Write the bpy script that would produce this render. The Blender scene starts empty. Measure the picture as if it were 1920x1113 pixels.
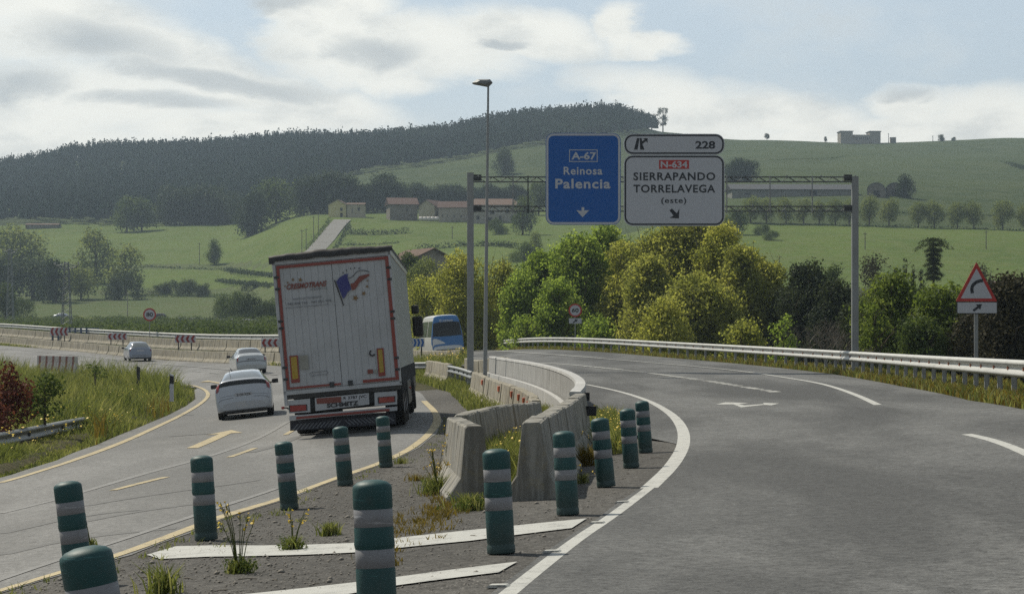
import bpy, bmesh, math, random
import numpy as np
from mathutils import Vector, Matrix, Euler
R = math.radians
rng = np.random.default_rng(7)
random.seed(7)
# ---------------------------------------------------------------- camera, world, sun, exposure
F, HY, CX, CH = 4000.0, 620.0, 960.0, 1.43        # focal length and horizon in photo pixels, eye height in metres
scene = bpy.context.scene
col = scene.collection
cam_d = bpy.data.cameras.new('camera'); cam = bpy.data.objects.new('camera', cam_d); col.objects.link(cam)
cam.location = (0, 0, CH); cam.rotation_euler = (R(90), 0, 0)
cam_d.sensor_width = 36; cam_d.lens = 36 * F / 1920; cam_d.shift_y = (HY - 556.5) / 1920
cam_d.clip_start = 0.5; cam_d.clip_end = 9000
scene.camera = cam
SUN_EL, SUN_AZ = 50.0, -46.0                       # degrees; azimuth from +Y (ahead), negative = left
sd = Vector((math.sin(R(SUN_AZ)) * math.cos(R(SUN_EL)), math.cos(R(SUN_AZ)) * math.cos(R(SUN_EL)), math.sin(R(SUN_EL))))
sun_d = bpy.data.lights.new('sun', 'SUN'); sun_d.energy = 4.3; sun_d.angle = R(0.53); sun_d.color = (1.0, 0.93, 0.8)
sun = bpy.data.objects.new('sun', sun_d); col.objects.link(sun)
sun.rotation_euler = sd.to_track_quat('Z', 'Y').to_euler(); sun.location = (0, 0, 50)
vs = scene.view_settings
vs.view_transform = 'Standard'; vs.look = 'None'; vs.exposure = 0.0; vs.gamma = 1.0
scene.cycles.use_denoising = False
scene.cycles.max_bounces = 6; scene.cycles.diffuse_bounces = 3; scene.cycles.transparent_max_bounces = 6
scene.cycles.volume_bounces = 0

class NT:
    """tiny node-tree writer"""
    def __init__(s, tree): s.t = tree; s.n = tree.nodes; s.l = tree.links
    def add(s, typ, props=None, **ins):
        nd = s.n.new(typ)
        for k, v in (props or {}).items(): setattr(nd, k, v)
        for k, v in ins.items():
            key = int(k[1:]) if k[0] == 'i' and k[1:].isdigit() else k.replace('_', ' ')
            s.put(nd.inputs[key], v)
        return nd
    def put(s, sock, v):
        if isinstance(v, bpy.types.NodeSocket): s.l.new(v, sock)
        elif isinstance(v, bpy.types.Node): s.l.new(v.outputs[0], sock)
        else:
            if hasattr(sock.default_value, '__len__') and len(sock.default_value) == 4 and len(v) == 3: v = (*v, 1)
            sock.default_value = v
    def m(s, op, a, b=None, c=None, clamp=False):
        nd = s.n.new('ShaderNodeMath'); nd.operation = op; nd.use_clamp = clamp
        s.put(nd.inputs[0], a)
        if b is not None: s.put(nd.inputs[1], b)
        if c is not None: s.put(nd.inputs[2], c)
        return nd.outputs[0]
    def mix(s, f, a, b, mode='MIX'):
        nd = s.n.new('ShaderNodeMix'); nd.data_type = 'RGBA'; nd.blend_type = mode
        s.put(nd.inputs[0], f); s.put(nd.inputs[6], a); s.put(nd.inputs[7], b)
        return nd.outputs[2]
    def noise(s, vec, scale, detail=4, rough=.55, dist=0.0):
        nd = s.n.new('ShaderNodeTexNoise'); s.put(nd.inputs['Vector'], vec)
        nd.inputs['Scale'].default_value = scale; nd.inputs['Detail'].default_value = detail
        nd.inputs['Roughness'].default_value = rough; nd.inputs['Distortion'].default_value = dist
        return nd.outputs[0]
    def ramp(s, f, stops):
        nd = s.n.new('ShaderNodeValToRGB'); s.put(nd.inputs[0], f)
        e = nd.color_ramp.elements
        while len(e) < len(stops): e.new(.5)
        for el, (p, c) in zip(e, stops):
            el.position = p; el.color = (*c, 1) if len(c) == 3 else c
        return nd.outputs[0]

def sm(w, x, a, b):
    """smoothstep of x between a and b as nodes"""
    nd = w.n.new('ShaderNodeMapRange'); nd.interpolation_type = 'SMOOTHSTEP'
    w.put(nd.inputs[0], x); nd.inputs[1].default_value = a; nd.inputs[2].default_value = b
    nd.inputs[3].default_value = 0; nd.inputs[4].default_value = 1
    return nd.outputs[0]

SKY_STRENGTH = 0.12
world = bpy.data.worlds.new('World'); scene.world = world; world.use_nodes = True
def build_world():
    world.node_tree.nodes.clear(); w = NT(world.node_tree)
    sky = w.add('ShaderNodeTexSky', {'sky_type': 'NISHITA', 'sun_disc': False, 'sun_elevation': R(SUN_EL), 'sun_rotation': R(SUN_AZ),
                                     'air_density': 1.0, 'dust_density': 1.6, 'ozone_density': 1.0, 'altitude': 100})
    g = w.add('ShaderNodeTexCoord').outputs['Generated']
    sp = w.add('ShaderNodeSeparateXYZ', i0=g)
    az = w.m('MULTIPLY', w.m('ARCTAN2', sp.outputs[0], sp.outputs[1]), 4.0)   # 4 units per radian
    el = w.m('MULTIPLY', w.m('ARCSINE', sp.outputs[2]), 4.0)
    # noise space stretches sideways like cloud banks seen edge-on
    nv = w.add('ShaderNodeCombineXYZ', i0=az, i1=w.m('MULTIPLY', el, 2.1), i2=0.0)
    n1 = w.noise(nv, 2.6, 8, .56, .25)
    n2 = w.noise(w.add('ShaderNodeVectorMath', {'operation': 'ADD'}, i0=nv, i1=(3.1, 1.7, 5.0)), 7.0, 6, .6)
    azw = w.m('ADD', az, w.m('MULTIPLY', w.m('SUBTRACT', n2, .5), .16))
    elw = w.m('ADD', el, w.m('MULTIPLY', w.m('SUBTRACT', n1, .5), .16))
    def blob(cx, cy, rx, ry, rot=0.0):
        cx, cy, rx, ry = (cx - 960) / 1000, (620 - cy) / 1000, rx / 1000, ry / 1000
        dx = w.m('SUBTRACT', azw, cx); dy = w.m('SUBTRACT', elw, cy)
        c, s_ = math.cos(rot), math.sin(rot)
        u = w.m('DIVIDE', w.m('ADD', w.m('MULTIPLY', dx, c), w.m('MULTIPLY', dy, s_)), rx)
        v = w.m('DIVIDE', w.m('SUBTRACT', w.m('MULTIPLY', dy, c), w.m('MULTIPLY', dx, s_)), ry)
        r2 = w.m('ADD', w.m('MULTIPLY', u, u), w.m('MULTIPLY', v, v))
        return w.m('SUBTRACT', 1.0, r2, clamp=True)
    def union(bl):
        acc = None
        for b in bl: acc = blob(*b) if acc is None else w.m('MAXIMUM', acc, blob(*b))
        return acc
    A = union([(120, 70, 270, 110, -.1), (330, 125, 330, 85, -.35), (560, 190, 260, 60, -.25), (150, 215, 420, 120, 0),
               (640, 95, 190, 100, -.3), (620, 20, 170, 60, .0), (800, 90, 240, 75, -.1), (980, 65, 190, 60, -.1), (1160, 60, 60, 55, .2), (1220, 92, 90, 28, -.2),
               (700, 140, 160, 60, -.2), (60, 290, 420, 60, 0), (430, 240, 330, 35, .05)])
    B = union([(1280, 205, 260, 70, -.3), (1480, 225, 200, 70, -.2), (1180, 240, 220, 50, 0), (1700, 215, 130, 50, -.1), (1850, 225, 220, 55, 0), (1600, 262, 500, 45, 0)])
    base = w.m('MAXIMUM', A, w.m('MULTIPLY', B, .9))
    dens = w.m('ADD', w.m('MULTIPLY', base, 1.35), w.m('MULTIPLY', w.m('SUBTRACT', n1, .5), 2.0))
    dens = w.m('ADD', dens, w.m('MULTIPLY', w.m('SUBTRACT', n2, .5), 1.0))
    cov = sm(w, dens, -.12, 1.12)
    # elsewhere in the sky: broken cloud
    far = sm(w, w.m('ABSOLUTE', az), 1.3, 2.0)
    cov2 = sm(w, n1, .48, .62)
    hi = sm(w, el, 1.0, 1.6)
    outside = w.m('MAXIMUM', far, hi)
    cov = w.mix(outside, cov, w.m('MULTIPLY', cov2, .35))
    shade = union([(185, 95, 200, 62, -.1), (500, 8, 150, 30, 0), (700, 98, 130, 40, -.1), (400, 150, 280, 30, -.1), (300, 200, 200, 22, 0), (1690, 195, 75, 22, -.1), (60, 170, 120, 40, 0), (950, 80, 60, 16, 0)])
    sh = w.m('ADD', w.m('MULTIPLY', sm(w, w.m('ADD', shade, w.m('MULTIPLY', w.m('SUBTRACT', n1, .5), 1.6)), .0, 1.1), .85), w.m('MULTIPLY', sm(w, n2, .42, .72), .2), clamp=True)
    k = 1.0 / SKY_STRENGTH
    cl = w.mix(w.m('MAXIMUM', sh, w.m('MULTIPLY', sm(w, w.m('ADD', w.m('MULTIPLY', n1, .6), w.m('MULTIPLY', n2, .4)), .46, .66), .62)), (1.12 * k, 1.10 * k, 1.0 * k), (.58 * k, .61 * k, .61 * k))
    veil = w.mix(sm(w, el, .55, 0.15), w.mix(1.0, sky.outputs[0], (1, 1, 1), 'MULTIPLY'), (.70 * k, .72 * k, .70 * k))
    clear = w.mix(.65, sky.outputs[0], (.68 * k, .77 * k, .84 * k))
    clear = w.mix(w.m('MULTIPLY', sm(w, el, .5, .2), .5), clear, (.88 * k, .89 * k, .83 * k))
    out = w.mix(w.m('MULTIPLY', outside, .5), w.mix(cov, clear, cl), (0, 0, 0))
    bg = w.add('ShaderNodeBackground', Color=out, Strength=SKY_STRENGTH)
    w.add('ShaderNodeOutputWorld', Surface=bg)
build_world()

# ---------------------------------------------------------------- helpers: tags, meshes
def tag(o, label=None, cat=None, group=None, kind=None):
    if label: o['label'] = label
    if cat: o['category'] = cat
    if group: o['group'] = group
    if kind: o['kind'] = kind
    return o
def empty(name, loc, rot=(0, 0, 0), label=None, cat=None, group=None):
    o = bpy.data.objects.new(name, None); col.objects.link(o); o.location = loc
    o.rotation_euler = rot; o.empty_display_size = .2
    return tag(o, label, cat, group)
def link(name, me, parent=None, loc=None, rot=None):
    o = bpy.data.objects.new(name, me); col.objects.link(o)
    if parent: o.parent = parent
    if loc is not None: o.location = loc
    if rot is not None: o.rotation_euler = rot
    return o
def copy_tree(o, parent=None):
    c = o.copy(); col.objects.link(c)
    if parent: c.parent = parent
    for ch in list(o.children): copy_tree(ch, c)
    return c
def np_mesh(name, V, Fc, mat, attr=None, smooth=False):
    """V (n,3), Fc (m,k) with k constant"""
    me = bpy.data.meshes.new(name); V = np.asarray(V, np.float32); Fc = np.asarray(Fc, np.int32)
    m, k = Fc.shape
    me.vertices.add(len(V)); me.vertices.foreach_set('co', V.ravel())
    me.loops.add(m * k); me.loops.foreach_set('vertex_index', Fc.ravel())
    me.polygons.add(m); me.polygons.foreach_set('loop_start', np.arange(0, m * k, k, dtype=np.int32))
    me.polygons.foreach_set('loop_total', np.full(m, k, np.int32))
    if smooth: me.polygons.foreach_set('use_smooth', np.ones(m, bool))
    me.update(calc_edges=True)
    if attr is not None:
        a = me.attributes.new('tone', 'FLOAT', 'POINT'); a.data.foreach_set('value', np.asarray(attr, np.float32))
    for mm in (mat if isinstance(mat, (list, tuple)) else [mat]): me.materials.append(mm)
    return me
class MB:
    """collects shapes into ONE mesh"""
    def __init__(s): s.v = []; s.f = []; s.mi = []; s.sm = []
    def poly(s, pts, mi=0, smooth=False):
        b = len(s.v); s.v += [tuple(p) for p in pts]; s.f.append(tuple(range(b, b + len(pts)))); s.mi.append(mi); s.sm.append(smooth)
    def raw(s, V, Fs, mi=0, smooth=False):
        b = len(s.v); s.v += [tuple(p) for p in V]
        for f in Fs: s.f.append(tuple(b + i for i in f)); s.mi.append(mi); s.sm.append(smooth)
    def box(s, x0, x1, y0, y1, z0, z1, mi=0):
        V = [(x0, y0, z0), (x1, y0, z0), (x1, y1, z0), (x0, y1, z0), (x0, y0, z1), (x1, y0, z1), (x1, y1, z1), (x0, y1, z1)]
        s.raw(V, [(0, 3, 2, 1), (4, 5, 6, 7), (0, 1, 5, 4), (1, 2, 6, 5), (2, 3, 7, 6), (3, 0, 4, 7)], mi)
    def bbox(s, x0, x1, y0, y1, z0, z1, b=.01, mi=0):
        """box with bevelled edges"""
        bm = bmesh.new(); bmesh.ops.create_cube(bm, size=1)
        for v in bm.verts: v.co = ((x0 + x1) / 2 + v.co.x * (x1 - x0), (y0 + y1) / 2 + v.co.y * (y1 - y0), (z0 + z1) / 2 + v.co.z * (z1 - z0))
        bmesh.ops.bevel(bm, geom=bm.edges[:], offset=b, segments=2, affect='EDGES', profile=.5)
        s.bm(bm, mi)
    def bm(s, bm, mi=0, smooth=False):
        bm.verts.index_update()
        s.raw([v.co[:] for v in bm.verts], [[v.index for v in f.verts] for f in bm.faces], mi, smooth); bm.free()
    def tube(s, pts, r, n=8, mi=0, cap=True, smooth=True):
        """tube along points; r a number or a list"""
        pts = [Vector(p) for p in pts]; rs = r if isinstance(r, (list, tuple)) else [r] * len(pts)
        V = []; Fs = []; up = None
        for i, p in enumerate(pts):
            d = (pts[min(i + 1, len(pts) - 1)] - pts[max(i - 1, 0)]).normalized()
            ref = Vector((0, 0, 1)) if abs(d.z) < .9 else Vector((1, 0, 0))
            a = d.cross(ref).normalized(); b_ = d.cross(a)
            for k in range(n):
                t = 2 * math.pi * k / n; V.append(p + (a * math.cos(t) + b_ * math.sin(t)) * rs[i])
        for i in range(len(pts) - 1):
            for k in range(n):
                Fs.append((i * n + k, i * n + (k + 1) % n, (i + 1) * n + (k + 1) % n, (i + 1) * n + k))
        s.raw(V, Fs, mi, smooth)
        if cap:
            s.poly(V[:n][::-1], mi); s.poly(V[-n:], mi)
    def lathe(s, prof, n=24, c=(0, 0, 0), axis='z', mi=0, smooth=True):
        """prof: list of (radius, height)"""
        V = []; Fs = []
        for r, h in prof:
            for k in range(n):
                t = 2 * math.pi * k / n; x, y = r * math.cos(t), r * math.sin(t)
                p = (x, y, h) if axis == 'z' else ((h, x, y) if axis == 'x' else (x, h, y))
                V.append((p[0] + c[0], p[1] + c[1], p[2] + c[2]))
        for i in range(len(prof) - 1):
            for k in range(n):
                Fs.append((i * n + k, i * n + (k + 1) % n, (i + 1) * n + (k + 1) % n, (i + 1) * n + k))
        s.raw(V, Fs, mi, smooth)
    def prism(s, outline, y0, y1, mi=0):
        """outline in x,z extruded along y"""
        n = len(outline); a = [(x, y0, z) for x, z in outline]; b = [(x, y1, z) for x, z in outline]
        s.raw(a + b, [tuple(range(n)), tuple(range(2 * n - 1, n - 1, -1))] + [(i, i + n, (i + 1) % n + n, (i + 1) % n) for i in range(n)], mi)
    def build(s, name, mat, parent=None, loc=None, rot=None):
        me = bpy.data.meshes.new(name); me.from_pydata(s.v, [], s.f)
        me.polygons.foreach_set('material_index', s.mi); me.polygons.foreach_set('use_smooth', s.sm)
        for mm in (mat if isinstance(mat, (list, tuple)) else [mat]): me.materials.append(mm)
        me.update()
        return link(name, me, parent, loc, rot)
def rrect(x0, x1, z0, z1, r, n=6):
    pts = []
    for cx, cz, a0 in ((x1 - r, z0 + r, -90), (x1 - r, z1 - r, 0), (x0 + r, z1 - r, 90), (x0 + r, z0 + r, 180)):
        for k in range(n + 1):
            a = R(a0 + 90 * k / n); pts.append((cx + r * math.cos(a), cz + r * math.sin(a)))
    return pts
def ring(mb, outer, inner, y, mi=0):
    """flat ring between two outlines with the same point count, facing -y"""
    n = len(outer); V = [(x, y, z) for x, z in outer] + [(x, y, z) for x, z in inner]
    mb.raw(V, [(i, (i + 1) % n, (i + 1) % n + n, i + n) for i in range(n)], mi)
def text(name, s, mat, parent, x0, x1, z0, z1, y, bold=.0, shear=0.0, ex=.001, spacing=1.0):
    """raised lettering filling the box x0..x1, z0..z1 on the plane y (faces -y)"""
    cu = bpy.data.curves.new('t', 'FONT'); cu.body = s; cu.size = 1; cu.offset = bold; cu.shear = shear; cu.resolution_u = 3; cu.space_character = spacing
    tmp = bpy.data.objects.new('t', cu); col.objects.link(tmp)
    bpy.context.view_layer.update()
    me = bpy.data.meshes.new_from_object(tmp.evaluated_get(bpy.context.evaluated_depsgraph_get()))
    bpy.data.objects.remove(tmp); bpy.data.curves.remove(cu)
    n = len(me.vertices); a = np.empty(n * 3, np.float32); me.vertices.foreach_get('co', a); a = a.reshape(-1, 3)
    mn, mx = a.min(0), a.max(0); o = np.zeros_like(a)
    o[:, 0] = x0 + (a[:, 0] - mn[0]) / (mx[0] - mn[0]) * (x1 - x0)
    o[:, 2] = z0 + (a[:, 1] - mn[1]) / (mx[1] - mn[1]) * (z1 - z0)
    o[:, 1] = y
    me.vertices.foreach_set('co', o.ravel()); me.materials.clear(); me.materials.append(mat); me.update(); me.name = name
    return link(name, me, parent)

# ---------------------------------------------------------------- materials
def material(name):
    m = bpy.data.materials.new(name); m.use_nodes = True; m.node_tree.nodes.clear()
    return m, NT(m.node_tree)
def finish(w, bs, bump=None, bstr=.3, bdist=.02):
    if bump is not None:
        b = w.add('ShaderNodeBump', Height=bump, Strength=bstr, Distance=bdist); w.put(bs.inputs['Normal'], b)
    w.add('ShaderNodeOutputMaterial', Surface=bs)
def simple(name, c, rough=.6, metal=0.0, dirt=.25, dscale=3.0, spec=.5, coat=0.0, dirtcol=(.12, .11, .09)):
    """base colour broken up by grime and fine mottling"""
    m, w = material(name); o = w.add('ShaderNodeTexCoord').outputs['Object']
    n = w.noise(o, dscale, 6, .65); n2 = w.noise(o, dscale * 9, 3, .6)
    cc = w.mix(w.m('MULTIPLY', sm(w, n, .42, .75), dirt), c, dirtcol)
    cc = w.mix(w.m('MULTIPLY', n2, .3), cc, tuple(x * .7 for x in c))
    bs = w.add('ShaderNodeBsdfPrincipled', Base_Color=cc, Roughness=w.m('ADD', w.m('MULTIPLY', n2, .15), rough - .07), Metallic=metal)
    bs.inputs['Specular IOR Level'].default_value = spec; bs.inputs['Coat Weight'].default_value = coat
    finish(w, bs, n2, .12, .004)
    return m
def asphalt(name, dark, light, grain=60, patches=True, rough=.85, stone=0.0, spec=.35):
    m, w = material(name); o = w.add('ShaderNodeTexCoord').outputs['Object']
    st = w.add('ShaderNodeVectorMath', {'operation': 'MULTIPLY'}, i0=o, i1=(1.0, .18, 1.0))
    big = w.noise(st, .35, 5, .6, .4); mid = w.noise(o, 1.6, 5, .65); fine = w.noise(o, grain, 3, .8); med = w.noise(o, 14, 4, .7)
    c = w.mix(sm(w, big, .36, .66), dark, light)
    c = w.mix(w.m('MULTIPLY', sm(w, mid, .35, .7), .35), c, dark)
    f = w.m('MULTIPLY', w.m('SUBTRACT', fine, .5), 3.2); f2 = w.m('ADD', w.m('MULTIPLY', w.m('SUBTRACT', med, .5), 2.4), w.m('MULTIPLY', w.m('SUBTRACT', w.noise(o, 5.0, 6, .9), .5), 1.3))
    c = w.mix(1.0, c, w.add('ShaderNodeCombineXYZ', i0=w.m('ADD', 1, w.m('ADD', f, f2)), i1=w.m('ADD', 1, w.m('ADD', f, f2)), i2=w.m('ADD', 1, w.m('ADD', f, f2))), 'MULTIPLY')
    if stone:
        vo = w.add('ShaderNodeTexVoronoi', {'feature': 'F1'}, Vector=o, Scale=38.0)
        pick = w.m('LESS_THAN', vo.outputs['Distance'], w.m('MULTIPLY', sm(w, mid, .35, .65), .3))
        tone = w.add('ShaderNodeSeparateColor', i0=vo.outputs['Color']).outputs[0]
        c = w.mix(w.m('MULTIPLY', pick, w.m('GREATER_THAN', tone, 1 - stone)), c, (.33, .31, .28))
    bs = w.add('ShaderNodeBsdfPrincipled', Base_Color=c, Roughness=rough)
    bs.inputs['Specular IOR Level'].default_value = spec
    finish(w, bs, w.m('ADD', fine, w.m('MULTIPLY', med, .6)), .5, .012)
    return m
def paint(name, c, wear=.35, under=(.09, .09, .088)):
    m, w = material(name); o = w.add('ShaderNodeTexCoord').outputs['Object']
    n = w.noise(o, 3.5, 6, .75); f = w.noise(o, 55, 3, .8)
    cut = sm(w, w.m('ADD', w.m('MULTIPLY', n, .6), w.m('MULTIPLY', f, .5)), .72 - wear * .45, .92 - wear * .4)
    cc = w.mix(cut, c, under)
    bs = w.add('ShaderNodeBsdfPrincipled', Base_Color=w.mix(w.m('MULTIPLY', f, .3), cc, tuple(x * .6 for x in c)), Roughness=.75)
    finish(w, bs, f, .3, .006)
    return m
def concrete(name, c, c2, streak=(.10, .095, .08), k=.6, lich=0.0):
    m, w = material(name); o = w.add('ShaderNodeTexCoord').outputs['Object']
    geo = w.add('ShaderNodeNewGeometry').outputs['Position']
    st = w.add('ShaderNodeVectorMath', {'operation': 'MULTIPLY'}, i0=geo, i1=(7.0, 7.0, .8))
    n = w.noise(geo, 1.3, 6, .65); s1 = w.noise(st, 1.0, 5, .7); f = w.noise(geo, 28, 4, .7)
    cc = w.mix(sm(w, n, .35, .65), c, c2)
    cc = w.mix(w.m('MULTIPLY', sm(w, s1, .42, .62), k), cc, streak)
    if lich: cc = w.mix(w.m('MULTIPLY', sm(w, w.noise(geo, 5, 5, .7), .5, .62), lich), cc, (.30, .24, .11))
    cc = w.mix(w.m('MULTIPLY', sm(w, f, .5, .8), .4), cc, tuple(x * .5 for x in c))
    bs = w.add('ShaderNodeBsdfPrincipled', Base_Color=cc, Roughness=.9)
    finish(w, bs, w.m('ADD', w.m('MULTIPLY', f, .5), n), .5, .02)
    return m
def leafmat(name, ramp, trans=.35, rough=.7, scale=.6, spec=.12):
    """foliage: colour varies per leaf clump (tone attribute) and by noise through the crown"""
    m, w = material(name)
    a = w.add('ShaderNodeAttribute', {'attribute_name': 'tone'}).outputs['Fac']
    geo = w.add('ShaderNodeNewGeometry').outputs['Position']
    n = w.noise(geo, scale, 3, .6)
    f = w.m('ADD', w.m('MULTIPLY', a, .6), w.m('MULTIPLY', sm(w, n, .3, .7), .4))
    c = w.ramp(f, ramp)
    d = w.add('ShaderNodeBsdfPrincipled', Base_Color=c, Roughness=rough)
    d.inputs['Specular IOR Level'].default_value = spec
    t = w.add('ShaderNodeBsdfTranslucent', Color=w.mix(.5, c, w.mix(1.0, c, (1.3, 1.25, .5), 'MULTIPLY')))
    mx = w.add('ShaderNodeMixShader', i0=trans, i1=d, i2=t)
    w.add('ShaderNodeOutputMaterial', Surface=mx)
    return m
def grassland(name, c1, c2, c3, s=.02, tuft=.8, tracks=0.0):
    m, w = material(name); geo = w.add('ShaderNodeNewGeometry').outputs['Position']
    big = w.noise(geo, s, 5, .6, .3); mid = w.noise(geo, s * 9, 5, .65); f = w.noise(geo, tuft, 5, .75)
    c = w.mix(sm(w, big, .35, .65), c1, c2)
    c = w.mix(w.m('MULTIPLY', sm(w, mid, .42, .62), .7), c, c3)
    c = w.mix(w.m('MULTIPLY', sm(w, w.noise(geo, s * 30, 4, .7), .5, .7), .35), c, tuple(x * .6 for x in c2))
    c = w.mix(w.m('MULTIPLY', sm(w, f, .42, .68), .6), c, tuple(x * .55 for x in c1))
    if tracks:
        wv = w.add('ShaderNodeTexWave', {'wave_type': 'BANDS', 'bands_direction': 'Y'}, Vector=geo, Scale=.05, Distortion=6.0, Detail=3.0)
        wv.inputs['Detail Scale'].default_value = .6
        c = w.mix(w.m('MULTIPLY', sm(w, wv.outputs[1], .7, 1.0), tracks), c, tuple(x * .6 for x in c3))
    bs = w.add('ShaderNodeBsdfPrincipled', Base_Color=c, Roughness=.95); bs.inputs['Specular IOR Level'].default_value = .1
    finish(w, bs, w.m('ADD', f, mid), .6, .3)
    return m
def glass(name, c, rough=.06, spec=.8, coat=.6):
    m, w = material(name); o = w.add('ShaderNodeTexCoord').outputs['Object']
    bs = w.add('ShaderNodeBsdfPrincipled', Base_Color=w.mix(w.m('MULTIPLY', w.noise(o, 4, 4), .4), c, (.08, .08, .07)), Roughness=rough)
    bs.inputs['Specular IOR Level'].default_value = spec; bs.inputs['Coat Weight'].default_value = coat; bs.inputs['Coat Roughness'].default_value = .03
    finish(w, bs); return m
M = {}
M['asphalt_left'] = asphalt('asphalt_left', (.11, .109, .103), (.185, .183, .175), spec=.55, rough=.72)
M['asphalt_right'] = asphalt('asphalt_right', (.056, .057, .055), (.142, .143, .138), spec=.4, rough=.78)
M['gravel'] = asphalt('gravel', (.075, .072, .066), (.115, .11, .10), grain=42, stone=.35, spec=.2, rough=.95)
M['white_paint'] = paint('white_paint', (.50, .50, .465), .42)
M['worn_paint'] = paint('worn_paint', (.42, .42, .40), .7, (.16, .16, .155))
M['faint_paint'] = paint('faint_paint', (.26, .26, .25), .8, (.15, .15, .145))
M['yellow_paint'] = paint('yellow_paint', (.50, .41, .23), .5, (.13, .128, .12))
M['concrete_old'] = concrete('concrete_old', (.38, .35, .28), (.28, .26, .21), k=.6, lich=.45)
M['concrete_grey'] = concrete('concrete_grey', (.35, .335, .295), (.24, .235, .21), k=.7, lich=.22)
M['concrete_new'] = concrete('concrete_new', (.40, .40, .385), (.33, .33, .32), k=.45)
M['white_wall_paint'] = concrete('white_wall_paint', (.55, .55, .53), (.46, .46, .45), k=.3)
M['galv'] = simple('galvanised', (.30, .31, .31), .5, .4, .25, 2.0)
M['galv_white'] = simple('rail_zinc', (.58, .58, .545), .5, .15, .3, 1.5)
M['post_zinc'] = simple('post_zinc', (.22, .235, .24), .6, .3, .3, 2.0)
M['truss_grey'] = simple('truss_grey', (.15, .16, .165), .65, .2, .3, 2.0)
M['rail_post'] = simple('rail_post', (.36, .365, .36), .6, .2, .3, 2.0)
M['rust'] = simple('rust', (.28, .10, .05), .85, 0, .4, 8)
M['dark_steel'] = simple('dark_steel', (.05, .055, .06), .55, .3, .2)
def worn_plastic(name, c, grime, rough=.42):
    m, w = material(name); o = w.add('ShaderNodeTexCoord').outputs['Object']; geo = w.add('ShaderNodeNewGeometry').outputs['Position']
    z = w.add('ShaderNodeSeparateXYZ', i0=o).outputs[2]; n = w.noise(geo, 9, 6, .7); f = w.noise(geo, 60, 3, .7)
    st = w.noise(w.add('ShaderNodeVectorMath', {'operation': 'MULTIPLY'}, i0=geo, i1=(4, 4, 55)), 1.0, 4, .7)
    low = w.m('SUBTRACT', 1.0, sm(w, w.m('ADD', z, w.m('MULTIPLY', w.m('SUBTRACT', n, .5), .5)), .02, .34))
    cc = w.mix(w.m('MULTIPLY', low, .55), c, grime); cc = w.mix(w.m('MULTIPLY', sm(w, n, .5, .72), .4), cc, grime)
    cc = w.mix(w.m('MULTIPLY', sm(w, st, .62, .68), .55), cc, tuple(x * 2.2 + .03 for x in c)); cc = w.mix(w.m('MULTIPLY', sm(w, f, .55, .7), .3), cc, tuple(x * .4 for x in c))
    bs = w.add('ShaderNodeBsdfPrincipled', Base_Color=cc, Roughness=w.m('ADD', rough, w.m('MULTIPLY', n, .25))); finish(w, bs, w.m('ADD', n, w.m('MULTIPLY', f, .3)), .25, .008); return m
M['bollard'] = worn_plastic('bollard_green', (.008, .060, .060), (.055, .07, .062))
M['band'] = worn_plastic('reflective_band', (.225, .225, .235), (.12, .118, .112), .45)
M['trailer_white'] = simple('trailer_white', (.44, .455, .475), .5, 0, .6, 1.2, .5, 0, (.30, .31, .31))
M['tarp'] = simple('tarpaulin', (.34, .36, .34), .6, 0, .4, 1.0, .4, 0, (.25, .26, .25))
M['black'] = simple('black_plastic', (.022, .022, .024), .55, 0, .4, 3)
M['rubber'] = simple('rubber', (.02, .02, .021), .85, 0, .4, 8, .3)
M['red_band'] = simple('red_band', (.26, .05, .038), .5, 0, .35, 4)
M['red_dark'] = simple('red_dark', (.30, .028, .022), .45, 0, .25, 6)
M['yellow_plate'] = simple('yellow_plate', (.42, .29, .04), .5, 0, .3, 6)
M['grey_plate'] = simple('grey_plate', (.30, .30, .27), .6, 0, .3, 5)
M['ink'] = simple('ink', (.03, .03, .035), .6, 0, .1)
M['ink_grey'] = simple('ink_grey', (.16, .17, .19), .6, 0, .1)
M['brown_ink'] = simple('brown_ink', (.22, .065, .05), .6, 0, .2)
M['flag_blue'] = simple('flag_blue', (.045, .05, .20), .6, 0, .1)
M['star'] = simple('star', (.22, .13, .05), .6, 0, .3)
M['tail_red'] = simple('tail_red', (.30, .02, .016), .2, 0, .1, 5, .6, .5)
M['silver'] = simple('silver', (.62, .62, .62), .35, .3, .2, 4)
M['sign_blue'] = simple('sign_blue', (.012, .11, .40), .5, 0, .15, 1.5, .4, 0, (.03, .12, .3))
M['sign_white'] = simple('sign_white', (.52, .53, .565), .5, 0, .2, 1.5, .4, 0, (.45, .46, .47))
M['sign_ink'] = simple('sign_ink', (.018, .022, .03), .5, 0, .1)
M['sign_red'] = simple('sign_red', (.48, .035, .03), .5, 0, .15, 3)
M['car_white'] = simple('car_white', (.50, .53, .58), .25, .0, .15, 1.5, .5, .6, (.5, .5, .5))
M['car_silver'] = simple('car_silver', (.48, .50, .51), .28, .25, .2, 1.5, .5, .6)
M['car_grey'] = simple('car_grey', (.26, .29, .35), .28, .35, .2, 1.5, .5, .6)
M['van_blue'] = simple('van_blue', (.035, .17, .42), .3, 0, .15, 1.5, .5, .6)
M['van_white'] = simple('van_white', (.72, .72, .70), .35, 0, .15, 1.5, .5, .4)
M['glass_dark'] = glass('glass_dark', (.010, .012, .014), .1, .35, .15)
M['glass_sky'] = glass('glass_sky', (.16, .18, .19), .12, 1.0)  # pale base colour stands in for sky reflected in the panes
M['glass_grey'] = glass('glass_grey', (.05, .055, .06), .1)
M['trunk'] = simple('bark', (.10, .08, .06), .95, 0, .5, 3, .1, 0, (.05, .045, .04))
M['twig'] = simple('twig', (.20, .18, .15), .95, 0, .3, 3, .1)
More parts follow.
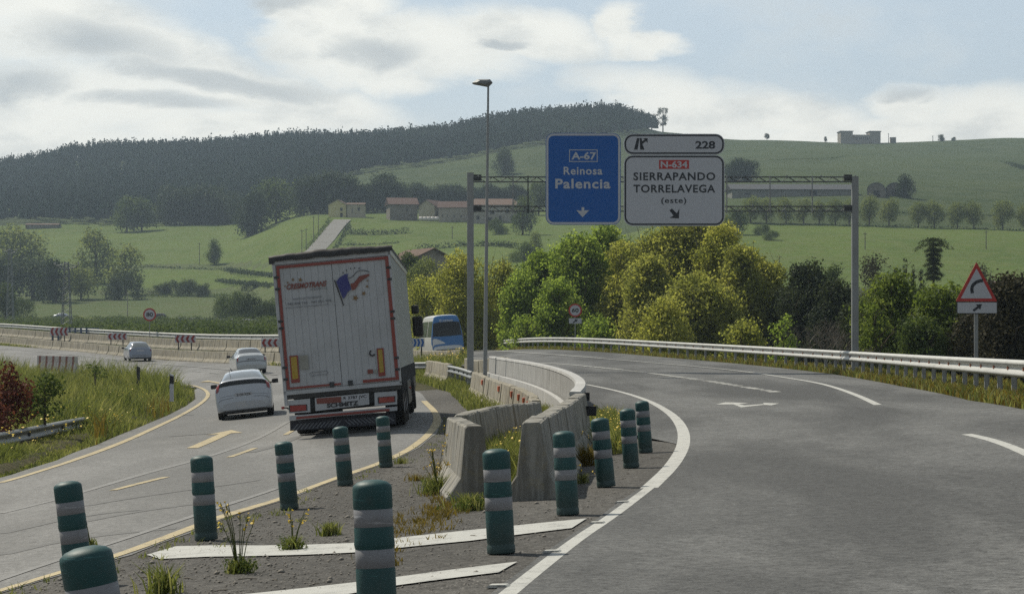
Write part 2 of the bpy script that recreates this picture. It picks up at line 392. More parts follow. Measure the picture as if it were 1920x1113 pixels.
M['house_yellow'] = simple('plaster_yellow', (.60, .53, .27), .9, 0, .3, .3, .1, 0, (.4, .36, .24))
M['plaster_pale'] = simple('plaster_pale', (.46, .41, .30), .9, 0, .4, .3, .1)
M['stone'] = simple('stone', (.36, .33, .28), .95, 0, .6, 1.0, .1, 0, (.10, .09, .08))
M['stone_dark'] = simple('stone_dark', (.21, .19, .16), .95, 0, .5, .6, .1)
M['roof_tile'] = simple('roof_tile', (.135, .092, .078), .9, 0, .5, .8, .1, 0, (.15, .09, .07))
M['roof_orange'] = simple('roof_orange', (.20, .14, .11), .9, 0, .4, .8, .1)
M['roof_brown'] = simple('roof_brown', (.17, .12, .095), .9, 0, .5, .8, .1)
M['roof_grey'] = simple('roof_grey', (.085, .09, .098), .8, 0, .4, .5, .2)
M['shed_grey'] = simple('shed_grey', (.22, .22, .20), .9, 0, .4, .3, .1)
M['opening'] = simple('opening', (.03, .03, .03), .8, 0, .1)
M['wood'] = simple('pole_wood', (.13, .11, .09), .95, 0, .4, 1)
M['lane_grey'] = simple('lane_grey', (.235, .23, .215), .95, 0, .5, .3, .1, 0, (.16, .155, .14))
G3 = lambda a, b, c: [(0.0, a), (.5, b), (1.0, c)]
M['leaf_yellow'] = leafmat('leaf_yellow', G3((.18, .21, .045), (.35, .37, .09), (.52, .51, .16)), .62)
M['leaf_olive'] = leafmat('leaf_olive', G3((.165, .19, .05), (.31, .335, .09), (.47, .465, .15)), .66)
M['leaf_green'] = leafmat('leaf_green', G3((.13, .195, .04), (.25, .345, .075), (.40, .47, .13)), .66)
M['leaf_fresh'] = leafmat('leaf_fresh', G3((.075, .115, .025), (.15, .205, .045), (.28, .33, .09)), .56)
M['leaf_mid'] = leafmat('leaf_mid', G3((.045, .07, .02), (.082, .12, .035), (.15, .185, .06)), .42, scale=.15)
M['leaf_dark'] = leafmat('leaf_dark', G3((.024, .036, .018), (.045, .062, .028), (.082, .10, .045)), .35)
M['leaf_brown'] = leafmat('leaf_brown', G3((.03, .032, .018), (.055, .05, .028), (.085, .08, .04)), .2)
M['leaf_far'] = leafmat('leaf_far', G3((.02, .036, .016), (.038, .06, .026), (.07, .096, .04)), .3, scale=.03)
M['leaf_pale'] = leafmat('leaf_pale', G3((.10, .135, .05), (.18, .22, .08), (.27, .30, .13)), .55, scale=.15)
M['leaf_red'] = leafmat('leaf_red', G3((.07, .028, .022), (.15, .05, .038), (.26, .12, .085)), .35, scale=2)
M['conifer'] = leafmat('conifer', G3((.007, .017, .012), (.016, .030, .021), (.036, .054, .032)), .15, scale=.02, spec=0, rough=1)
M['grass_blade'] = leafmat('grass_blade', G3((.075, .10, .028), (.175, .205, .065), (.36, .35, .16)), .5, scale=1.2)
M['grass_dry'] = leafmat('grass_dry', G3((.09, .075, .02), (.20, .15, .035), (.32, .25, .07)), .35, scale=1.2)
M['flower'] = simple('flower_yellow', (.75, .52, .02), .6, 0, .1)
M['field'] = grassland('field', (.082, .128, .022), (.112, .162, .03), (.135, .16, .048), .02, .9, .25)
M['field_dull'] = grassland('field_dull', (.072, .105, .028), (.095, .125, .038), (.115, .125, .055), .02, 1.2)
M['hill_grass'] = grassland('hill_grass', (.043, .068, .020), (.058, .086, .026), (.085, .105, .04), .008, .6, .45)
M['scrub_soil'] = grassland('scrub_soil', (.045, .062, .02), (.07, .085, .03), (.09, .085, .045), .05, 1.8)
M['verge_soil'] = grassland('verge_soil', (.06, .065, .03), (.09, .085, .045), (.12, .10, .06), .3, 6.0)
# ---------------------------------------------------------------- the lie of the land
def U(px, d): return np.stack([np.asarray(px, float) / 450.0, np.log(np.asarray(d, float)) * 1.3], -1)
def tps_fit(pts, lam):
    P_ = np.array(pts, float); X = U(P_[:, 0], P_[:, 1]); n = len(X)
    D = np.linalg.norm(X[:, None] - X[None], axis=-1); K = np.where(D > 0, D ** 2 * np.log(D + 1e-9), 0) + lam * np.eye(n)
    T = np.c_[np.ones(n), X]; A = np.block([[K, T], [T.T, np.zeros((3, 3))]])
    return X, np.linalg.solve(A, np.r_[P_[:, 2], 0, 0, 0])
def tps(fit, px, d):
    X, wt = fit; Q = U(px, d); D = np.linalg.norm(Q[..., None, :] - X, axis=-1)
    return (np.where(D > 0, D ** 2 * np.log(D + 1e-9), 0) @ wt[:-3]) + wt[-3] + Q @ wt[-2:]
def s2(px, s, y): return (px, F / s, CH - (y - HY) / s)     # measured: column, pixels per metre, base row
def pz(px, d, z): return (px, d, z)
right_bollards = [(697, 375, 1181), (940, 262, 1037), (1061, 209, 964), (1133, 173, 912), (1182, 148, 876), (1207, 130, 848)]
left_bollards = [(127, 265, 1102), (384, 212, 1012), (543, 170, 955), (648, 148, 912), (724, 128, 880)]
FL = tps_fit([s2(*p) for p in right_bollards + left_bollards] + [
    s2(166, 550, 1427), s2(572, 87, 822), s2(755, 87, 805), s2(425, 62, 787), s2(508, 62, 778), s2(470, 34, 702), s2(262, 25, 678),
    s2(510, 29, 683), s2(262, 21.5, 659), s2(0, 19, 647), s2(0, 115, 905), s2(150, 99, 860), s2(392, 47, 745), s2(889, 51, 735), s2(950, 57, 755),
    s2(806, 42, 712), s2(862, 170, 933), s2(1000, 180, 938), pz(1105, 36, -.5), pz(1060, 45, -.75), pz(1000, 60, -.85), pz(700, 110, -.75), pz(840, 110, -.45), pz(930, 95, -.5)], .004)
FR = tps_fit([s2(*p) for p in right_bollards] + [
    s2(1900, 92, 747), s2(1601, 52, 700), s2(1260, 36, 670), s2(991, 27, 654), s2(938, 20, 655), s2(840, 30, 671), s2(750, 23, 662),
    pz(1105, 36, -.42), pz(1090, 44, -.35), pz(1000, 62, -.22), pz(930, 80, -.15), pz(1300, 28, -.25), pz(1500, 20, -.12), pz(1900, 16, -.02), pz(1000, 9, -.04), pz(1400, 9, -.02), pz(1900, 9, 0.0)], .004)
WALL = [(1052, 40.0), (1084, 43.5), (1088, 48.0), (1068, 55.0), (1035, 63.0), (985, 72.0), (932, 84.0), (900, 94.0), (870, 105.0), (800, 128.0), (700, 170.0), (600, 260.0)]
def wall_px(d):
    dd = [p[1] for p in WALL]; return np.interp(d, [4, 22, 36] + dd, [900, 960, 1060] + [p[0] for p in WALL])
FCOL = [-600, 0, 200, 400, 600, 800, 1000, 1150, 1250, 1400, 1600, 1800, 1920, 2600]
FAR = {
 260: [627, 627, 626, 624, 622, 622, 622, 622, 622, 622, 622, 622, 622, 622],
 330: [622, 622, 620, 618, 612, 606, 600, 600, 600, 600, 600, 600, 600, 600],
 420: [612, 612, 610, 608, 590, 575, 560, 556, 550, 548, 548, 548, 548, 548],
 500: [603, 603, 603, 602, 560, 535, 520, 512, 505, 500, 505, 512, 512, 512],
 570: [597, 597, 597, 597, 530, 498, 482, 472, 455, 448, 448, 452, 455, 455],
 640: [575, 575, 572, 570, 500, 472, 455, 442, 426, 421, 421, 426, 429, 430],
 700: [556, 556, 552, 548, 473, 453, 440, 430, 402, 385, 385, 392, 398, 400],
 800: [510, 510, 500, 490, 412, 413, 412, 402, 374, 352, 352, 362, 367, 368],
 850: [488, 488, 478, 468, 405, 402, 396, 386, 352, 341, 341, 350, 352, 352],
 1000: [435, 432, 425, 418, 382, 366, 345, 336, 326, 313, 316, 322, 325, 325],
 1250: [375, 375, 355, 345, 325, 305, 270, 262, 288, 286, 290, 295, 293, 293],
 1500: [325, 322, 292, 287, 272, 260, 232, 228, 249, 259, 266, 266, 262, 262],
 1750: [355, 350, 325, 318, 300, 290, 262, 258, 280, 290, 295, 296, 292, 292],
 2600: [450, 450, 440, 440, 430, 420, 410, 410, 420, 420, 420, 420, 420, 420]}
FD = sorted(FAR); FLD = np.log(FD)
FZ = np.array([[CH - (y - HY) * d / F for y in FAR[d]] for d in FD])
def far_z(px, d):
    px = np.clip(px, FCOL[0], FCOL[-1]); L = np.clip(np.log(d), FLD[0], FLD[-1])
    ci = np.clip(np.searchsorted(FCOL, px, 'right') - 1, 0, len(FCOL) - 2); ri = np.clip(np.searchsorted(FLD, L, 'right') - 1, 0, len(FD) - 2)
    fc = np.array(FCOL, float); tx = (px - fc[ci]) / (fc[ci + 1] - fc[ci]); ty = (L - FLD[ri]) / (FLD[ri + 1] - FLD[ri])
    tx = tx * tx * (3 - 2 * tx)
    # linear in true distance between rows
    d_ = np.exp(L); D = np.array(FD, float); ty = (d_ - D[ri]) / (D[ri + 1] - D[ri])
    z = (FZ[ri, ci] * (1 - tx) + FZ[ri, ci + 1] * tx) * (1 - ty) + (FZ[ri + 1, ci] * (1 - tx) + FZ[ri + 1, ci + 1] * tx) * ty
    return z
def S01(t): t = np.clip(t, 0, 1); return t * t * (3 - 2 * t)
def Zp(px, d):
    px = np.asarray(px, float); d = np.maximum(np.asarray(d, float), 3.0)
    pn = np.clip(px, -300, 2200); dn = np.clip(d, 5, 230)
    zl = tps(FL, np.clip(pn, -300, 1150), dn); zr = tps(FR, np.clip(pn, 700, 2200), dn)
    wp = wall_px(dn); half = F / dn * .25                    # the step hides under the retaining wall
    t = S01((px - wp + half) / (2 * half))
    soft = S01((px - 900 + 450) / 900)
    k = S01((dn - 30) / 8.0); t = soft * (1 - k) + t * k
    zn = zl * (1 - t) + zr * t
    b = S01((d - 200) / 70)
    return np.where(b > 0, zn * (1 - b) + far_z(px, np.maximum(d, 260)) * b, zn) if True else zn
def Z(x, y):
    y_ = np.maximum(np.asarray(y, float), 3.0); return Zp(CX + F * np.asarray(x, float) / y_, y_)
DG = np.exp(np.linspace(math.log(4.5), math.log(1900), 2600))
_cache = {}
def Gd(px, py, dmin=4.5):
    """distance at which the sight line through (px,py) first meets the land"""
    key = round(px * 2)
    if key not in _cache:
        _cache[key] = HY + (CH - Zp(np.full(len(DG), px), DG)) * F / DG
    yy = _cache[key]
    idx = np.nonzero((yy <= py) & (DG >= dmin))[0]
    if len(idx) == 0: return 1480.0
    i = idx[0]
    if i == 0: return float(DG[0])
    y0, y1 = yy[i - 1], yy[i]; t = (y0 - py) / (y0 - y1) if y0 != y1 else 0
    return float(DG[i - 1] + (DG[i] - DG[i - 1]) * min(max(t, 0), 1))
def G(px, py, dmin=4.5):
    d = Gd(px, py, dmin); return Vector(((px - CX) / F * d, d, float(Zp(px, d))))
def A(px, py, d): return Vector(((px - CX) / F * d, d, CH - (py - HY) / F * d))
def on(px, d): return Vector(((px - CX) / F * d, d, float(Zp(px, d))))
def normal(x, y, e=.6):
    return Vector((-(float(Z(x + e, y)) - float(Z(x - e, y))) / (2 * e), -(float(Z(x, y + e)) - float(Z(x, y - e))) / (2 * e), 1)).normalized()
def stand(x, y, rz):
    """rotation of something standing square on the tilted road, heading rz"""
    n = normal(x, y); f = Vector((-math.sin(rz), math.cos(rz), 0)); f = (f - n * f.dot(n)).normalized(); r = f.cross(n)
    return Matrix((r, f, n)).transposed().to_euler()

def grid_mesh(name, rows, cols_, PX, D, zoff, mats, mi=None, bump=0.0):
    z = Zp(PX, D) + zoff
    X = (PX - CX) / F * D
    if bump:
        z = z + bump
    V = np.stack([X, D, z], -1).reshape(-1, 3)
    i = np.arange(rows - 1)[:, None] * cols_ + np.arange(cols_ - 1)[None]
    Fc = np.stack([i, i + 1, i + 1 + cols_, i + cols_], -1).reshape(-1, 4)
    me = np_mesh(name, V, Fc, mats, smooth=True)
    if mi is not None: me.polygons.foreach_set('material_index', mi.ravel().astype(np.int32))
    return me
# edges of the paved areas: (column, row) pairs read off the place and dropped onto the land
def edge(pts): return sorted([(Gd(px, py) if py > 3 else 0, px) for px, py in pts])
L5 = [(-160, 948), (0, 905), (70, 885), (150, 860), (220, 833), (290, 801), (340, 778), (372, 760), (388, 747), (391, 738), (383, 730), (366, 724), (350, 722)]
L6 = [(-60, 1125), (80, 1083), (220, 1042), (330, 1001), (430, 962), (540, 930), (640, 893), (720, 866), (775, 838), (808, 812), (822, 788), (815, 770), (795, 752), (770, 738)]
L1 = [(945, 1119), (1010, 1066), (1085, 1008), (1140, 973), (1217, 915), (1262, 872), (1284, 832), (1280, 800), (1258, 774), (1215, 750), (1160, 733), (1100, 721)]
d5 = [(Gd(px, py), px) for px, py in L5]; d6 = [(Gd(px, py), px) for px, py in L6]; d1 = [(Gd(px, py), px) for px, py in L1]
def mono(lst):
    out = []
    for d, p in sorted(lst):
        if not out or d > out[-1][0] + .05: out.append((d, p))
    return np.array([a for a, _ in out]), np.array([b for _, b in out])
ND = 330
ds = np.exp(np.linspace(math.log(4.5), math.log(230), ND))
# left carriageway
le = mono([(4.5, -2600), (12, -900), (20, -330)] + [(d, p - F / d * .45) for d, p in d5 if p < 389] + [(Gd(383, 730) + 3, 372), (105, 330), (118, 200), (130, 60), (142, -150), (155, -500), (230, -900)])
re = mono([(4.5, -700), (9, -330)] + [(d, p + F / d * .12) for d, p in d6[:11]] + [(62, 815), (80, 790), (100, 720), (118, 640), (134, 520), (150, 420), (170, 270), (190, 130), (208, 0), (230, -120)])
def strip(name, le, re, mat, zoff, label, nacross=40, d0=4.5, d1_=230):
    dd = ds[(ds >= d0) & (ds <= d1_)]
    a = np.interp(dd, *le); b = np.maximum(np.interp(dd, *re), a + .5)
    t = np.linspace(0, 1, nacross)
    PX = a[:, None] * (1 - t) + b[:, None] * t; D = np.repeat(dd[:, None], nacross, 1)
    o = link(name, grid_mesh(name, len(dd), nacross, PX, D, zoff, mat)); tag(o, label, None, None, 'structure'); return o
strip('road_surface', le, re, M['asphalt_left'], 0.0, 'pale worn asphalt carriageway curving away to the left')
gl = (re[0], re[1] - 1.0)
gr = mono([(4.5, 1150), (9, 950)] + [(d, p) for d, p in d1 if d < 36] + [(39, 1090), (43, 1012), (52, 996), (60, 968), (70, 912), (86, 800)])
strip('gravel_gore', gl, gr, M['gravel'], -0.006, 'dark gritty wedge of ground between the two carriageways', 60, 4.5, 84)
rl = mono([(4.5, 950), (9, 900)] + [(d, p - F / d * .1) for d, p in d1 if d < 36] + [(40, 1130), (43.5, 1094), (48, 1092), (55, 1072), (63, 1039), (72, 989), (84, 940), (94, 905), (105, 870), (128, 800), (150, 730), (190, 640), (230, 560)])
rail_pts = [(2300, 26.0), (2080, 34.0), (1900, 43.5), (1750, 58.0), (1601, 77.0), (1430, 95.0), (1260, 113.0), (1120, 131.0), (1040, 143.0), (991, 152.0), (960, 162.0), (940, 176.0), (932, 190.0)]
rr = mono([(4.5, 7000), (12, 3900), (20, 2700)] + [(d, px - F / d * .9) for px, d in rail_pts] + [(230, 900)])
strip('right_road', rl, rr, M['asphalt_right'], 0.004, 'darker asphalt slip road sweeping round to the left', 70)

# the ground: one sheet to the horizon
def build_ground():
    px = np.r_[np.linspace(-9000, -700, 24)[:-1], np.arange(-700, 2701, 17), np.linspace(2700, 11000, 24)[1:]]
    dd = np.r_[np.exp(np.linspace(math.log(4.5), math.log(230), 190)), np.linspace(235, 1760, 330), np.linspace(1800, 2600, 9)]
    PX, D = np.meshgrid(px, dd)
    z = Zp(PX, D)
    X = np.clip((PX - CX) / F * D, -1900, 1900)
    # paved areas are sheets of their own: the soil stays just below them
    inl = (PX > np.interp(D, *le) - 5) & (PX < np.interp(D, *gr) + 5) & (D < 233)
    inr = (PX > np.interp(D, *rl) - 5) & (PX < np.interp(D, *rr) + 5) & (D < 233)
    paved = inl | inr
    nz = (np.sin(X * .9 + np.cos(D * .7) * 2) * np.cos(D * .63 + X * .31) * .05)
    isl = (PX < np.interp(D, *le) - 40) & (D < 120) & (D > 8)
    z = z + np.where(paved, -.07, -.03 + nz * .6) + np.where(isl, .12, 0)
    # fall away behind the right-hand guardrail
    past = (PX > np.interp(D, *rr) + F / D * 2.2) & (D < 220)
    z = z - np.where(past, np.minimum((PX - np.interp(D, *rr) - F / D * 2.2) * D / F * .35, 1.3), 0)
    hillb = np.clip((D - 500) / 600, 0, 1)
    z = z + hillb * (np.sin(X * .021 + D * .013) * 1.2 + np.sin(X * .05 - D * .031) * .5)
    V = np.stack([X, D, z], -1); nr, nc = PX.shape
    back = V[0].copy(); back[:, 1] = -150; back[:, 0] = np.linspace(-1200, 1200, nc); back[:, 2] = -.1
    V = np.concatenate([back[None], V]); nr += 1
    i = np.arange(nr - 1)[:, None] * nc + np.arange(nc - 1)[None]
    Fc = np.stack([i, i + 1, i + 1 + nc, i + nc], -1).reshape(-1, 4)
    me = np_mesh('ground', V.reshape(-1, 3), Fc, [M['verge_soil'], M['scrub_soil'], M['field'], M['field_dull'], M['hill_grass'], M['asphalt_right']], smooth=True)
    pc = PX[:-1, :-1]; dc = D[:-1, :-1]
    py = HY + (CH - Zp(pc, dc)) * F / dc
    mi = np.full(pc.shape, 1)
    mi[dc < 190] = 0
    mi[(dc >= 190) & (dc < 560)] = 1
    mi[(dc >= 560) & (pc < 620)] = 3
    mi[(dc >= 560) & (pc < 620) & (py < 543)] = 2
    mi[(dc >= 560) & (pc < 620) & (py < 510) & (py > 500)] = 3
    mi[(dc >= 470) & (pc >= 560)] = 2
    mi[(pc > 1150) & (dc > 430)] = 2
    mi[(pc > 1150) & (dc > 640)] = 4
    mi[(dc > 860)] = 4
    mi[(dc > 860) & (dc < 1010) & (pc < 560)] = 2
    mi = np.concatenate([np.full((1, nc - 1), 5), mi])
    me.polygons.foreach_set('material_index', mi.ravel().astype(np.int32))
    o = link('ground', me); tag(o, 'rolling land from the road verges to the far ridge', None, None, 'structure')
build_ground()

# ---------------------------------------------------------------- painted markings
M['seam_paint'] = paint('seam_paint', (.27, .268, .26), .7, (.17, .168, .16))
def resample(P_, step):
    out = [P_[0]]
    for a, b in zip(P_, P_[1:]):
        n = max(1, int((b - a).length / step))
        for k in range(1, n + 1): out.append(a.lerp(b, k / n))
    return out
def smooth_poly(pts, it=2):
    pts = [Vector(p) for p in pts]
    for _ in range(it):
        q = [pts[0]]
        for a, b in zip(pts, pts[1:]): q += [a.lerp(b, .25), a.lerp(b, .75)]
        q.append(pts[-1]); pts = q
    return pts
def line(name, pts, w, mat, label, dash=None, lift=.003):
    """pts as (column,row); w width in metres or list of widths"""
    W = [G(*p) for p in pts]; W = smooth_poly(W, 2) if len(W) > 2 else W
    W = resample(W, .35); n = len(W); mb = MB(); acc = 0
    ws = np.interp(np.linspace(0, 1, n), np.linspace(0, 1, len(w)), w) if isinstance(w, (list, tuple)) else [w] * n
    V = []
    for i, p in enumerate(W):
        t = (W[min(i + 1, n - 1)] - W[max(i - 1, 0)]); t.z = 0; t.normalize(); s_ = Vector((t.y, -t.x, 0))
        a = p + s_ * ws[i] / 2; b = p - s_ * ws[i] / 2; m_ = p.copy(); lf = lift + .00012 * p.y + .0003 * max(p.y - 60, 0)
        for q in (b, m_, a): V.append((q.x, q.y, float(Z(q.x, q.y)) + lf))
    Fs = []
    for i in range(n - 1):
        L = (W[i + 1] - W[i]).length; acc += L
        if dash and (acc % sum(dash)) > dash[0]: continue
        for k in (0, 1): Fs.append((i * 3 + k, i * 3 + k + 1, i * 3 + 4 + k, i * 3 + 3 + k))
    mb.raw(V, Fs); o = mb.build(name, mat); return tag(o, label, None, None, 'structure')
def patch(name, polys, mat, label, lift=.003):
    mb = MB()
    for poly in polys:
        bm = bmesh.new(); vs_ = []
        for p in poly:
            g = G(*p); vs_.append(bm.verts.new(g))
        f = bm.faces.new(vs_); bmesh.ops.triangulate(bm, faces=[f])
        bmesh.ops.subdivide_edges(bm, edges=bm.edges[:], cuts=3, use_grid_fill=True)
        for v in bm.verts: v.co.z = float(Z(v.co.x, v.co.y)) + lift + .00012 * v.co.y + .0003 * max(v.co.y - 60, 0)
        bmesh.ops.recalc_face_normals(bm, faces=bm.faces)
        mb.bm(bm)
    o = mb.build(name, mat); return tag(o, label, None, None, 'structure')
line('road_marking', L5[1:], .16, M['yellow_paint'], 'yellow edge line round the overgrown island')
line('road_marking', L6[:-1], [.15] * 6 + [.20] * 5, M['yellow_paint'], 'yellow edge line along the gravel gore')
line('road_marking', [(-40, 1101), (100, 1053), (220, 1015), (330, 978), (430, 944), (520, 915)], .10, M['seam_paint'], 'faded white line beside the yellow gore line')
line('road_marking', L1[:5], .11, M['white_paint'], 'narrow white edge line of the slip road in front')
line('road_marking', L1[4:], [.19, .20, .20, .19, .17, .15, .13, .12], M['white_paint'], 'broad white edge line curving round the green bollards')
line('road_marking', [(212, 919), (312, 894)], .13, M['yellow_paint'], 'first yellow lane dash on the left carriageway')
line('road_marking', [(430, 857), (478, 840)], .13, M['yellow_paint'], 'second yellow lane dash on the left carriageway')
line('road_marking', [(535, 815), (560, 800)], .13, M['yellow_paint'], 'yellow lane dash partly under the lorry')
line('road_seam', [(0, 962), (150, 925), (300, 880), (400, 853), (480, 824), (540, 790)], .14, M['seam_paint'], 'pale seam in the asphalt of the left carriageway', lift=.001)
line('road_marking', [(885, 657.4), (960, 661), (1050, 666.5), (1140, 673.5), (1230, 681), (1320, 688.5), (1400, 697), (1480, 709), (1535, 718), (1570, 727.5), (1610, 742), (1646, 759)], .16, M['white_paint'], 'long white outer lane line of the slip road')
line('road_marking', [(1014, 680.8), (1060, 683.5), (1100, 687)], .15, M['white_paint'], 'solid start of the white lane divider')
line('road_marking', [(1100, 687), (1180, 695), (1260, 705), (1340, 716), (1400, 726), (1455, 735)], .3, M['white_paint'], 'row of short white blocks dividing the slip road lanes', (.6, .5))
line('road_marking', [(1812, 814), (1850, 822), (1890, 835), (1935, 855), (2000, 885)], .15, M['white_paint'], 'white line at the right edge of the picture')
line('road_marking', [(884, 671.5), (905, 671.8)], .16, M['white_paint'], 'short stretch of white line beyond the lamp post')
line('road_marking', [(0, 653), (120, 664), (260, 679), (380, 688), (520, 703)], .14, M['worn_paint'], 'worn white line on the far side of the left curve')
line('road_marking', [(150, 676), (300, 690), (380, 697), (450, 705), (520, 716)], .12, M['worn_paint'], 'worn lane line on the left curve behind the cars', (3, 3))
cr = lambda sc, ox, oy, pts: [(ox + x / sc, oy + y / sc) for x, y in pts]
patch('arrow_marking', [cr(3.84, 1000, 600, p) for p in ([(1310, 609), (1385, 592), (1440, 594), (1440, 607)], [(1440, 594), (1555, 598), (1480, 606), (1440, 607)], [(1440, 607), (1480, 606), (1520, 615), (1495, 629)],
      [(1520, 615), (1655, 605), (1660, 611), (1495, 629)], [(1655, 596), (1770, 601), (1715, 614), (1660, 611)])], M['white_paint'], 'white bent arrow on the slip road')
patch('arrow_marking', [cr(3.69, 0, 600, p) for p in ([(1290, 886), (1372, 884), (1600, 782), (1530, 780)], [(1425, 796), (1600, 760), (1600, 782), (1530, 786)], [(1600, 760), (1678, 779), (1600, 782)])],
      M['yellow_paint'], 'yellow lane arrow on the left carriageway')
patch('arrow_marking', [cr(3.69, 0, 600, p) for p in ([(1380, 431), (1440, 420), (1560, 441), (1545, 447), (1450, 430)],)], M['yellow_paint'], 'small yellow arrow tip behind the white hatchback')
patch('arrow_marking', [cr(2.984, 1280, 740, p) for p in ([(390, 553), (570, 538), (600, 545), (400, 560)], [(540, 560), (570, 538), (715, 560), (640, 575), (690, 560)], [(0, 705), (640, 572), (650, 582), (0, 735)])],
      M['faint_paint'], 'half worn away ghost of an old arrow on the slip road', .001)
patch('gore_stripe', [[(275, 1040), (330, 1024), (660, 1018), (870, 995), (1100, 972), (1072, 990), (880, 1014), (660, 1036), (300, 1048)]], M['white_paint'], 'upper white diagonal stripe across the gore')
patch('gore_stripe', [[(440, 1116), (720, 1085), (970, 1053), (935, 1073), (740, 1098), (640, 1116)]], M['white_paint'], 'lower white diagonal stripe across the gore')

M['tar'] = paint('tar', (.085, .085, .082), .8, (.14, .139, .133))
for pts, w_ in (([(0, 1000), (140, 968), (330, 950)], .22), ([(120, 985), (260, 958), (400, 940)], .2), ([(0, 1040), (120, 1012), (330, 990)], .24), ([(160, 948), (300, 925), (480, 900)], .18), ([(320, 818), (380, 813), (440, 812)], .2), ([(470, 848), (520, 835), (560, 818)], .2)):
    line('road_stain', pts, w_, M['tar'], 'dark smeared tyre mark on the left carriageway', lift=.0005)
line('road_crack', [(1560, 893), (1640, 884), (1760, 878), (1880, 873)], .04, M['tar'], 'thin dark crack across the slip road', lift=.0005)
line('road_crack', [(1440, 906), (1560, 900), (1650, 896)], .03, M['tar'], 'faint crack left of the longer one', lift=.0005)
for pts in ([(1120, 1000), (1190, 990), (1270, 985)], [(1380, 976), (1500, 967)], [(1660, 944), (1680, 941)], [(1780, 1010), (1830, 1003)], [(1530, 852), (1580, 851)], [(1640, 1048), (1680, 1046)]):
    line('road_scuff', pts, .09, M['faint_paint'], 'pale scuff mark on the slip road asphalt', lift=.0005)
# ---------------------------------------------------------------- concrete barriers
def barrier_profile(h=.8, b=.31, m=.16, t=.095):
    return [(-b, 0), (b, 0), (b, .07), (m, .28), (t, h - .02), (t - .02, h), (-t + .02, h), (-t, h - .02), (-m, .28), (-b, .07)]
def barrier_mesh(L, h=.8, groove=True, chips=True, seed=0, lift=False, wide=1.0):
    """one precast safety-shape segment along +y, scored with vertical joints"""
    rg = random.Random(seed); pr = [(x * wide, z) for x, z in barrier_profile(h)]; mb = MB()
    ys = [0.0, .02]; gs = []
    k = .55
    while groove and k < L - .3:
        gs += [k - .012, k, k + .012]; k += .62 + rg.uniform(-.04, .04)
    ys += gs + [L - .02, L]
    V = []; n = len(pr)
    for j, y in enumerate(ys):
        s_ = .94 if j in (0, len(ys) - 1) else (.93 if y in gs[1::3] else 1.0)
        for x, z in pr:
            jit = rg.uniform(-.006, .006) if chips else 0
            V.append((x * s_ + jit, y, z * (1 if z < .1 else (.995 + (s_ - 1) * .25)) + (jit if z > .5 else 0)))
    Fs = [(j * n + i, j * n + (i + 1) % n, (j + 1) * n + (i + 1) % n, (j + 1) * n + i) for j in range(len(ys) - 1) for i in range(n)]
    mb.raw(V, Fs); mb.poly(V[:n][::-1]); mb.poly(V[-n:])
    return mb
def place_barriers(pts, L, mat, labeler, group, cat='concrete barrier', name='concrete_barrier', h=.8, gap=.03, dz=-.03, seed=0, wide=1.0, protos=3, groove=True, parts=None):
    """pts: world points on the land; segments of length L laid end to end"""
    W = resample([Vector(p) for p in smooth_poly(pts, 2)], .1); out = []; meshes = []
    for s_ in range(protos):
        o = barrier_mesh(L - gap, h, groove=groove, seed=seed + s_, wide=wide); me = o.build(name, mat); meshes.append(me.data); bpy.data.objects.remove(me)
    i = 0; k = 0
    while i < len(W) - 1:
        a = W[i]; j = i
        while j < len(W) - 1 and (W[j] - a).length < L: j += 1
        b = W[j]
        if (b - a).length < L * .6: break
        d = b - a; rz = math.atan2(-d.x, d.y)
        o = link(name, meshes[k % protos]); o.location = (a.x, a.y, a.z + dz + rng.uniform(-.012, .012))
        n = normal(a.x, a.y); slope = math.atan2(b.z - a.z, math.hypot(d.x, d.y))
        f = d.normalized(); r = f.cross(Vector((0, 0, 1))).normalized(); u = r.cross(f)
        r2 = (r + u * (-(n.x * r.x + n.y * r.y)) * .4).normalized(); u = r2.cross(f)
        o.rotation_euler = Matrix((r2, f, u)).transposed().to_euler()
        o.rotation_euler.z += rng.uniform(-.012, .012)
        tag(o, labeler(o if group.endswith('far left curve') else k), cat, group); out.append(o); i = j; k += 1
    return out
bar_front = [A(-60, 643.5, 222)] ; far_row = [(-60, 224), (0, 212), (110, 193), (200, 179), (280, 168), (380, 154), (460, 144), (520, 136), (600, 126)]
mark_seen = {}
def by_mark(row, last=None):
    def f(o):
        px = CX + F * o.location.x / o.location.y; m_ = [q for q in ((-400, 'the left picture edge'), (94, 'the first chevron board'), (202, 'the second chevron board'), (281, 'the 80 sign post'), (328, 'the third chevron board'), (490, 'the chevron board by the lorry')) if q[0] <= px][-1][1]
        k_ = (row, m_); mark_seen[k_] = mark_seen.get(k_, 0) + 1
        return ordinals[mark_seen[k_] - 1] + ' ' + row + '-row concrete barrier counted right from ' + m_
    return f
ordinals = ['first', 'second', 'third', 'fourth', 'fifth', 'sixth', 'seventh', 'eighth', 'ninth', 'tenth', 'eleventh', 'twelfth', 'thirteenth', 'fourteenth', 'fifteenth', 'sixteenth', 'seventeenth', 'eighteenth', 'nineteenth', 'twentieth', 'last', 'last']
F1 = [on(px, d) for px, d in far_row]
place_barriers(F1, 3.0, M['concrete_old'], by_mark('front'), 'front row of barriers round the far left curve', seed=3)
F2 = [on(px, d + 7) + Vector((0, 0, .70)) for px, d in far_row]
place_barriers(F2, 3.0, M['concrete_old'], by_mark('back'), 'back row of barriers round the far left curve', seed=9)
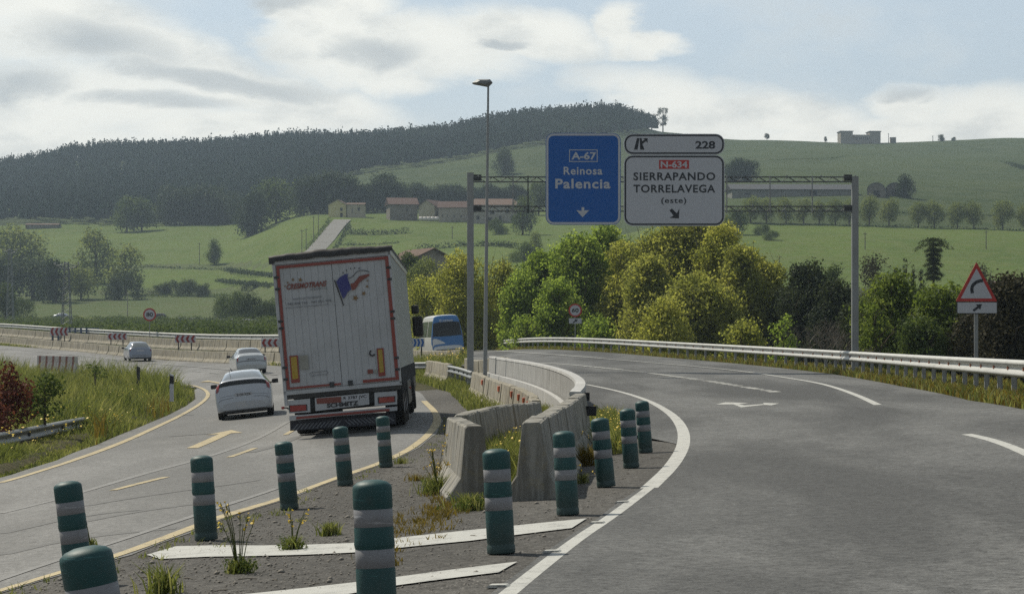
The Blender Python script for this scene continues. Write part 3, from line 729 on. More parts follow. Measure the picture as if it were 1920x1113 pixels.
# the S of barriers in the median
ordinals = ['first', 'second', 'third', 'fourth', 'fifth', 'sixth', 'seventh', 'eighth', 'ninth', 'tenth', 'eleventh', 'twelfth', 'thirteenth', 'fourteenth', 'fifteenth', 'sixteenth', 'seventeenth', 'eighteenth', 'nineteenth', 'twentieth', 'last', 'last']
nearA = place_barriers([on(893, 22.2), on(872, 24.6), on(857, 26.6)], 1.55, M['concrete_grey'],
    lambda k: ['scored concrete barrier ending beside the yellow flowers, its end face towards us', 'scored concrete barrier just behind the one with the open end face', 'short concrete barrier at the left bend', 'last scored barrier at the bend', 'scored barrier past the bend'][k], 'scored barriers of the median wall', seed=20, protos=3, h=.82)
nearB = place_barriers([on(868, 27.6), on(895, 30.0), on(950, 33.2), on(1000, 37.0), on(1008, 40.5)], 1.9, M['concrete_grey'],
    lambda k: ordinals[k] + ' grey barrier from the left bend in the shaded stretch of the median wall', 'shaded barriers of the median wall', seed=30, h=.82)
chain = place_barriers([on(1006, 42.5), on(990, 52.0), on(962, 60), on(925, 69), on(889, 78)], 2.05, M['concrete_old'],
    lambda k: ordinals[k] + ' pale ribbed barrier counted from the near bend of the row with orange reflectors', 'pale barriers with orange reflectors', seed=40, h=.82)
M['reflector'] = simple('orange_reflector', (.50, .10, .02), .4, 0, .3, 10)
for k, o in enumerate(chain):
    for yy in ((.6,) if k in (0, 1, 3, 5, 7, 10, 14) else ()):
        mb = MB(); mb.bbox(-.165, -.10, yy - .22, yy + .22, .55, .71, .008)
        r_ = mb.build('reflector', M['reflector'], o)
place_barriers([on(988, 71), on(970, 76), on(945, 82), on(905, 90), on(878, 97)], 2.3, M['concrete_old'],
    lambda k: ordinals[k] + ' stained barrier from the dark end face in the row below the gantry post', 'stained barriers below the gantry post', seed=50)
place_barriers([on(846, 90), on(828, 94), on(808, 98)], 2.2, M['concrete_old'],
    lambda k: ['concrete barrier whose grey end face meets the metal rail by the lorry', 'concrete barrier next to the lorry in the grass', 'farther concrete barrier of the pair by the lorry', 'farthest barrier by the lorry'][k], 'pair of barriers beside the lorry', seed=60)
place_barriers([on(868, 112) - Vector((0, 0, .12)), on(830, 117) - Vector((0, 0, .08)), on(790, 122) - Vector((0, 0, .05)), on(740, 130)], 2.5, M['concrete_old'],
    lambda k: ordinals[k] + ' yellow lichened barrier from the right below the blue minibus', 'lichened barriers below the blue minibus', seed=66)
nearR = place_barriers([on(1001, 21.8), on(1030, 26.0), on(1062, 31.0), on(1092, 36.2)], 2.3, M['concrete_grey'],
    lambda k: ['pale concrete barrier with a wide flared foot facing us between two green bollards', 'second grey barrier behind the flared one on the right arm', 'third grey barrier on the right arm of the median wall', 'fourth grey barrier on the right arm',
               'fifth grey barrier on the right arm carrying a small black plate', 'last grey barrier at the white wall end', 'grey barrier against the white wall', 'grey barrier against the white wall foot'][k], 'barriers on the right arm of the median wall', seed=70, h=.83, wide=1.05)
# small black frames clipped to the barriers and the wall end
for px, py, d, w_, lab in ((1101, 771, 35.0, .30, 'small black plate fixed on the right arm barrier'), (1095, 744, 42.0, .22, 'small black plate on the white wall end')):
    p = A(px, py, d); e = empty('marker_plate', p, (0, 0, -.3), lab, 'marker plate')
    mb = MB(); mb.bbox(-w_ / 2, w_ / 2, 0, .03, -.07, .09, .006); mb.build('frame', M['black'], e)
    mb = MB(); mb.box(-w_ / 2 + .03, w_ / 2 - .03, -.004, .0, -.045, .065); mb.build('face', M['dark_steel'], e)
# smooth white retaining wall with a coping and a white kerb along its foot
def sweep(mb, P_, prof, mi=0):
    n = len(prof); V = []
    for i, p in enumerate(P_):
        t = (P_[min(i + 1, len(P_) - 1)] - P_[max(i - 1, 0)]); t.z = 0; t.normalize(); s_ = Vector((t.y, -t.x, 0))
        for x, z in prof: V.append(p + s_ * x + Vector((0, 0, z)))
    mb.raw(V, [(j * n + i, j * n + (i + 1) % n, (j + 1) * n + (i + 1) % n, (j + 1) * n + i) for j in range(len(P_) - 1) for i in range(n)], mi)
    mb.poly(V[:n][::-1], mi); mb.poly(V[-n:], mi)
wt = [(1078, 735, 40.6), (1090, 722, 42.6), (1086, 710, 46.5), (1066, 698, 52), (1036, 688, 59), (1000, 680, 66), (965, 674.5, 73), (935, 670.5, 80), (922, 668, 84)]
top = resample(smooth_poly([A(*p) for p in wt], 2), .4)
low = [p.copy() for p in top]
wall = empty('retaining_wall', top[len(top) // 2], (0, 0, 0), 'smooth pale concrete wall curving along the slip road with white coping', 'wall')
wl = wall.location
mb = MB(); sweep(mb, [p - wl for p in top], [(.10, -.05), (.18, -1.9), (-.18, -1.9), (-.10, -.05)]); mb.build('wall_body', M['concrete_new'], wall)
mb = MB(); sweep(mb, [p - wl for p in top], [(.115, -.05), (.10, .012), (-.10, .012), (-.115, -.05)]); mb.build('coping', M['white_wall_paint'], wall)
mb = MB(); n = len(top)
sweep(mb, [p - wl + Vector((0, 0, -.60)) for p in top[int(n * .0):]], [(-.205, -.5), (-.205, .0), (-.34, .0), (-.36, -.5)]); mb.build('kerb', M['white_wall_paint'], wall)

# ---------------------------------------------------------------- guardrails
W_PROF = [(0, .155), (.02, .15), (.08, .12), (.085, .08), (.03, .035), (.012, 0), (.03, -.035), (.085, -.08), (.08, -.12), (.02, -.15), (0, -.155), (-.004, -.15), (.07, -.115), (.072, -.085), (.018, -.035), (0, 0), (.018, .035), (.072, .085), (.07, .115), (-.004, .15)]
def guardrail(name, pts, side, label, post_step=2.0, h=.62, cat='guardrail', mat='galv_white', rusty=True, postmat='rail_post', posts=True, scale=1.0, post_drop=.1):
    W = resample(smooth_poly(pts, 2), .25); o0 = W[len(W) // 2].copy()
    e = empty(name, o0, (0, 0, 0), label, cat)
    prof = [(x * side * scale, z * scale) for x, z in W_PROF]
    if side < 0: prof = prof[::-1]
    mb = MB(); sweep(mb, [p - o0 + Vector((0, 0, h)) for p in W], prof)
    mb.sm = [True] * len(mb.sm)
    mb.build('rail', M[mat], e)
    if posts:
        acc = 0; nxt = .3; k = 0; proto = None
        for a, b in zip(W, W[1:]):
            acc += (b - a).length
            if acc < nxt: continue
            nxt += post_step; d = b - a; rz = math.atan2(-d.x, d.y)
            if proto is None:
                m1 = MB(); x0 = -.10 * side
                # C-section post
                for (xa, xb, ya, yb) in ((-.05, .05, -.004, .004), (-.054, -.046, -.02, .05), (.046, .054, -.02, .05)):
                    m1.box(x0 + xa, x0 + xb, ya, yb, -post_drop, h + .08)
                proto = m1.build('post', M[postmat], e); m2 = MB(); m2.box(min(0, x0), max(0, x0), -.045, .045, h - .07, h + .07)
                sp = m2.build('spacer', M['rust' if rusty else 'dark_steel'], proto); q = proto
                m3 = MB(); m3.box(.02 * side - .03, .02 * side + .045, -.05, .05, h - .035, h + .035); bp = m3.build('reflector', M['rust' if rusty else 'dark_steel'], proto)
            else:
                if k > 95: break
                q = copy_tree(proto, e)
            q.location = a - o0; q.rotation_euler = (0, 0, rz); k += 1
    return e
guardrail('guardrail', [on(px, d) for px, d in rail_pts], -1, 'long white metal guardrail along the right edge of the slip road', 2.0, h=.62, scale=1.15)
guardrail('guardrail', [on(px, d) + Vector((0, 0, .62)) for px, d in ((-150, 255), (0, 228), (110, 209), (200, 194), (280, 182), (380, 167), (470, 154), (560, 142))], 1,
          'far white guardrail behind the two rows of barriers', 3.0, h=.98, rusty=False, scale=1.3)
guardrail('guardrail', [on(690, 108), on(730, 102), on(775, 98), on(800, 97)], 1, 'piece of metal guardrail between the lorry and the two barriers', 2.0, h=.6, rusty=False, mat='galv')
guardrail('guardrail', [on(842, 89), on(862, 85), on(886, 79)], 1, 'short metal guardrail joining the barriers to the row with reflectors', 2.0, h=.6, rusty=False, mat='galv')
isl_rail = [A(-120, 838, 40), A(0, 818, 45), (A(80, 802, 50)), A(140, 790, 54), A(165, 786, 56.5)]
guardrail('guardrail', [p - Vector((0, 0, .62)) for p in isl_rail], 1, 'grey metal guardrail half buried in the weeds of the island', 4.0, h=.55, rusty=False, mat='galv', post_drop=.5)

# ---------------------------------------------------------------- green bollards
def make_bollard():
    e = empty('bollard', (0, 0, 0))
    r = .1
    prof = [(0, .002), (r * 1.0, .002), (r * 1.02, .01), (r * 1.02, .05), (r * .98, .06), (r * .96, .07), (r * 1.0, .085), (r, .30), (r * .975, .308), (r * .975, .405), (r, .413), (r * 1.03, .43), (r * .99, .46), (r, .505),
            (r * .975, .512), (r * .975, .605), (r, .612), (r * .995, .705), (r * .96, .722), (r * .75, .738), (r * .4, .748), (0, .75)]
    mb = MB(); mb.lathe(prof, 32); mb.build('body', M['bollard'], e)
    for z0, z1 in ((.310, .403), (.514, .603)):
        mb = MB(); mb.lathe([(r * .972, z0), (r * .985, z0 + .001), (r * .985, z1 - .001), (r * .972, z1)], 32); mb.build('reflective_band', M['band'], e)
    return e
bproto = make_bollard()
bspots = [(228, 1427, 7.9, 'nearest green bollard, cut off by the bottom edge at the left corner'), (709, 1181, 10.7, 'large green bollard in the middle, cut off by the bottom edge'),
          (940, 1037, 15.3, 'green bollard standing beside the first diagonal stripe end'), (1065, 964, 19.1, 'green bollard in front of the flared barrier foot on its right'),
          (1137, 912, 23.1, 'most tilted green bollard beside the right arm of barriers'), (1184, 876, 27.0, 'green bollard with another close behind its right side'), (1211, 848, 30.8, 'farthest green bollard of the right row'),
          (151, 1102, 15.1, 'green bollard just behind the nearest one, left of the yellow line'), (387, 1012, 18.9, 'green bollard leaning beside a tall yellow-flowered weed'), (543, 955, 23.5, 'green bollard in front of the lorry with a kinked middle'),
          (648, 912, 27.0, 'green bollard standing below the lorry mudflaps'), (724, 880, 31.2, 'farthest green bollard of the left row, by the lorry corner')]
for k, (px, py, d, lab) in enumerate(bspots):
    b = bproto if k == 0 else copy_tree(bproto)
    p = on(px, d); p.z = -.105 if k == 0 else p.z; b.location = p; rot = stand(p.x, p.y, rng.uniform(0, 6)); b.rotation_euler = rot
    ex = {9: -.02, 4: -.03, 3: -.0}.get(k, 0)
    b.rotation_euler.rotate(Euler((rng.uniform(-.01, .01), ex + rng.uniform(-.01, .01), 0)))
    tag(b, lab, 'bollard', 'green bollards along the gore')

# ---------------------------------------------------------------- overhead gantry and its signs
DGN = 81.0
def gx(px, d=DGN): return (px - CX) / F * d
def gz(py, d=DGN): return CH - (py - HY) / F * d
base_l = on(882, 84); base_r = on(1606, DGN)
gan = empty('sign_gantry', (gx(1240), DGN, 0), (0, 0, 0), 'grey steel portal gantry spanning the slip road and carrying the direction signs', 'sign gantry')
ox = gx(1240)
for px, zb, ztop in ((882, base_l.z - .4, gz(324)), (1603, base_r.z - .3, gz(331))):
    mb = MB(); x = gx(px) - ox; o_ = rrect(x - .125, x + .125, -.125, .125, .03, 3)
    V = [(a, b, zb) for a, b in o_] + [(a, b, ztop) for a, b in o_]; n = len(o_)
    mb.raw(V, [(i, (i + 1) % n, (i + 1) % n + n, i + n) for i in range(n)] + [tuple(range(n, 2 * n))])
    post = mb.build('post', M['galv'], gan)
    mb = MB(); mb.box(x - .22, x + .22, -.22, .22, zb + .1, zb + .45); mb.build('base_plate', M['galv'], post)
    for yy in (334, 391):
        mb = MB(); sgn = 1 if px < 1000 else -1
        mb.bbox(x + (.12 if sgn > 0 else -.42), x + (.42 if sgn > 0 else -.12), -.1, .1, gz(yy) - .1, gz(yy) + .13, .01); mb.build('bracket', M['dark_steel'], post)
def truss(y0, y1, px0, px1, cz):
    """box lattice beam: four chords and zigzag web"""
    mb = MB(); xa, xb = gx(px0) - ox, gx(px1) - ox; zt, zl = gz(y0), gz(y1)
    for yy in (-.09, .09):
        for zz in (zt, zl): mb.box(xa, xb, yy - .018, yy + .018, zz - .018, zz + .018)
    n = int((xb - xa) / .55)
    for i in range(n):
        a = xa + (xb - xa) * i / n; b = xa + (xb - xa) * (i + 1) / n; m_ = (a + b) / 2
        for yy in (-.09, .09):
            mb.tube([(a, yy, zl), (m_, yy, zt), (b, yy, zl)], .011, 4, smooth=False)
        mb.box(a - .008, a + .008, -.09, .09, zt - .008, zt + .008)
    b_ = mb.build('truss_beam', M['truss_grey'], gan)
    mb = MB()
    for i in range(0, int((xb - xa) / 1.3) + 1):
        x = xa + .3 + i * 1.3
        if x < xb: mb.bbox(x - .03, x + .03, -.13, -.085, zt, zt + .06, .008)
    mb.build('clamp', M['galv'], b_)
truss(332, 341, 882, 1603, 0); truss(387, 396, 882, 1603, 0)
for px in (962, 990, 1090, 1140, 1250, 1300, 1362, 1443, 1522):
    mb = MB(); x = gx(px) - ox; mb.bbox(x - .022, x + .022, -.16, -.12, gz(400), gz(330), .006); mb.build('hanger', M['galv' if px not in (990,) else 'dark_steel'], gan)
def panel(name, x0, x1, y0, y1, mat, border, bmat, label, r=16, bw=4, inset=2, base=None):
    """sign panel given in columns and rows at the gantry"""
    X0, X1, Z0, Z1 = gx(x0), gx(x1), gz(y1), gz(y0); k = DGN / F
    e = empty(name, ((X0 + X1) / 2, DGN - .22, (Z0 + Z1) / 2), (0, 0, 0), label, 'direction sign')
    cx, cz = (X0 + X1) / 2, (Z0 + Z1) / 2; X0 -= cx; X1 -= cx; Z0 -= cz; Z1 -= cz
    mb = MB(); mb.prism(rrect(X0, X1, Z0, Z1, r * k), 0, .05); mb.build('panel', mat, e)
    if border:
        a = rrect(X0 + inset * k, X1 - inset * k, Z0 + inset * k, Z1 - inset * k, (r - inset) * k); b = rrect(X0 + (inset + bw) * k, X1 - (inset + bw) * k, Z0 + (inset + bw) * k, Z1 - (inset + bw) * k, max(r - inset - bw, 2) * k)
        mb = MB(); ring(mb, a, b, -.003); mb.build('border', bmat, e)
    def LX(px): return gx(px) - cx
    def LZ(py): return gz(py) - cz
    return e, LX, LZ
def poly_on(e, LX, LZ, name, polys, mat, y=-.005):
    mb = MB()
    for p in polys: mb.poly([(LX(a), y, LZ(b)) for a, b in p])
    return mb.build(name, mat, e)
e, LX, LZ = panel('direction_sign', 1023, 1163.5, 250.5, 422, M['sign_blue'], True, M['sign_white'], 'blue motorway sign reading A-67 Reinosa Palencia with a down arrow', 15, 4, 1)
text('lettering', 'A-67', M['sign_white'], e, LX(1071), LX(1117.5), LZ(300.5), LZ(286), -.006, .03)
mb = MB(); ring(mb, [(LX(1067), LZ(304.5)), (LX(1120), LZ(304.5)), (LX(1120), LZ(281.5)), (LX(1067), LZ(281.5))], [(LX(1068.4), LZ(303.1)), (LX(1118.6), LZ(303.1)), (LX(1118.6), LZ(282.9)), (LX(1068.4), LZ(282.9))], -.006); mb.build('number_frame', M['sign_white'], e)
text('lettering', 'Reinosa', M['sign_white'], e, LX(1056.5), LX(1129), LZ(328.5), LZ(313.5), -.006, .022, spacing=1.1)
text('lettering', 'Palencia', M['sign_white'], e, LX(1041), LX(1144), LZ(354.5), LZ(336), -.006, .028, spacing=1.1)
poly_on(e, LX, LZ, 'arrow', [[(1090, 389), (1095, 389), (1095, 395), (1104.5, 394.5), (1092, 408), (1080, 394.5), (1090, 396)]], M['sign_white'])
e, LX, LZ = panel('exit_number_sign', 1169, 1357.5, 252, 291.2, M['sign_white'], True, M['sign_ink'], 'narrow white sign with the exit symbol and 228 above the place names', 17, 3, 1.5)
text('lettering', '228', M['sign_ink'], e, LX(1303), LX(1340), LZ(280), LZ(265.5), -.006, .03)
c3 = cr(4.8, 1000, 230, [(903, 248), (935, 248), (952, 145), (930, 145)]); c4 = cr(4.8, 1000, 230, [(955, 145), (972, 145), (975, 190), (998, 248), (958, 248)])
c5 = cr(4.8, 1000, 230, [(972, 175), (1000, 158), (982, 148), (1026, 145), (1024, 190), (1012, 170), (978, 198)])
poly_on(e, LX, LZ, 'exit_symbol', [c3, c4, c5], M['sign_ink'])
e, LX, LZ = panel('direction_sign', 1169, 1357.5, 291.6, 424, M['sign_white'], True, M['sign_ink'], 'large white sign reading N-634 Sierrapando Torrelavega (este)', 17, 3, 1.5)
mb = MB(); mb.box(LX(1235), LX(1291), -.006, 0, LZ(317.5), LZ(301)); mb.build('number_plate_field', M['sign_red'], e)
text('lettering', 'N-634', M['sign_white'], e, LX(1238), LX(1288), LZ(315.5), LZ(303), -.009, .03)
text('lettering', 'SIERRAPANDO', M['sign_ink'], e, LX(1187), LX(1340), LZ(339), LZ(324), -.006, .022, spacing=1.12)
text('lettering', 'TORRELAVEGA', M['sign_ink'], e, LX(1187), LX(1340), LZ(362), LZ(347), -.006, .022, spacing=1.1)
text('lettering', '(este)', M['sign_ink'], e, LX(1239), LX(1286), LZ(384.5), LZ(371), -.006, .015, spacing=1.1)
poly_on(e, LX, LZ, 'arrow', [[(1254.5, 395), (1259, 391.5), (1268, 400.5), (1273, 392), (1272, 410), (1254, 409), (1262, 405)]], M['sign_ink'])

# ---------------------------------------------------------------- lamp post
DL = 76.0
lb = on(909, DL); lamp = empty('street_lamp', lb, (0, 0, 0), 'tall thin lamp post with a flat angular lantern, rising above the ridge', 'street lamp')
zt = gz(158, DL) - lb.z; lean = (915.5 - 909) / F * DL
mb = MB(); mb.tube([(0, 0, -.2), (lean * .3, 0, zt * .3), (lean, 0, zt)], [.082, .068, .035], 12); mb.build('pole', M['galv'], lamp)
hd = [(-.60, 0), (-.42, .12), (.03, .12), (.12, .02), (0, -.10), (-.06, -.12), (-.55, -.03)]
mb = MB(); V = []; nh = len(hd)
for yy, s_ in ((-.35, .55), (-.2, 1.0), (.15, 1.0), (.3, .6)):
    for x, z in hd: V.append((lean + .03 + (x + .2) * s_ - .2, yy, zt + .03 + z * s_))
mb.raw(V, [(j * nh + i, j * nh + (i + 1) % nh, (j + 1) * nh + (i + 1) % nh, (j + 1) * nh + i) for j in range(3) for i in range(nh)]); mb.poly(V[:nh][::-1]); mb.poly(V[-nh:])
head = mb.build('lantern', M['post_zinc'], lamp)

# ---------------------------------------------------------------- small road signs
def disc(mb, r, y0, y1, n=40, c=(0, 0)): mb.prism([(c[0] + r * math.cos(2 * math.pi * k / n), c[1] + r * math.sin(2 * math.pi * k / n)) for k in range(n)], y0, y1)
def speed_sign(px, cy, rad_px, d, num, label, post_px=None, plate=None):
    k = d / F; b = on(px, d); e = empty('speed_limit_sign', b, (0, 0, 0), label, 'speed limit sign'); zc = CH - (cy - HY) * k - b.z; r = rad_px * k
    mb = MB(); mb.tube([(0, .06, -.5), (0, .06, zc + r * .6)], .032, 10); mb.build('post', M['galv'], e)
    mb = MB(); disc(mb, r, 0, .02, c=(0, zc)); f = mb.build('red_rim', M['sign_red'], e)
    mb = MB(); disc(mb, r * .78, -.004, -.001, c=(0, zc)); mb.build('white_face', M['sign_white'], e)
    text('lettering', num, M['sign_ink'], e, -r * .52, r * .52, zc - r * .3, zc + r * .33, -.008, .03)
    if plate:
        x0, x1, y0, y1 = plate; X0, X1, Z0, Z1 = (x0 - px) * k, (x1 - px) * k, CH - (y1 - HY) * k - b.z, CH - (y0 - HY) * k - b.z
        mb = MB(); mb.bbox(X0, X1, 0, .02, Z0, Z1, .006); mb.build('plate', M['sign_white'], e)
        w_, h_ = X1 - X0, Z1 - Z0; cx, cz = (X0 + X1) / 2, (Z0 + Z1) / 2
        arrow_diag(e, cx, cz, h_ * .42, -.006)
    return e
def arrow_diag(e, cx, cz, s_, y):
    a = R(38); c, q = math.cos(a), math.sin(a)
    pts = [(-1.3, -.28), (.15, -.28), (.05, -.85), (1.3, 0), (.05, .85), (.15, .28), (-1.3, .28)]
    mb = MB(); mb.poly([(cx + (x * c - z * q) * s_, y, cz + (x * q + z * c) * s_) for x, z in pts]); mb.build('arrow', M['sign_ink'], e)
speed_sign(1078.5, 581.5, 12.5, 143, '60', 'round 60 speed limit sign with an arrow plate in front of the green trees', plate=(1067, 1090.5, 596.5, 606.5))
speed_sign(280.5, 589.5, 12.2, 180, '80', 'round 80 speed limit sign behind the far left barriers')
DW = 56.0; k = DW / F; b = on(1831, DW); ws = empty('warning_sign', b, (0, 0, 0), 'red-edged triangular bend sign above a white arrow plate by the right rail', 'warning sign')
LX = lambda px: (px - 1831) * k
LZ = lambda py: CH - (py - HY) * k - b.z
def tri(s_, y0, y1):
    cx, cy = 1831, 541; P_ = [(1792, 565), (1870, 565), (1831, 491)]; out = []
    P_ = [(cx + (x - cx) * s_, cy + (y - cy) * s_) for x, y in P_]
    for i in range(3):
        a, b_, c_ = Vector(P_[i - 1]), Vector(P_[i]), Vector(P_[(i + 1) % 3])
        for t in (.06, .02): out.append(b_.lerp(a, t))
        for t in (.02, .06): out.append(b_.lerp(c_, t))
    return [(LX(p[0]), LZ(p[1])) for p in out]
mb = MB(); mb.prism(tri(1, 0, 0), 0, .02); mb.build('red_border', M['sign_red'], ws)
mb = MB(); mb.prism(tri(.76, 0, 0), -.004, -.001); mb.build('white_face', M['sign_white'], ws)
arc = [(1481.5, 1819.5)]
arcp = [(1823.2, 549.5), (1821.8, 541), (1823.5, 535), (1829, 529.5), (1836.5, 526.5), (1843, 525.5)]
W_ = [Vector((LX(a), 0, LZ(b_))) for a, b_ in arcp]; W_ = smooth_poly(W_, 2); mb = MB(); V = []
for i, p in enumerate(W_):
    t = (W_[min(i + 1, len(W_) - 1)] - W_[max(0, i - 1)]).normalized(); nn = Vector((-t.z, 0, t.x)); hw = .042
    V += [p + nn * hw + Vector((0, -.007, 0)), p - nn * hw + Vector((0, -.007, 0))]
mb.raw(V, [(2 * i, 2 * i + 1, 2 * i + 3, 2 * i + 2) for i in range(len(W_) - 1)]); mb.build('bend_symbol', M['sign_ink'], ws)
mb = MB(); mb.bbox(LX(1794), LX(1870), .0, .02, LZ(588), LZ(565.6), .008); mb.build('plate', M['sign_ink'], ws)
mb = MB(); mb.box(LX(1795.3), LX(1868.7), -.004, -.001, LZ(586.7), LZ(566.8)); pl = mb.build('plate_face', M['sign_white'], ws)
arrow_diag(ws, LX(1833), LZ(576), .11, -.008)
mb = MB(); mb.box(-.05, .05, .03, .07, -.8, LZ(510)); mb.build('post', M['galv'], ws)

# chevron boards on the far curve
def chevron(px0, px1, y0, y1, d, label, mat='red_dark', flip=False):
    k = d / F; cx = (px0 + px1) / 2; b = on(cx, d); e = empty('chevron_board', b, (0, 0, R(6)), label, 'chevron board', 'red and white chevron boards' if mat == 'red_dark' else None)
    w_ = (px1 - px0) * k; h_ = (y1 - y0) * k; zc = CH - ((y0 + y1) / 2 - HY) * k - b.z
    mb = MB(); mb.bbox(-w_ / 2, w_ / 2, 0, .03, zc - h_ / 2, zc + h_ / 2, .006); mb.build('board', M['sign_white'], e)
    mb = MB(); n = 4; st = w_ / n
    for i in range(n):
        x = -w_ / 2 + st * i + .03; t = st * .48; q = st * .38; s_ = -1 if flip else 1
        pts = [(x, zc), (x + q, zc + h_ / 2 - .02), (x + q + t, zc + h_ / 2 - .02), (x + t, zc), (x + q + t, zc - h_ / 2 + .02), (x + q, zc - h_ / 2 + .02)]
        pts = [(min(a, w_ / 2 - .01) * s_, z) for a, z in pts]
        mb.poly([(a, -.004, z) for a, z in (pts[:4] if not flip else pts[:4][::-1])]); mb.poly([(a, -.004, z) for a, z in ([pts[0], pts[3], pts[4], pts[5]])])
    mb.build('chevrons', M[mat], e)
    for x in (-w_ * .33, w_ * .3):
        mb = MB(); mb.box(x - .04, x + .04, .035, .09, -.1, zc); mb.build('post', M['dark_steel'], e)
chevron(94, 127.5, 613.5, 629, 196, 'red and white chevron board in front of the blue-grey bridge railing')
chevron(202, 237.5, 624.5, 636.5, 179, 'red and white chevron board left of the 80 sign')
chevron(328, 366.5, 628, 642, 161.5, 'red and white chevron board between the 80 sign and the white cars')
chevron(490, 532, 634.5, 650, 141, 'red and white chevron board half hidden by the lorry')
chevron(768, 796, 634, 650, 118, 'blue and white chevron board between lorry mirror and minibus', 'sign_blue', True)
# blue-grey bridge railing
k = 199 / F; b = on(142, 199); e = empty('bridge_railing', b, (0, 0, R(4)), 'blue-grey steel railing panel rising behind the first chevron board', 'railing')
x0, x1 = (99 - 142) * k, (183 - 142) * k; zb, zt = CH - (632.5 - HY) * k - b.z, CH - (614 - HY) * k - b.z
M['rail_blue'] = simple('rail_blue', (.13, .17, .26), .6, .2, .3, 1.0)
for zz, hh in ((zb, .08), (zb + (zt - zb) * .33, .05), (zb + (zt - zb) * .6, .07), (zt - .08, .08)):
    mb = MB(); mb.box(x0, x1, 0, .06, zz, zz + hh); mb.build('rail', M['rail_blue'], e)
for i in range(9):
    x = x0 + (x1 - x0) * i / 8; mb = MB(); mb.box(x - .09, x + .09, .06, .12, -.3, zt); mb.build('post', M['rail_blue'], e)
# red and white plastic barriers behind the island
M['plastic_white'] = simple('plastic_white', (.62, .58, .55), .6, 0, .3, 3); M['plastic_red'] = simple('plastic_red', (.33, .15, .13), .6, 0, .3, 3)
pb = None
for i in range(6):
    px = 139 - i * 12.5; d = 112 + i * .8; p = on(px, d); zt = A(px, 668 - i * .3, d).z; hgt = .85
    if pb is None:
        pb = empty('water_barrier', (0, 0, 0)); mb = MB()
        mb.prism([(-.2, 0), (.2, 0), (.2, .2), (.1, .5), (.08, .85), (-.08, .85), (-.1, .5), (-.2, .2)], -.17, .17); w0 = mb.build('body', M['plastic_white'], pb)
        for x in (-1,): 
            mb = MB(); mb.prism([(-.205, .0), (.205, .0), (.205, .2), (.105, .5), (.085, .855), (-.085, .855), (-.105, .5), (-.205, .2)], -.06, .06); mb.build('red_section', M['plastic_red'], pb)
        q = pb
    else: q = copy_tree(pb)
    q.location = (p.x, p.y, zt - hgt); q.rotation_euler = (0, 0, R(70)); q.scale = (1, 1.0, 1)
    tag(q, ordinals[i] + ' red and white plastic barrier segment from the right end, behind the bushes', 'plastic barrier', 'plastic barriers beyond the island')
# delineator posts
for px, py0, py1, d, lab in ((321.5, 700, 735, 70, 'black-banded white delineator post in the island weeds nearest the yellow line'), (259, 686, 708, 84, 'small dark delineator post at the back of the island')):
    p = A(px, py1, d); e = empty('delineator_post', p, (0, 0, 0), lab, 'delineator post'); h = (py1 - py0) * d / F
    mb = MB(); mb.prism([(-.06, -.3), (.06, -.3), (.06, h - .05), (-.04, h), (-.06, h - .02)], 0, .1); mb.build('body', M['sign_white' if px > 300 else 'dark_steel'], e)
    mb = MB(); mb.prism([(-.065, h * .45), (.065, h * .45), (.065, h * .85), (-.065, h * .9)], -.005, .105); mb.build('black_band', M['black'], e)
# raised pavement markers
mk = None
for px, py, lab in ((935, 1100, 'white road stud at the bottom edge, nearest of the studs'), (1035, 1035, 'white road stud just past the end of the lower stripe'), (1167, 942, 'farthest white road stud beside the edge line'), (1120, 981, 'white road stud at the pointed end of the upper stripe')):
    p = G(px, py)
    if mk is None:
        mk = empty('road_stud', (0, 0, 0)); mb = MB(); mb.prism([(-.07, 0), (.07, 0), (.05, .018), (-.05, .018)], -.045, .045); mb.build('body', M['white_paint'], mk); q = mk
    else: q = copy_tree(mk)
    q.location = p + Vector((0, 0, .0)); q.rotation_euler = stand(p.x, p.y, R(-12))
    tag(q, lab, 'road stud', 'road studs along the edge line')
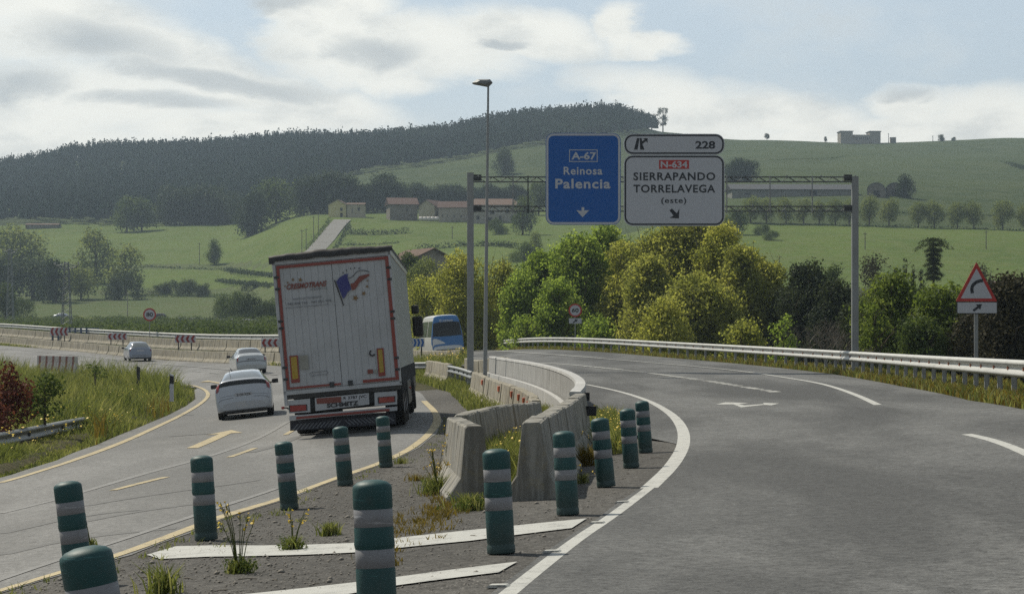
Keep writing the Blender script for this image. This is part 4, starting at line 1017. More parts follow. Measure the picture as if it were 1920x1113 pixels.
# ---------------------------------------------------------------- vehicles
class Shell:
    """car body: stations along the length, each (y, ztop, zbottom, half width at shoulder, half width at belt); faces +y ahead, rear at y=0"""
    def __init__(s, st, zbelt, crown=.03, sh=.09):
        s.st = np.array(st, float); s.zb = zbelt; s.crown = crown; s.sh = sh
    def cat(s, P_, t):
        n = len(P_); i = int(min(max(math.floor(t), 0), n - 2)); u = t - i
        p0, p1, p2, p3 = P_[max(i - 1, 0)], P_[i], P_[i + 1], P_[min(i + 2, n - 1)]
        m1, m2 = (p2 - p0) * .5, (p3 - p1) * .5
        # keep turns tight
        return (2 * u ** 3 - 3 * u ** 2 + 1) * p1 + (u ** 3 - 2 * u ** 2 + u) * m1 * .7 + (-2 * u ** 3 + 3 * u ** 2) * p2 + (u ** 3 - u ** 2) * m2 * .7
    def S(s, u, v):
        y, zt, zb, wt, wb = s.cat(s.st, u); sg = -1 if v < 0 else 1; v = abs(v)
        zbl = min(s.zb, zt - s.sh * 1.15); zm = (zbl + zb) / 2
        pts = np.array([(0, zt + s.crown), (wt * .55, zt + s.crown * .7), (wt * .9, zt - s.sh * .18), (wt, zt - s.sh), (wb * .985, zbl), (wb, zm), (wb * .975, zb + .04), (wb * .9, zb)])
        x, z = s.cat(pts, v * (len(pts) - 1))
        return Vector((sg * x, y, z))
    def N(s, u, v, e=.02):
        a = s.S(min(u + e, len(s.st) - 1), v) - s.S(max(u - e, 0), v); b = s.S(u, min(v + e * .5, 1)) - s.S(u, max(v - e * .5, -1))
        n = a.cross(b) * -1.0
        return n.normalized() if n.length > 1e-9 else Vector((0, -1, 0))
    def body(s, parent, mat, name='body', per=5, nv=44):
        nu = (len(s.st) - 1) * per + 1; V = []; Fs = []
        for i in range(nu):
            for j in range(nv + 1): V.append(s.S(i / per, -1 + 2 * j / nv))
        for i in range(nu - 1):
            for j in range(nv): a = i * (nv + 1) + j; Fs.append((a, a + 1, a + nv + 2, a + nv + 1))
        mb = MB(); mb.raw(V, Fs, 0, True); mb.poly(V[:nv + 1][::-1]); mb.poly(V[-nv - 1:])
        # underside
        Fs2 = [(i * (nv + 1), (i + 1) * (nv + 1), (i + 1) * (nv + 1) + nv, i * (nv + 1) + nv) for i in range(nu - 1)]
        mb.raw(V, Fs2)
        return mb.build(name, mat, parent)
    def panel(s, name, parent, mat, u0, u1, v0, v1, off=.006, nu=8, nv=10, trim=None):
        """a panel lying on the shell; trim(u,v fractions) -> shrink"""
        V = []; Fs = []
        for i in range(nu + 1):
            for j in range(nv + 1):
                a, b = i / nu, j / nv; u = u0 + (u1 - u0) * a; v = v0 + (v1 - v0) * b
                if trim: u, v = trim(u, v, a, b)
                V.append(s.S(u, v) + s.N(u, v) * off)
        for i in range(nu):
            for j in range(nv): q = i * (nv + 1) + j; Fs.append((q, q + 1, q + nv + 2, q + nv + 1))
        mb = MB(); mb.raw(V, Fs, 0, True); return mb.build(name, mat, parent)
def wheel(parent, x, y, r, w=.2, side=1, dual=False):
    mb = MB(); h = w / 2
    mb.lathe([(r * .62, -h), (r * .93, -h), (r, -h * .75), (r, h * .75), (r * .93, h), (r * .62, h)], 28, (x, y, r), 'x'); wh = mb.build('wheel', M['rubber'], parent)
    mb = MB(); s_ = side; mb.lathe([(0, s_ * h * .5), (r * .2, s_ * h * .55), (r * .25, s_ * h * .35), (r * .55, s_ * h * .5), (r * .63, s_ * h * .95)], 20, (x, y, r), 'x'); mb.build('rim', M['silver'], wh)
    return wh
def vehicle(name, p, rz, label, cat, group=None):
    e = empty(name, p, stand(p.x, p.y, rz), label, cat, group); return e
def plate(e, x0, x1, z0, z1, y, txt):
    mb = MB(); mb.bbox(x0, x1, y - .012, y, z0, z1, .003); p = mb.build('number_plate', M['sign_white'], e)
    if txt: text('lettering', txt, M['ink'], p, x0 + .05, x1 - .03, z0 + .025, z1 - .02, y - .016, .02)
    return p
def mirror(e, x, y, z, mat, s_=1):
    mb = MB(); mb.bbox(min(x, x + s_ * .2), max(x, x + s_ * .2), y - .05, y + .06, z - .07, z + .07, .03); m_ = mb.build('wing_mirror', mat, e)
    mb = MB(); mb.box(min(x, x - s_ * .08), max(x, x - s_ * .08), y - .02, y + .02, z - .05, z - .01); mb.build('mirror_arm', mat, m_)

# --- white hatchback
p = on(461, 64.2); car = vehicle('car', p, R(6), 'white hatchback with a dark glass band between its tail lamps, nearest of the cars', 'car')
st = [(0, .50, .30, .66, .70), (.03, .62, .27, .76, .78), (.08, .76, .25, .79, .82), (.13, .90, .24, .78, .84), (.18, 1.02, .23, .765, .845), (.235, 1.115, .23, .735, .85), (.30, 1.15, .22, .70, .85), (.75, 1.27, .2, .62, .85),
      (1.35, 1.375, .2, .575, .85), (2.0, 1.41, .2, .56, .85), (2.6, 1.375, .2, .555, .85), (3.1, 1.2, .2, .60, .85), (3.5, 1.0, .2, .70, .85), (3.9, .90, .2, .72, .84), (4.25, .74, .22, .66, .78), (4.38, .55, .25, .55, .65)]
sh = Shell(st, .93); sh.body(car, M['car_white'])
sh.panel('rear_window', car, M['glass_sky'], 6.15, 7.75, -.36, .36, .005)
sh.panel('lower_rear_window', car, M['glass_dark'], 3.8, 5.05, -.36, .36, .006)
for s_ in (-1, 1):
    sh.panel('tail_lamp', car, M['tail_red'], 3.2, 5.1, s_ * .31, s_ * .5, .016)
    sh.panel('side_window', car, M['glass_dark'], 7.3, 8.8, s_ * .46, s_ * .56, .005); sh.panel('side_window', car, M['glass_dark'], 9.0, 10.6, s_ * .46, s_ * .56, .005)
    sh.panel('bumper_crease', car, M['ink_grey'], 1.0, 1.12, s_ * .1, s_ * .4, .004, 2, 6)
    mirror(car, s_ * .86, 3.0, .98, M['car_white' if s_ > 9 else 'black'], s_)
    for y in (.85, 3.4): wheel(car, s_ * .74, y, .30, .19, s_)
sh.panel('tailgate_seam', car, M['ink_grey'], 1.55, 1.6, -.30, .30, .003, 1, 16)
sh.panel('spoiler', car, M['car_white'], 5.25, 6.0, -.40, .40, .03)
mb = MB(); mb.bbox(-.66, .66, .03, .3, .17, .37, .03); mb.build('lower_bumper', M['black'], car)
plate(car, -.26, .26, .665, .785, .055, '2139 FZK')
mb = MB(); mb.tube([(-.35, .75, 1.27), (-.37, .62, 1.5)], .006, 5); mb.build('aerial', M['black'], car)
# --- white saloon
p = on(473, 118); car = vehicle('car', p, R(13), 'white saloon in front of the lorry, following the far barriers', 'car')
st = [(0, .52, .32, .70, .72), (.03, .64, .28, .78, .80), (.10, .80, .26, .78, .84), (.15, .97, .25, .77, .85), (.22, 1.05, .24, .75, .86), (.50, 1.09, .22, .72, .865), (.80, 1.17, .22, .66, .865), (1.25, 1.36, .2, .58, .865),
      (1.75, 1.425, .2, .56, .865), (2.4, 1.43, .2, .56, .865), (2.9, 1.34, .2, .57, .865), (3.4, 1.08, .2, .64, .865), (3.6, 1.0, .2, .70, .865), (4.1, .92, .2, .74, .85), (4.42, .75, .24, .7, .8), (4.5, .55, .28, .6, .7)]
sh = Shell(st, .92); sh.body(car, M['car_silver'])
sh.panel('rear_window', car, M['glass_grey'], 5.9, 7.25, -.37, .37, .006)
for s_ in (-1, 1):
    sh.panel('tail_lamp', car, M['tail_red'], 2.05, 3.35, s_ * .31, s_ * .47, .012)
    sh.panel('side_window', car, M['glass_dark'], 7.0, 8.6, s_ * .46, s_ * .56, .005); sh.panel('side_window', car, M['glass_dark'], 8.8, 10.4, s_ * .46, s_ * .56, .005)
    mirror(car, s_ * .88, 3.05, .98, M['black'], s_)
    for y in (.9, 3.5): wheel(car, s_ * .76, y, .30, .19, s_)
sh.panel('bumper_strip', car, M['black'], 1.5, 1.65, -.55, .55, .01, 2, 16)
mb = MB(); mb.bbox(-.70, .70, .02, .3, .2, .38, .03); mb.build('lower_bumper', M['black'], car)
plate(car, -.26, .26, .80, .91, .095, '0871 BYW')
# --- grey hatchback
p = on(264, 160); car = vehicle('car', p, R(17), 'small blue-grey hatchback farthest along the left curve', 'car')
st = [(0, .52, .32, .68, .72), (.04, .66, .28, .78, .80), (.10, .82, .26, .78, .84), (.15, .98, .25, .76, .85), (.25, 1.08, .24, .71, .86), (.55, 1.32, .22, .60, .86), (.85, 1.43, .2, .57, .86), (1.5, 1.46, .2, .56, .86),
      (2.3, 1.45, .2, .56, .86), (2.8, 1.32, .2, .57, .86), (3.3, 1.05, .2, .66, .86), (3.6, .96, .2, .70, .86), (4.0, .82, .22, .68, .8), (4.15, .6, .26, .6, .7)]
sh = Shell(st, .93); sh.body(car, M['car_grey'])
sh.panel('rear_window', car, M['glass_sky'], 3.9, 5.4, -.37, .37, .006)
for s_ in (-1, 1):
    sh.panel('tail_lamp', car, M['tail_red'], 2.3, 3.6, s_ * .34, s_ * .48, .012)
    sh.panel('side_window', car, M['glass_dark'], 6.0, 7.1, s_ * .46, s_ * .56, .005); sh.panel('side_window', car, M['glass_dark'], 7.3, 9.2, s_ * .46, s_ * .56, .005)
    mirror(car, s_ * .88, 2.9, .98, M['black'], s_)
    for y in (.8, 3.35): wheel(car, s_ * .76, y, .30, .19, s_)
mb = MB(); mb.bbox(-.70, .70, .02, .3, .2, .38, .03); mb.build('lower_bumper', M['black'], car)
plate(car, -.26, .26, .78, .89, .085, '')
# --- two distant cars on the lower road
for px, d, lab, cm, rz in ((127, 562, 'dark car glinting in the sun on the low road behind the pylon', 'car_grey', 75), (311, 562, 'black car on the low road right behind the 80 sign', 'black', 80)):
    p = on(px, d); car = vehicle('car', p, R(rz), lab, 'car'); st2 = st
    sh = Shell(st2, .93); sh.body(car, M[cm], per=3, nv=24)
    for s_ in (-1, 1):
        sh.panel('side_window', car, M['glass_sky' if px < 200 else 'glass_dark'], 6.0, 9.2, s_ * .46, s_ * .56, .006)
        for y in (.8, 3.35): wheel(car, s_ * .76, y, .30, .19, s_)
# --- blue minibus
p = on(842, 133); van = vehicle('minibus', p, R(10), 'blue and white high-roofed minibus beyond the gantry post', 'minibus')
st = [(0, .62, .38, .92, .94), (.04, .95, .34, .95, .97), (.08, 1.4, .33, .94, .985), (.14, 1.9, .33, .90, .99), (.22, 2.35, .33, .84, .99), (.34, 2.6, .33, .78, .99), (.6, 2.68, .33, .74, .99), (2.5, 2.70, .33, .74, .99),
      (5.0, 2.68, .33, .74, .99), (5.6, 2.45, .33, .76, .98), (6.1, 1.75, .33, .80, .97), (6.4, 1.3, .33, .82, .95), (6.8, 1.05, .35, .75, .88), (6.9, .7, .4, .65, .8)]
sh = Shell(st, 1.35, .03, .16); sh.body(van, M['van_white'])
sh.panel('rear_doors', van, M['van_blue'], .5, 5.35, -.70, .50, .010, 16, 24)
sh.panel('side_livery', van, M['van_blue'], .5, 6.9, .44, .96, .008, 20, 14)
sh.panel('rear_window', van, M['glass_dark'], 1.85, 3.7, -.36, .36, .02, trim=lambda u, v, a, b: (u + (1 - a) * .3 * (2 * b - 1) ** 2, v))
sh.panel('white_swoosh', van, M['van_white'], .8, 1.8, -.44, -.05, .016, 10, 14, trim=lambda u, v, a, b: (.8 + (u - .8) * math.sqrt(max(0, 1 - b * b)), v))
for s_ in (-1, 1):
    sh.panel('tail_lamp', van, M['tail_red'], 1.5, 2.5, s_ * .455, s_ * .50, .02)
    sh.panel('side_window', van, M['glass_dark'], 5.6, 6.9, s_ * .46, s_ * .565, .012); sh.panel('side_window', van, M['glass_dark'], 7.05, 8.3, s_ * .46, s_ * .565, .012); sh.panel('side_window', van, M['glass_dark'], 8.5, 9.8, s_ * .46, s_ * .565, .012)
    mirror(van, s_ * 1.0, 5.9, 1.5, M['black'], s_)
    for y in (1.2, 5.6): wheel(van, s_ * .84, y, .34, .22, s_)
mb = MB(); mb.bbox(-.80, .80, -.05, .2, .33, .55, .03); mb.build('rear_bumper', M['black'], van)
text('lettering', 'ID autobuses', M['van_white'], van, -.42, .42, 2.28, 2.44, .17, .01)

# ---------------------------------------------------------------- the lorry
p = on(650, 46.0); tr = vehicle('lorry', p, R(1.4), 'white curtain-sided lorry with red-framed rear doors leaning into the bend', 'lorry')
tr.rotation_euler.rotate(Euler((0, R(.7), 0)))
HW = 1.275; ZB, ZT = 1.02, 3.93
mb = MB(); mb.bbox(-HW + .02, HW - .02, .04, 13.55, ZB - .02, ZT - .06, .02); mb.build('cargo_box', M['tarp'], tr)
for s_ in (-1, 1):
    mb = MB()   # curtain folds along the side
    for i in range(54): y = .3 + i * .245; mb.bbox(min(s_ * HW, s_ * (HW - .03)), max(s_ * HW, s_ * (HW - .03)), y, y + .2, ZB + .12, ZT - .16, .014)
    mb.build('side_curtain', M['tarp'], tr)
for i in range(22):
    mb = MB(); y = .4 + i * .6; mb.tube([(HW + .012, y, ZB + .3), (HW + .015, y, ZB - .05)], .02, 5); mb.build('curtain_strap', M['dark_steel'], tr)
# rear frame and doors
mb = MB(); mb.bbox(-HW, HW, -.02, .1, ZT - .17, ZT - .05, .008); mb.bbox(-HW, -HW + .07, -.02, .1, ZB - .30, ZT - .05, .008); mb.bbox(HW - .05, HW, -.02, .1, ZB - .05, ZT - .05, .008); mb.bbox(-HW, HW, -.02, .1, ZB - .07, ZB + .02, .008)
mb.build('rear_frame', M['trailer_white'], tr)
for s_, nm in ((-1, 'door'), (1, 'door')):
    mb = MB(); x0, x1 = (-HW + .075, -.004) if s_ < 0 else (.004, HW - .055)
    n = 8; w_ = (x1 - x0) / n
    mb.box(x0, x1, .0, .05, ZB + .03, ZT - .18)
    for i in range(n): mb.bbox(x0 + i * w_ + .002, x0 + (i + 1) * w_ - .002, -.010, .01, ZB + .03, ZT - .18, .003)
    dr = mb.build('rear_door', M['trailer_white'], tr)
    for i, z in enumerate((ZB + .25, ZB + .5, ZB + 1.35, ZB + 1.5, ZB + 2.2, ZB + 2.45)):
        mb = MB(); xx = x0 if s_ < 0 else x1; mb.bbox(xx - .05, xx + .05, -.045, -.008, z, z + .05, .008); mb.build('hinge', M['dark_steel'], dr)
    for xx in ((-.35, -.2) if s_ < 0 else (.2, .35)):
        pass
    mb = MB(); xx = -.22 if s_ < 0 else .18
    mb.bbox(xx - .05, xx + .05, -.05, -.012, ZB + .02, ZB + .13, .008); mb.build('latch', M['dark_steel'], dr)
# red conspicuity frame
mb = MB(); b_ = .062; y = -.030
X0, X1, Z0, Z1 = -HW + .085, HW - .045, ZB + .05, ZT - .19
mb.box(X0, X1, y, y + .012, Z1 - b_, Z1); mb.box(X0, X0 + b_, y, y + .012, Z0, Z1 - b_); mb.box(X1 - b_ * 1.15, X1, y, y + .012, Z0, Z1 - b_); mb.box(X0 + b_, -.02, y, y + .012, Z0, Z0 + b_ * .7); mb.box(.45, X1 - b_ * 1.15, y, y + .012, Z0, Z0 + b_)
mb.build('red_outline', M['red_band'], tr)
# black ragged tarpaulin edge on the roof
mb = MB(); rg = random.Random(4); n = 40; V = []
for i in range(n + 1):
    x = -HW - .06 + (2 * HW + .12) * i / n; sag = .006 * math.sin(i * .5) + rg.uniform(-.009, .009); end = .05 if i in (0, 1) else 0
    V += [(x, -.06, ZT - .09 + sag - end), (x, -.07, ZT - .02 + sag), (x, -.02, ZT + .03 + sag + .05 * math.sin(math.pi * i / n)), (x, .5, ZT + .03 + .05 * math.sin(math.pi * i / n))]
mb.raw(V, [(4 * i + k, 4 * i + 4 + k, 4 * i + 5 + k, 4 * i + 1 + k) for i in range(n) for k in range(3)], 0, True)
mb.box(-HW - .03, HW + .03, .5, 13.5, ZT - .05, ZT + .03); mb.build('roof_sheet', M['black'], tr)
mb = MB(); mb.bbox(HW - .02, HW + .02, .05, 13.5, ZT - .16, ZT - .04, .01); mb.bbox(-HW - .02, -HW + .02, .05, 13.5, ZT - .16, ZT - .04, .01); mb.build('cant_rail', M['silver'], tr)
# coordinates on the rear face: rows and columns measured on the photograph, undone for the lean
def tx(px, py):
    """photo pixel -> local x, z on the rear face"""
    u = (px - 650) / 87.0; v = (815 - py) / 87.0; a = R(5.0); c, s_ = math.cos(a), math.sin(a)
    return u * c + v * s_, -u * s_ + v * c
def flat(name, pts, mat, y=-.036, parent=tr):
    mb = MB(); mb.poly([(tx(*q)[0], y, tx(*q)[1]) for q in pts]); return mb.build(name, mat, parent)
zc = lambda pts: cr(4.638, 500, 480, pts)
def rtext(s, mat, a, b, h, bold=0.0, shear=0.0, name='lettering'):
    """baseline from pixel a to pixel b, cap height h pixels"""
    (xa, za), (xb, zb_) = tx(*a), tx(*b); text(name, s, mat, tr, xa, xb, (za + zb_) / 2, (za + zb_) / 2 + h / 87.0, -.036, bold, shear)
rtext('CRESMOTRANS', M['brown_ink'], (538.5, 544.5), (614, 537.5), 10.5, .035, .35)
rtext('LOGISTIC, S.L.', M['ink_grey'], (582, 546), (616, 543), 4, .0, .2)
rtext('SERVICIO DE TRANSPORTES', M['ink_grey'], (550, 564), (604, 558.5), 3.2, .01)
rtext('942 838 765 - 942 821 995', M['ink_grey'], (540, 573.5), (622, 566), 4.2, .02)
rtext('www.cresmotranslogistic.com', M['ink_grey'], (536, 580.5), (618, 573), 3.2, .01)
M['flag_white'] = M['trailer_white']
flat('flag_blue', zc([(607, 227), (640, 190), (680, 165), (712, 160), (705, 185), (718, 230), (738, 295), (705, 320), (690, 355), (668, 378)]), M['flag_blue'])
flat('flag_red', zc([(733, 245), (760, 240), (790, 205), (810, 180), (850, 170), (897, 160), (895, 178), (850, 205), (810, 235), (785, 280), (760, 302), (742, 300)]), M['brown_ink'])
flat('flag_pole', zc([(588, 215), (598, 213), (676, 433), (668, 437)]), M['ink'])
def stroke(pts, w, mat, name):
    W_ = smooth_poly([Vector((tx(*q)[0], 0, tx(*q)[1])) for q in zc(pts)], 2); V = []
    for i, q in enumerate(W_):
        t = (W_[min(i + 1, len(W_) - 1)] - W_[max(0, i - 1)]).normalized(); nn = Vector((-t.z, 0, t.x)) * w; V += [q + nn + Vector((0, -.036, 0)), q - nn + Vector((0, -.036, 0))]
    mb = MB(); mb.raw(V, [(2 * i, 2 * i + 1, 2 * i + 3, 2 * i + 2) for i in range(len(W_) - 1)]); mb.build(name, mat, tr)
stroke([(715, 200), (745, 190), (775, 155), (800, 135), (840, 128), (897, 143)], .007, M['ink'], 'flag_outline')
stroke([(912, 828), (898, 840), (898, 860), (912, 873), (932, 870), (940, 856)], .016, M['ink'], 'horseshoe_mark')
stroke([(375, 1028), (400, 1010), (400, 1018), (515, 1005), (512, 996), (538, 1015), (515, 1042), (513, 1030), (400, 1045), (402, 1055), (375, 1028)], .004, M['ink_grey'], 'double_arrow')
def star(cx, cy, r, mat, rot=0.0):
    pts = []
    for k in range(10): a = rot + math.pi * k / 5; rr_ = r if k % 2 == 0 else r * .42; pts.append((cx + rr_ * math.sin(a), cy - rr_ * math.cos(a)))
    flat('star', zc(pts), mat)
for q in ((165, 265, 10), (188, 235, 13), (233, 210, 17), (297, 212, 22)): star(*q, M['star'], .2)
for q in ((668, 150, 9), (698, 130, 9), (733, 115, 9), (768, 110, 9), (808, 112, 10)): star(*q, M['ink'], .3)
for q in ((880, 220, 11), (877, 270, 16), (847, 330, 23), (775, 370, 30)): star(*q, M['star'], .4)
for a, b_, c_, d_ in ((200, 872, 292, 1108), (957, 810, 1035, 1052)):
    dx = 18
    flat('marker_plate', zc([(a, b_), (c_ - dx, b_ - 6), (c_, d_ - 8), (a + dx, d_)]), M['red_band'], -.040)
    flat('marker_centre', zc([(a + 12, b_ + 12), (c_ - dx - 12, b_ + 6), (c_ - 14, d_ - 40), (a + dx + 10, d_ - 32)]), M['yellow_plate'], -.044)
flat('grey_plate', zc([(283, 868), (362, 863), (370, 985), (298, 990)]), M['grey_plate'], -.038)
flat('small_plate', zc([(878, 992), (925, 990), (928, 1026), (880, 1030)]), M['brown_ink'], -.038)
flat('round_sticker', zc([(935, 995), (962, 992), (966, 1022), (940, 1025)]), M['grey_plate'], -.038)
# underrun beam, light panels, plates
zd = lambda pts: cr(7.385, 530, 720, pts)
mb = MB(); mb.bbox(-HW + .2, HW - .12, .12, .4, .62, ZB - .06, .02); mb.build('chassis_beam', M['dark_steel'], tr)
mb = MB(); mb.bbox(-HW + .06, HW - .03, .0, .14, ZB - .165, ZB - .06, .01); mb.build('rear_sill', M['black'], tr)
for pts in ([(75, 235), (380, 205), (385, 395), (90, 412)], [(1270, 125), (1580, 105), (1585, 290), (1275, 310)]):
    lp = flat('lamp_panel', zd(pts), M['trailer_white'], .02)
    xs = [q[0] for q in pts]; ys = [q[1] for q in pts]
for pts in ([(85, 300), (340, 285), (345, 375), (95, 395)], [(1315, 190), (1560, 172), (1562, 258), (1320, 280)]):
    flat('lamp_housing', zd(pts), M['dark_steel'], .016)
    q = [(a * .88 + sum(z_[0] for z_ in pts) / 4 * .12, b_ * .84 + sum(z_[1] for z_ in pts) / 4 * .16) for a, b_ in pts]
    flat('tail_lamp', zd(q), M['tail_red'], .008)
flat('plate_panel', zd([(445, 200), (1195, 130), (1200, 290), (455, 380)]), M['trailer_white'], .02)
flat('red_plate', zd([(465, 205), (810, 180), (812, 262), (475, 282)]), M['brown_ink'], .014)
q = flat('number_plate', zd([(825, 175), (1175, 140), (1178, 215), (830, 245)]), M['sign_white'], .014)
(xa, za), (xb, zb_) = tx(*zd([(845, 238)])[0]), tx(*zd([(1165, 208)])[0])
text('lettering', 'R 3787 JVC', M['ink'], tr, xa, xb, (za + zb_) / 2, (za + zb_) / 2 + .085, .008, .02)
(xa, za), (xb, zb_) = tx(*zd([(615, 335)])[0]), tx(*zd([(1052, 300)])[0])
text('lettering', 'SCHMITZ', M['ink'], tr, xa, xb, (za + zb_) / 2, (za + zb_) / 2 + .095, .008, .04)
def box_on(name, pts, y0, y1, mat, parent=tr):
    o = [tx(*q) for q in zd(pts)]; mb = MB(); mb.prism(o, y0, y1); return mb.build(name, mat, parent)
box_on('underrun_bar', [(95, 510), (95, 445), (1585, 320), (1585, 375)], -.02, .08, M['trailer_white'])
box_on('red_strip', [(190, 492), (190, 458), (1480, 348), (1480, 383)], -.026, -.021, M['red_band'])
# mudflap with diagonal stripes
M['flap'] = simple('flap', (.035, .038, .05), .8, 0, .3, 6); M['flap_light'] = simple('flap_light', (.17, .18, .20), .8, 0, .4, 6)
fl = box_on('mudflap', [(100, 655), (98, 515), (1560, 395), (1565, 560)], .10, .13, M['flap'])
mb = MB()
for i in range(12):
    x0 = -1.15 + i * .095 + .12
    for s_ in (-1, 1):
        a0, a1 = .02 + i * .085, .02 + i * .085 + .035
        mb.poly([(s_ * a0 - .06, .095, .31), (s_ * a1 - .06, .095, .31), (s_ * (a1 + .12) - .06, .095, .19), (s_ * (a0 + .12) - .06, .095, .19)][::s_])
mb.build('flap_stripes', M['flap_light'], fl)
# red side marker on a stalk
(xa, za) = tx(*zd([(5, 335)])[0]); mb = MB(); mb.tube([(xa + .16, .1, za - .08), (xa + .09, .05, za - .01), (xa + .03, .0, za)], .018, 6); stk = mb.build('marker_stalk', M['black'], tr)
mb = MB(); mb.bbox(xa - .03, xa + .03, -.03, .03, za - .03, za + .03, .01); mb.build('marker_lamp', M['tail_red'], stk)
(xa, za) = tx(763, 733); mb = MB(); mb.bbox(xa - .02, xa + .02, 3, 3.05, za - .03, za + .03, .01); mb.build('marker_lamp', M['tail_red'], tr)
# wheels: three trailer axles, tractor axles
for y in (2.4, 3.7, 5.0):
    for s_ in (-1, 1): wheel(tr, s_ * 1.02, y, .52, .42, s_)
for y in (10.6,):
    for s_ in (-1, 1): wheel(tr, s_ * .95, y, .52, .56, s_)
for s_ in (-1, 1): wheel(tr, s_ * 1.05, 14.4, .52, .32, s_)
mb = MB()
for s_ in (-1, 1): mb.box(s_ * .45 - .06, s_ * .45 + .06, .4, 13, .75, 1.0)
mb.box(-1.0, 1.0, 1.6, 6, .5, .75); mb.build('chassis', M['dark_steel'], tr)
for a_ in (1.0, -1.24): mb = MB(); mb.bbox(a_, a_ + .24, 6.3, 9.2, .35, .95, .03); mb.build('side_guard', M['dark_steel'], tr)
mb = MB(); mb.bbox(.85, 1.26, 10.0, 11.3, 1.02, 1.10, .02); mb.bbox(-1.26, -.85, 10.0, 11.3, 1.02, 1.10, .02); mb.build('mudguard', M['black'], tr)
mb = MB(); mb.bbox(-1.22, 1.22, 13.9, 16.0, .5, 3.7, .12); cab = mb.build('cab', M['dark_steel'], tr)
mb = MB(); mb.box(1.223, 1.23, 14.9, 15.7, 1.9, 2.7); mb.build('side_window', M['glass_dark'], cab)
for s_ in (-1, 1):
    mb = MB(); mb.bbox(min(s_ * 1.28, s_ * 1.58), max(s_ * 1.28, s_ * 1.58), 15.7, 15.9, 2.05, 2.62, .05); mb.bbox(min(s_ * 1.28, s_ * 1.5), max(s_ * 1.28, s_ * 1.5), 15.7, 15.88, 2.70, 2.95, .05); mb.build('wing_mirror', M['black'], cab)
# ---------------------------------------------------------------- foliage builders
def unit(n):
    v = rng.normal(size=(n, 3)); return v / np.linalg.norm(v, axis=1)[:, None]
def leaf_quads(C, Nn, size, aspect=.6, jitter=.9):
    """one bent leaf card per centre; returns verts, faces, 4 verts each"""
    n = len(C); Nn = Nn + unit(n) * jitter; Nn /= np.linalg.norm(Nn, axis=1)[:, None]
    t = np.cross(Nn, unit(n)); t /= np.linalg.norm(t, axis=1)[:, None] + 1e-9; b = np.cross(Nn, t)
    s = (size * rng.uniform(.6, 1.4, n))[:, None]
    V = np.stack([C - t * s * .5, C + b * s * aspect * .5 - Nn * s * .08, C + t * s * .5, C - b * s * aspect * .5 - Nn * s * .08], 1).reshape(-1, 3)
    return V, np.arange(4 * n).reshape(n, 4)
def crown_points(lobes, per, depth=.35):
    """points in the shells of many lobes: (centre, radii) ; per = points per unit of lobe area"""
    C = []; Nn = []; T = []
    for (c, r) in lobes:
        r = np.array(r); n = max(10, int(per * (r[0] * r[2] + r[0] * r[1] + r[1] * r[2]) / 3))
        u = unit(n); bump = 1 + .24 * np.sin(u[:, 0] * 7 + c[0] * 3) * np.cos(u[:, 2] * 6 + c[1] * 5) + .16 * np.sin(u[:, 1] * 13 + c[2])
        rad = (1 - depth * rng.random(n) ** 1.6) * bump
        rad = rad * np.where(rng.random(n) < .13, rng.uniform(1.05, 1.38, n), 1); C.append(np.array(c) + u * rad[:, None] * r); Nn.append(u); T.append(np.full(n, rng.random()) * .6 + rng.random(n) * .4)
    return np.concatenate(C), np.concatenate(Nn), np.concatenate(T)
def lobes_in(cx, cy, z0, z1, rx, ry, n, shape='round', lr=(.28, .5)):
    """lobe centres filling a crown outline between z0 and z1"""
    out = []; H = z1 - z0
    for i in range(n):
        t = (i + .5) / n; t = min(max(t + rng.uniform(-.08, .08), .02), .98)
        w = {'round': math.sin(math.pi * (.12 + .80 * t)) ** .6, 'cone': 1.02 - t, 'egg': math.sin(math.pi * (.1 + .85 * t) ** .8) ** .7, 'column': .95 if t < .8 else .7, 'dome': math.sqrt(max(.02, 1 - t * t * .95))}[shape]
        a = rng.uniform(0, 2 * math.pi) + i * 2.4; rr_ = math.sqrt(rng.uniform(.15, 1)) * w * .78
        l = rng.uniform(*lr) * min(rx, H * .6) * (.75 + .35 * w)
        out.append(((cx + math.cos(a) * rx * rr_, cy + math.sin(a) * ry * rr_, z0 + H * (.06 + .84 * t)), (l, l, l * rng.uniform(.75, 1.05))))
    return out
def trunk_mesh(mb, h, r, branches=5, crown_base=.4, spread=.5, rise=.5, bend=.06, twigs=3):
    rg = random.Random(int(rng.integers(1e9)))
    top = Vector((rg.uniform(-bend, bend) * h, rg.uniform(-bend, bend) * h, h * .85))
    mid = Vector((rg.uniform(-bend, bend) * h * .5, rg.uniform(-bend, bend) * h * .5, h * .45))
    mb.tube([(0, 0, -.3), mid * .5, mid, top], [r * 1.25, r, r * .7, r * .2], 7)
    for i in range(branches):
        t = crown_base + (.85 - crown_base) * i / max(1, branches); base = mid.lerp(top, max(0, (t - .45) / .4)) if t > .45 else Vector((0, 0, 0)).lerp(mid, t / .45)
        a = i * 2.4 + rg.uniform(-.5, .5); L = h * spread * (1.1 - t) * rg.uniform(.7, 1.1)
        p1 = base + Vector((math.cos(a) * L * .5, math.sin(a) * L * .5, L * rise * .5)); p2 = base + Vector((math.cos(a) * L, math.sin(a) * L, L * rise * 1.2))
        mb.tube([base, p1, p2], [r * .45, r * .28, r * .06], 5, cap=False)
        for q in range(twigs):
            b_ = p1.lerp(p2, rg.random()); e_ = b_ + Vector((rg.uniform(-1, 1), rg.uniform(-1, 1), rg.uniform(.2, 1))) * L * .35
            mb.tube([b_, e_], [r * .12, r * .03], 4, cap=False)
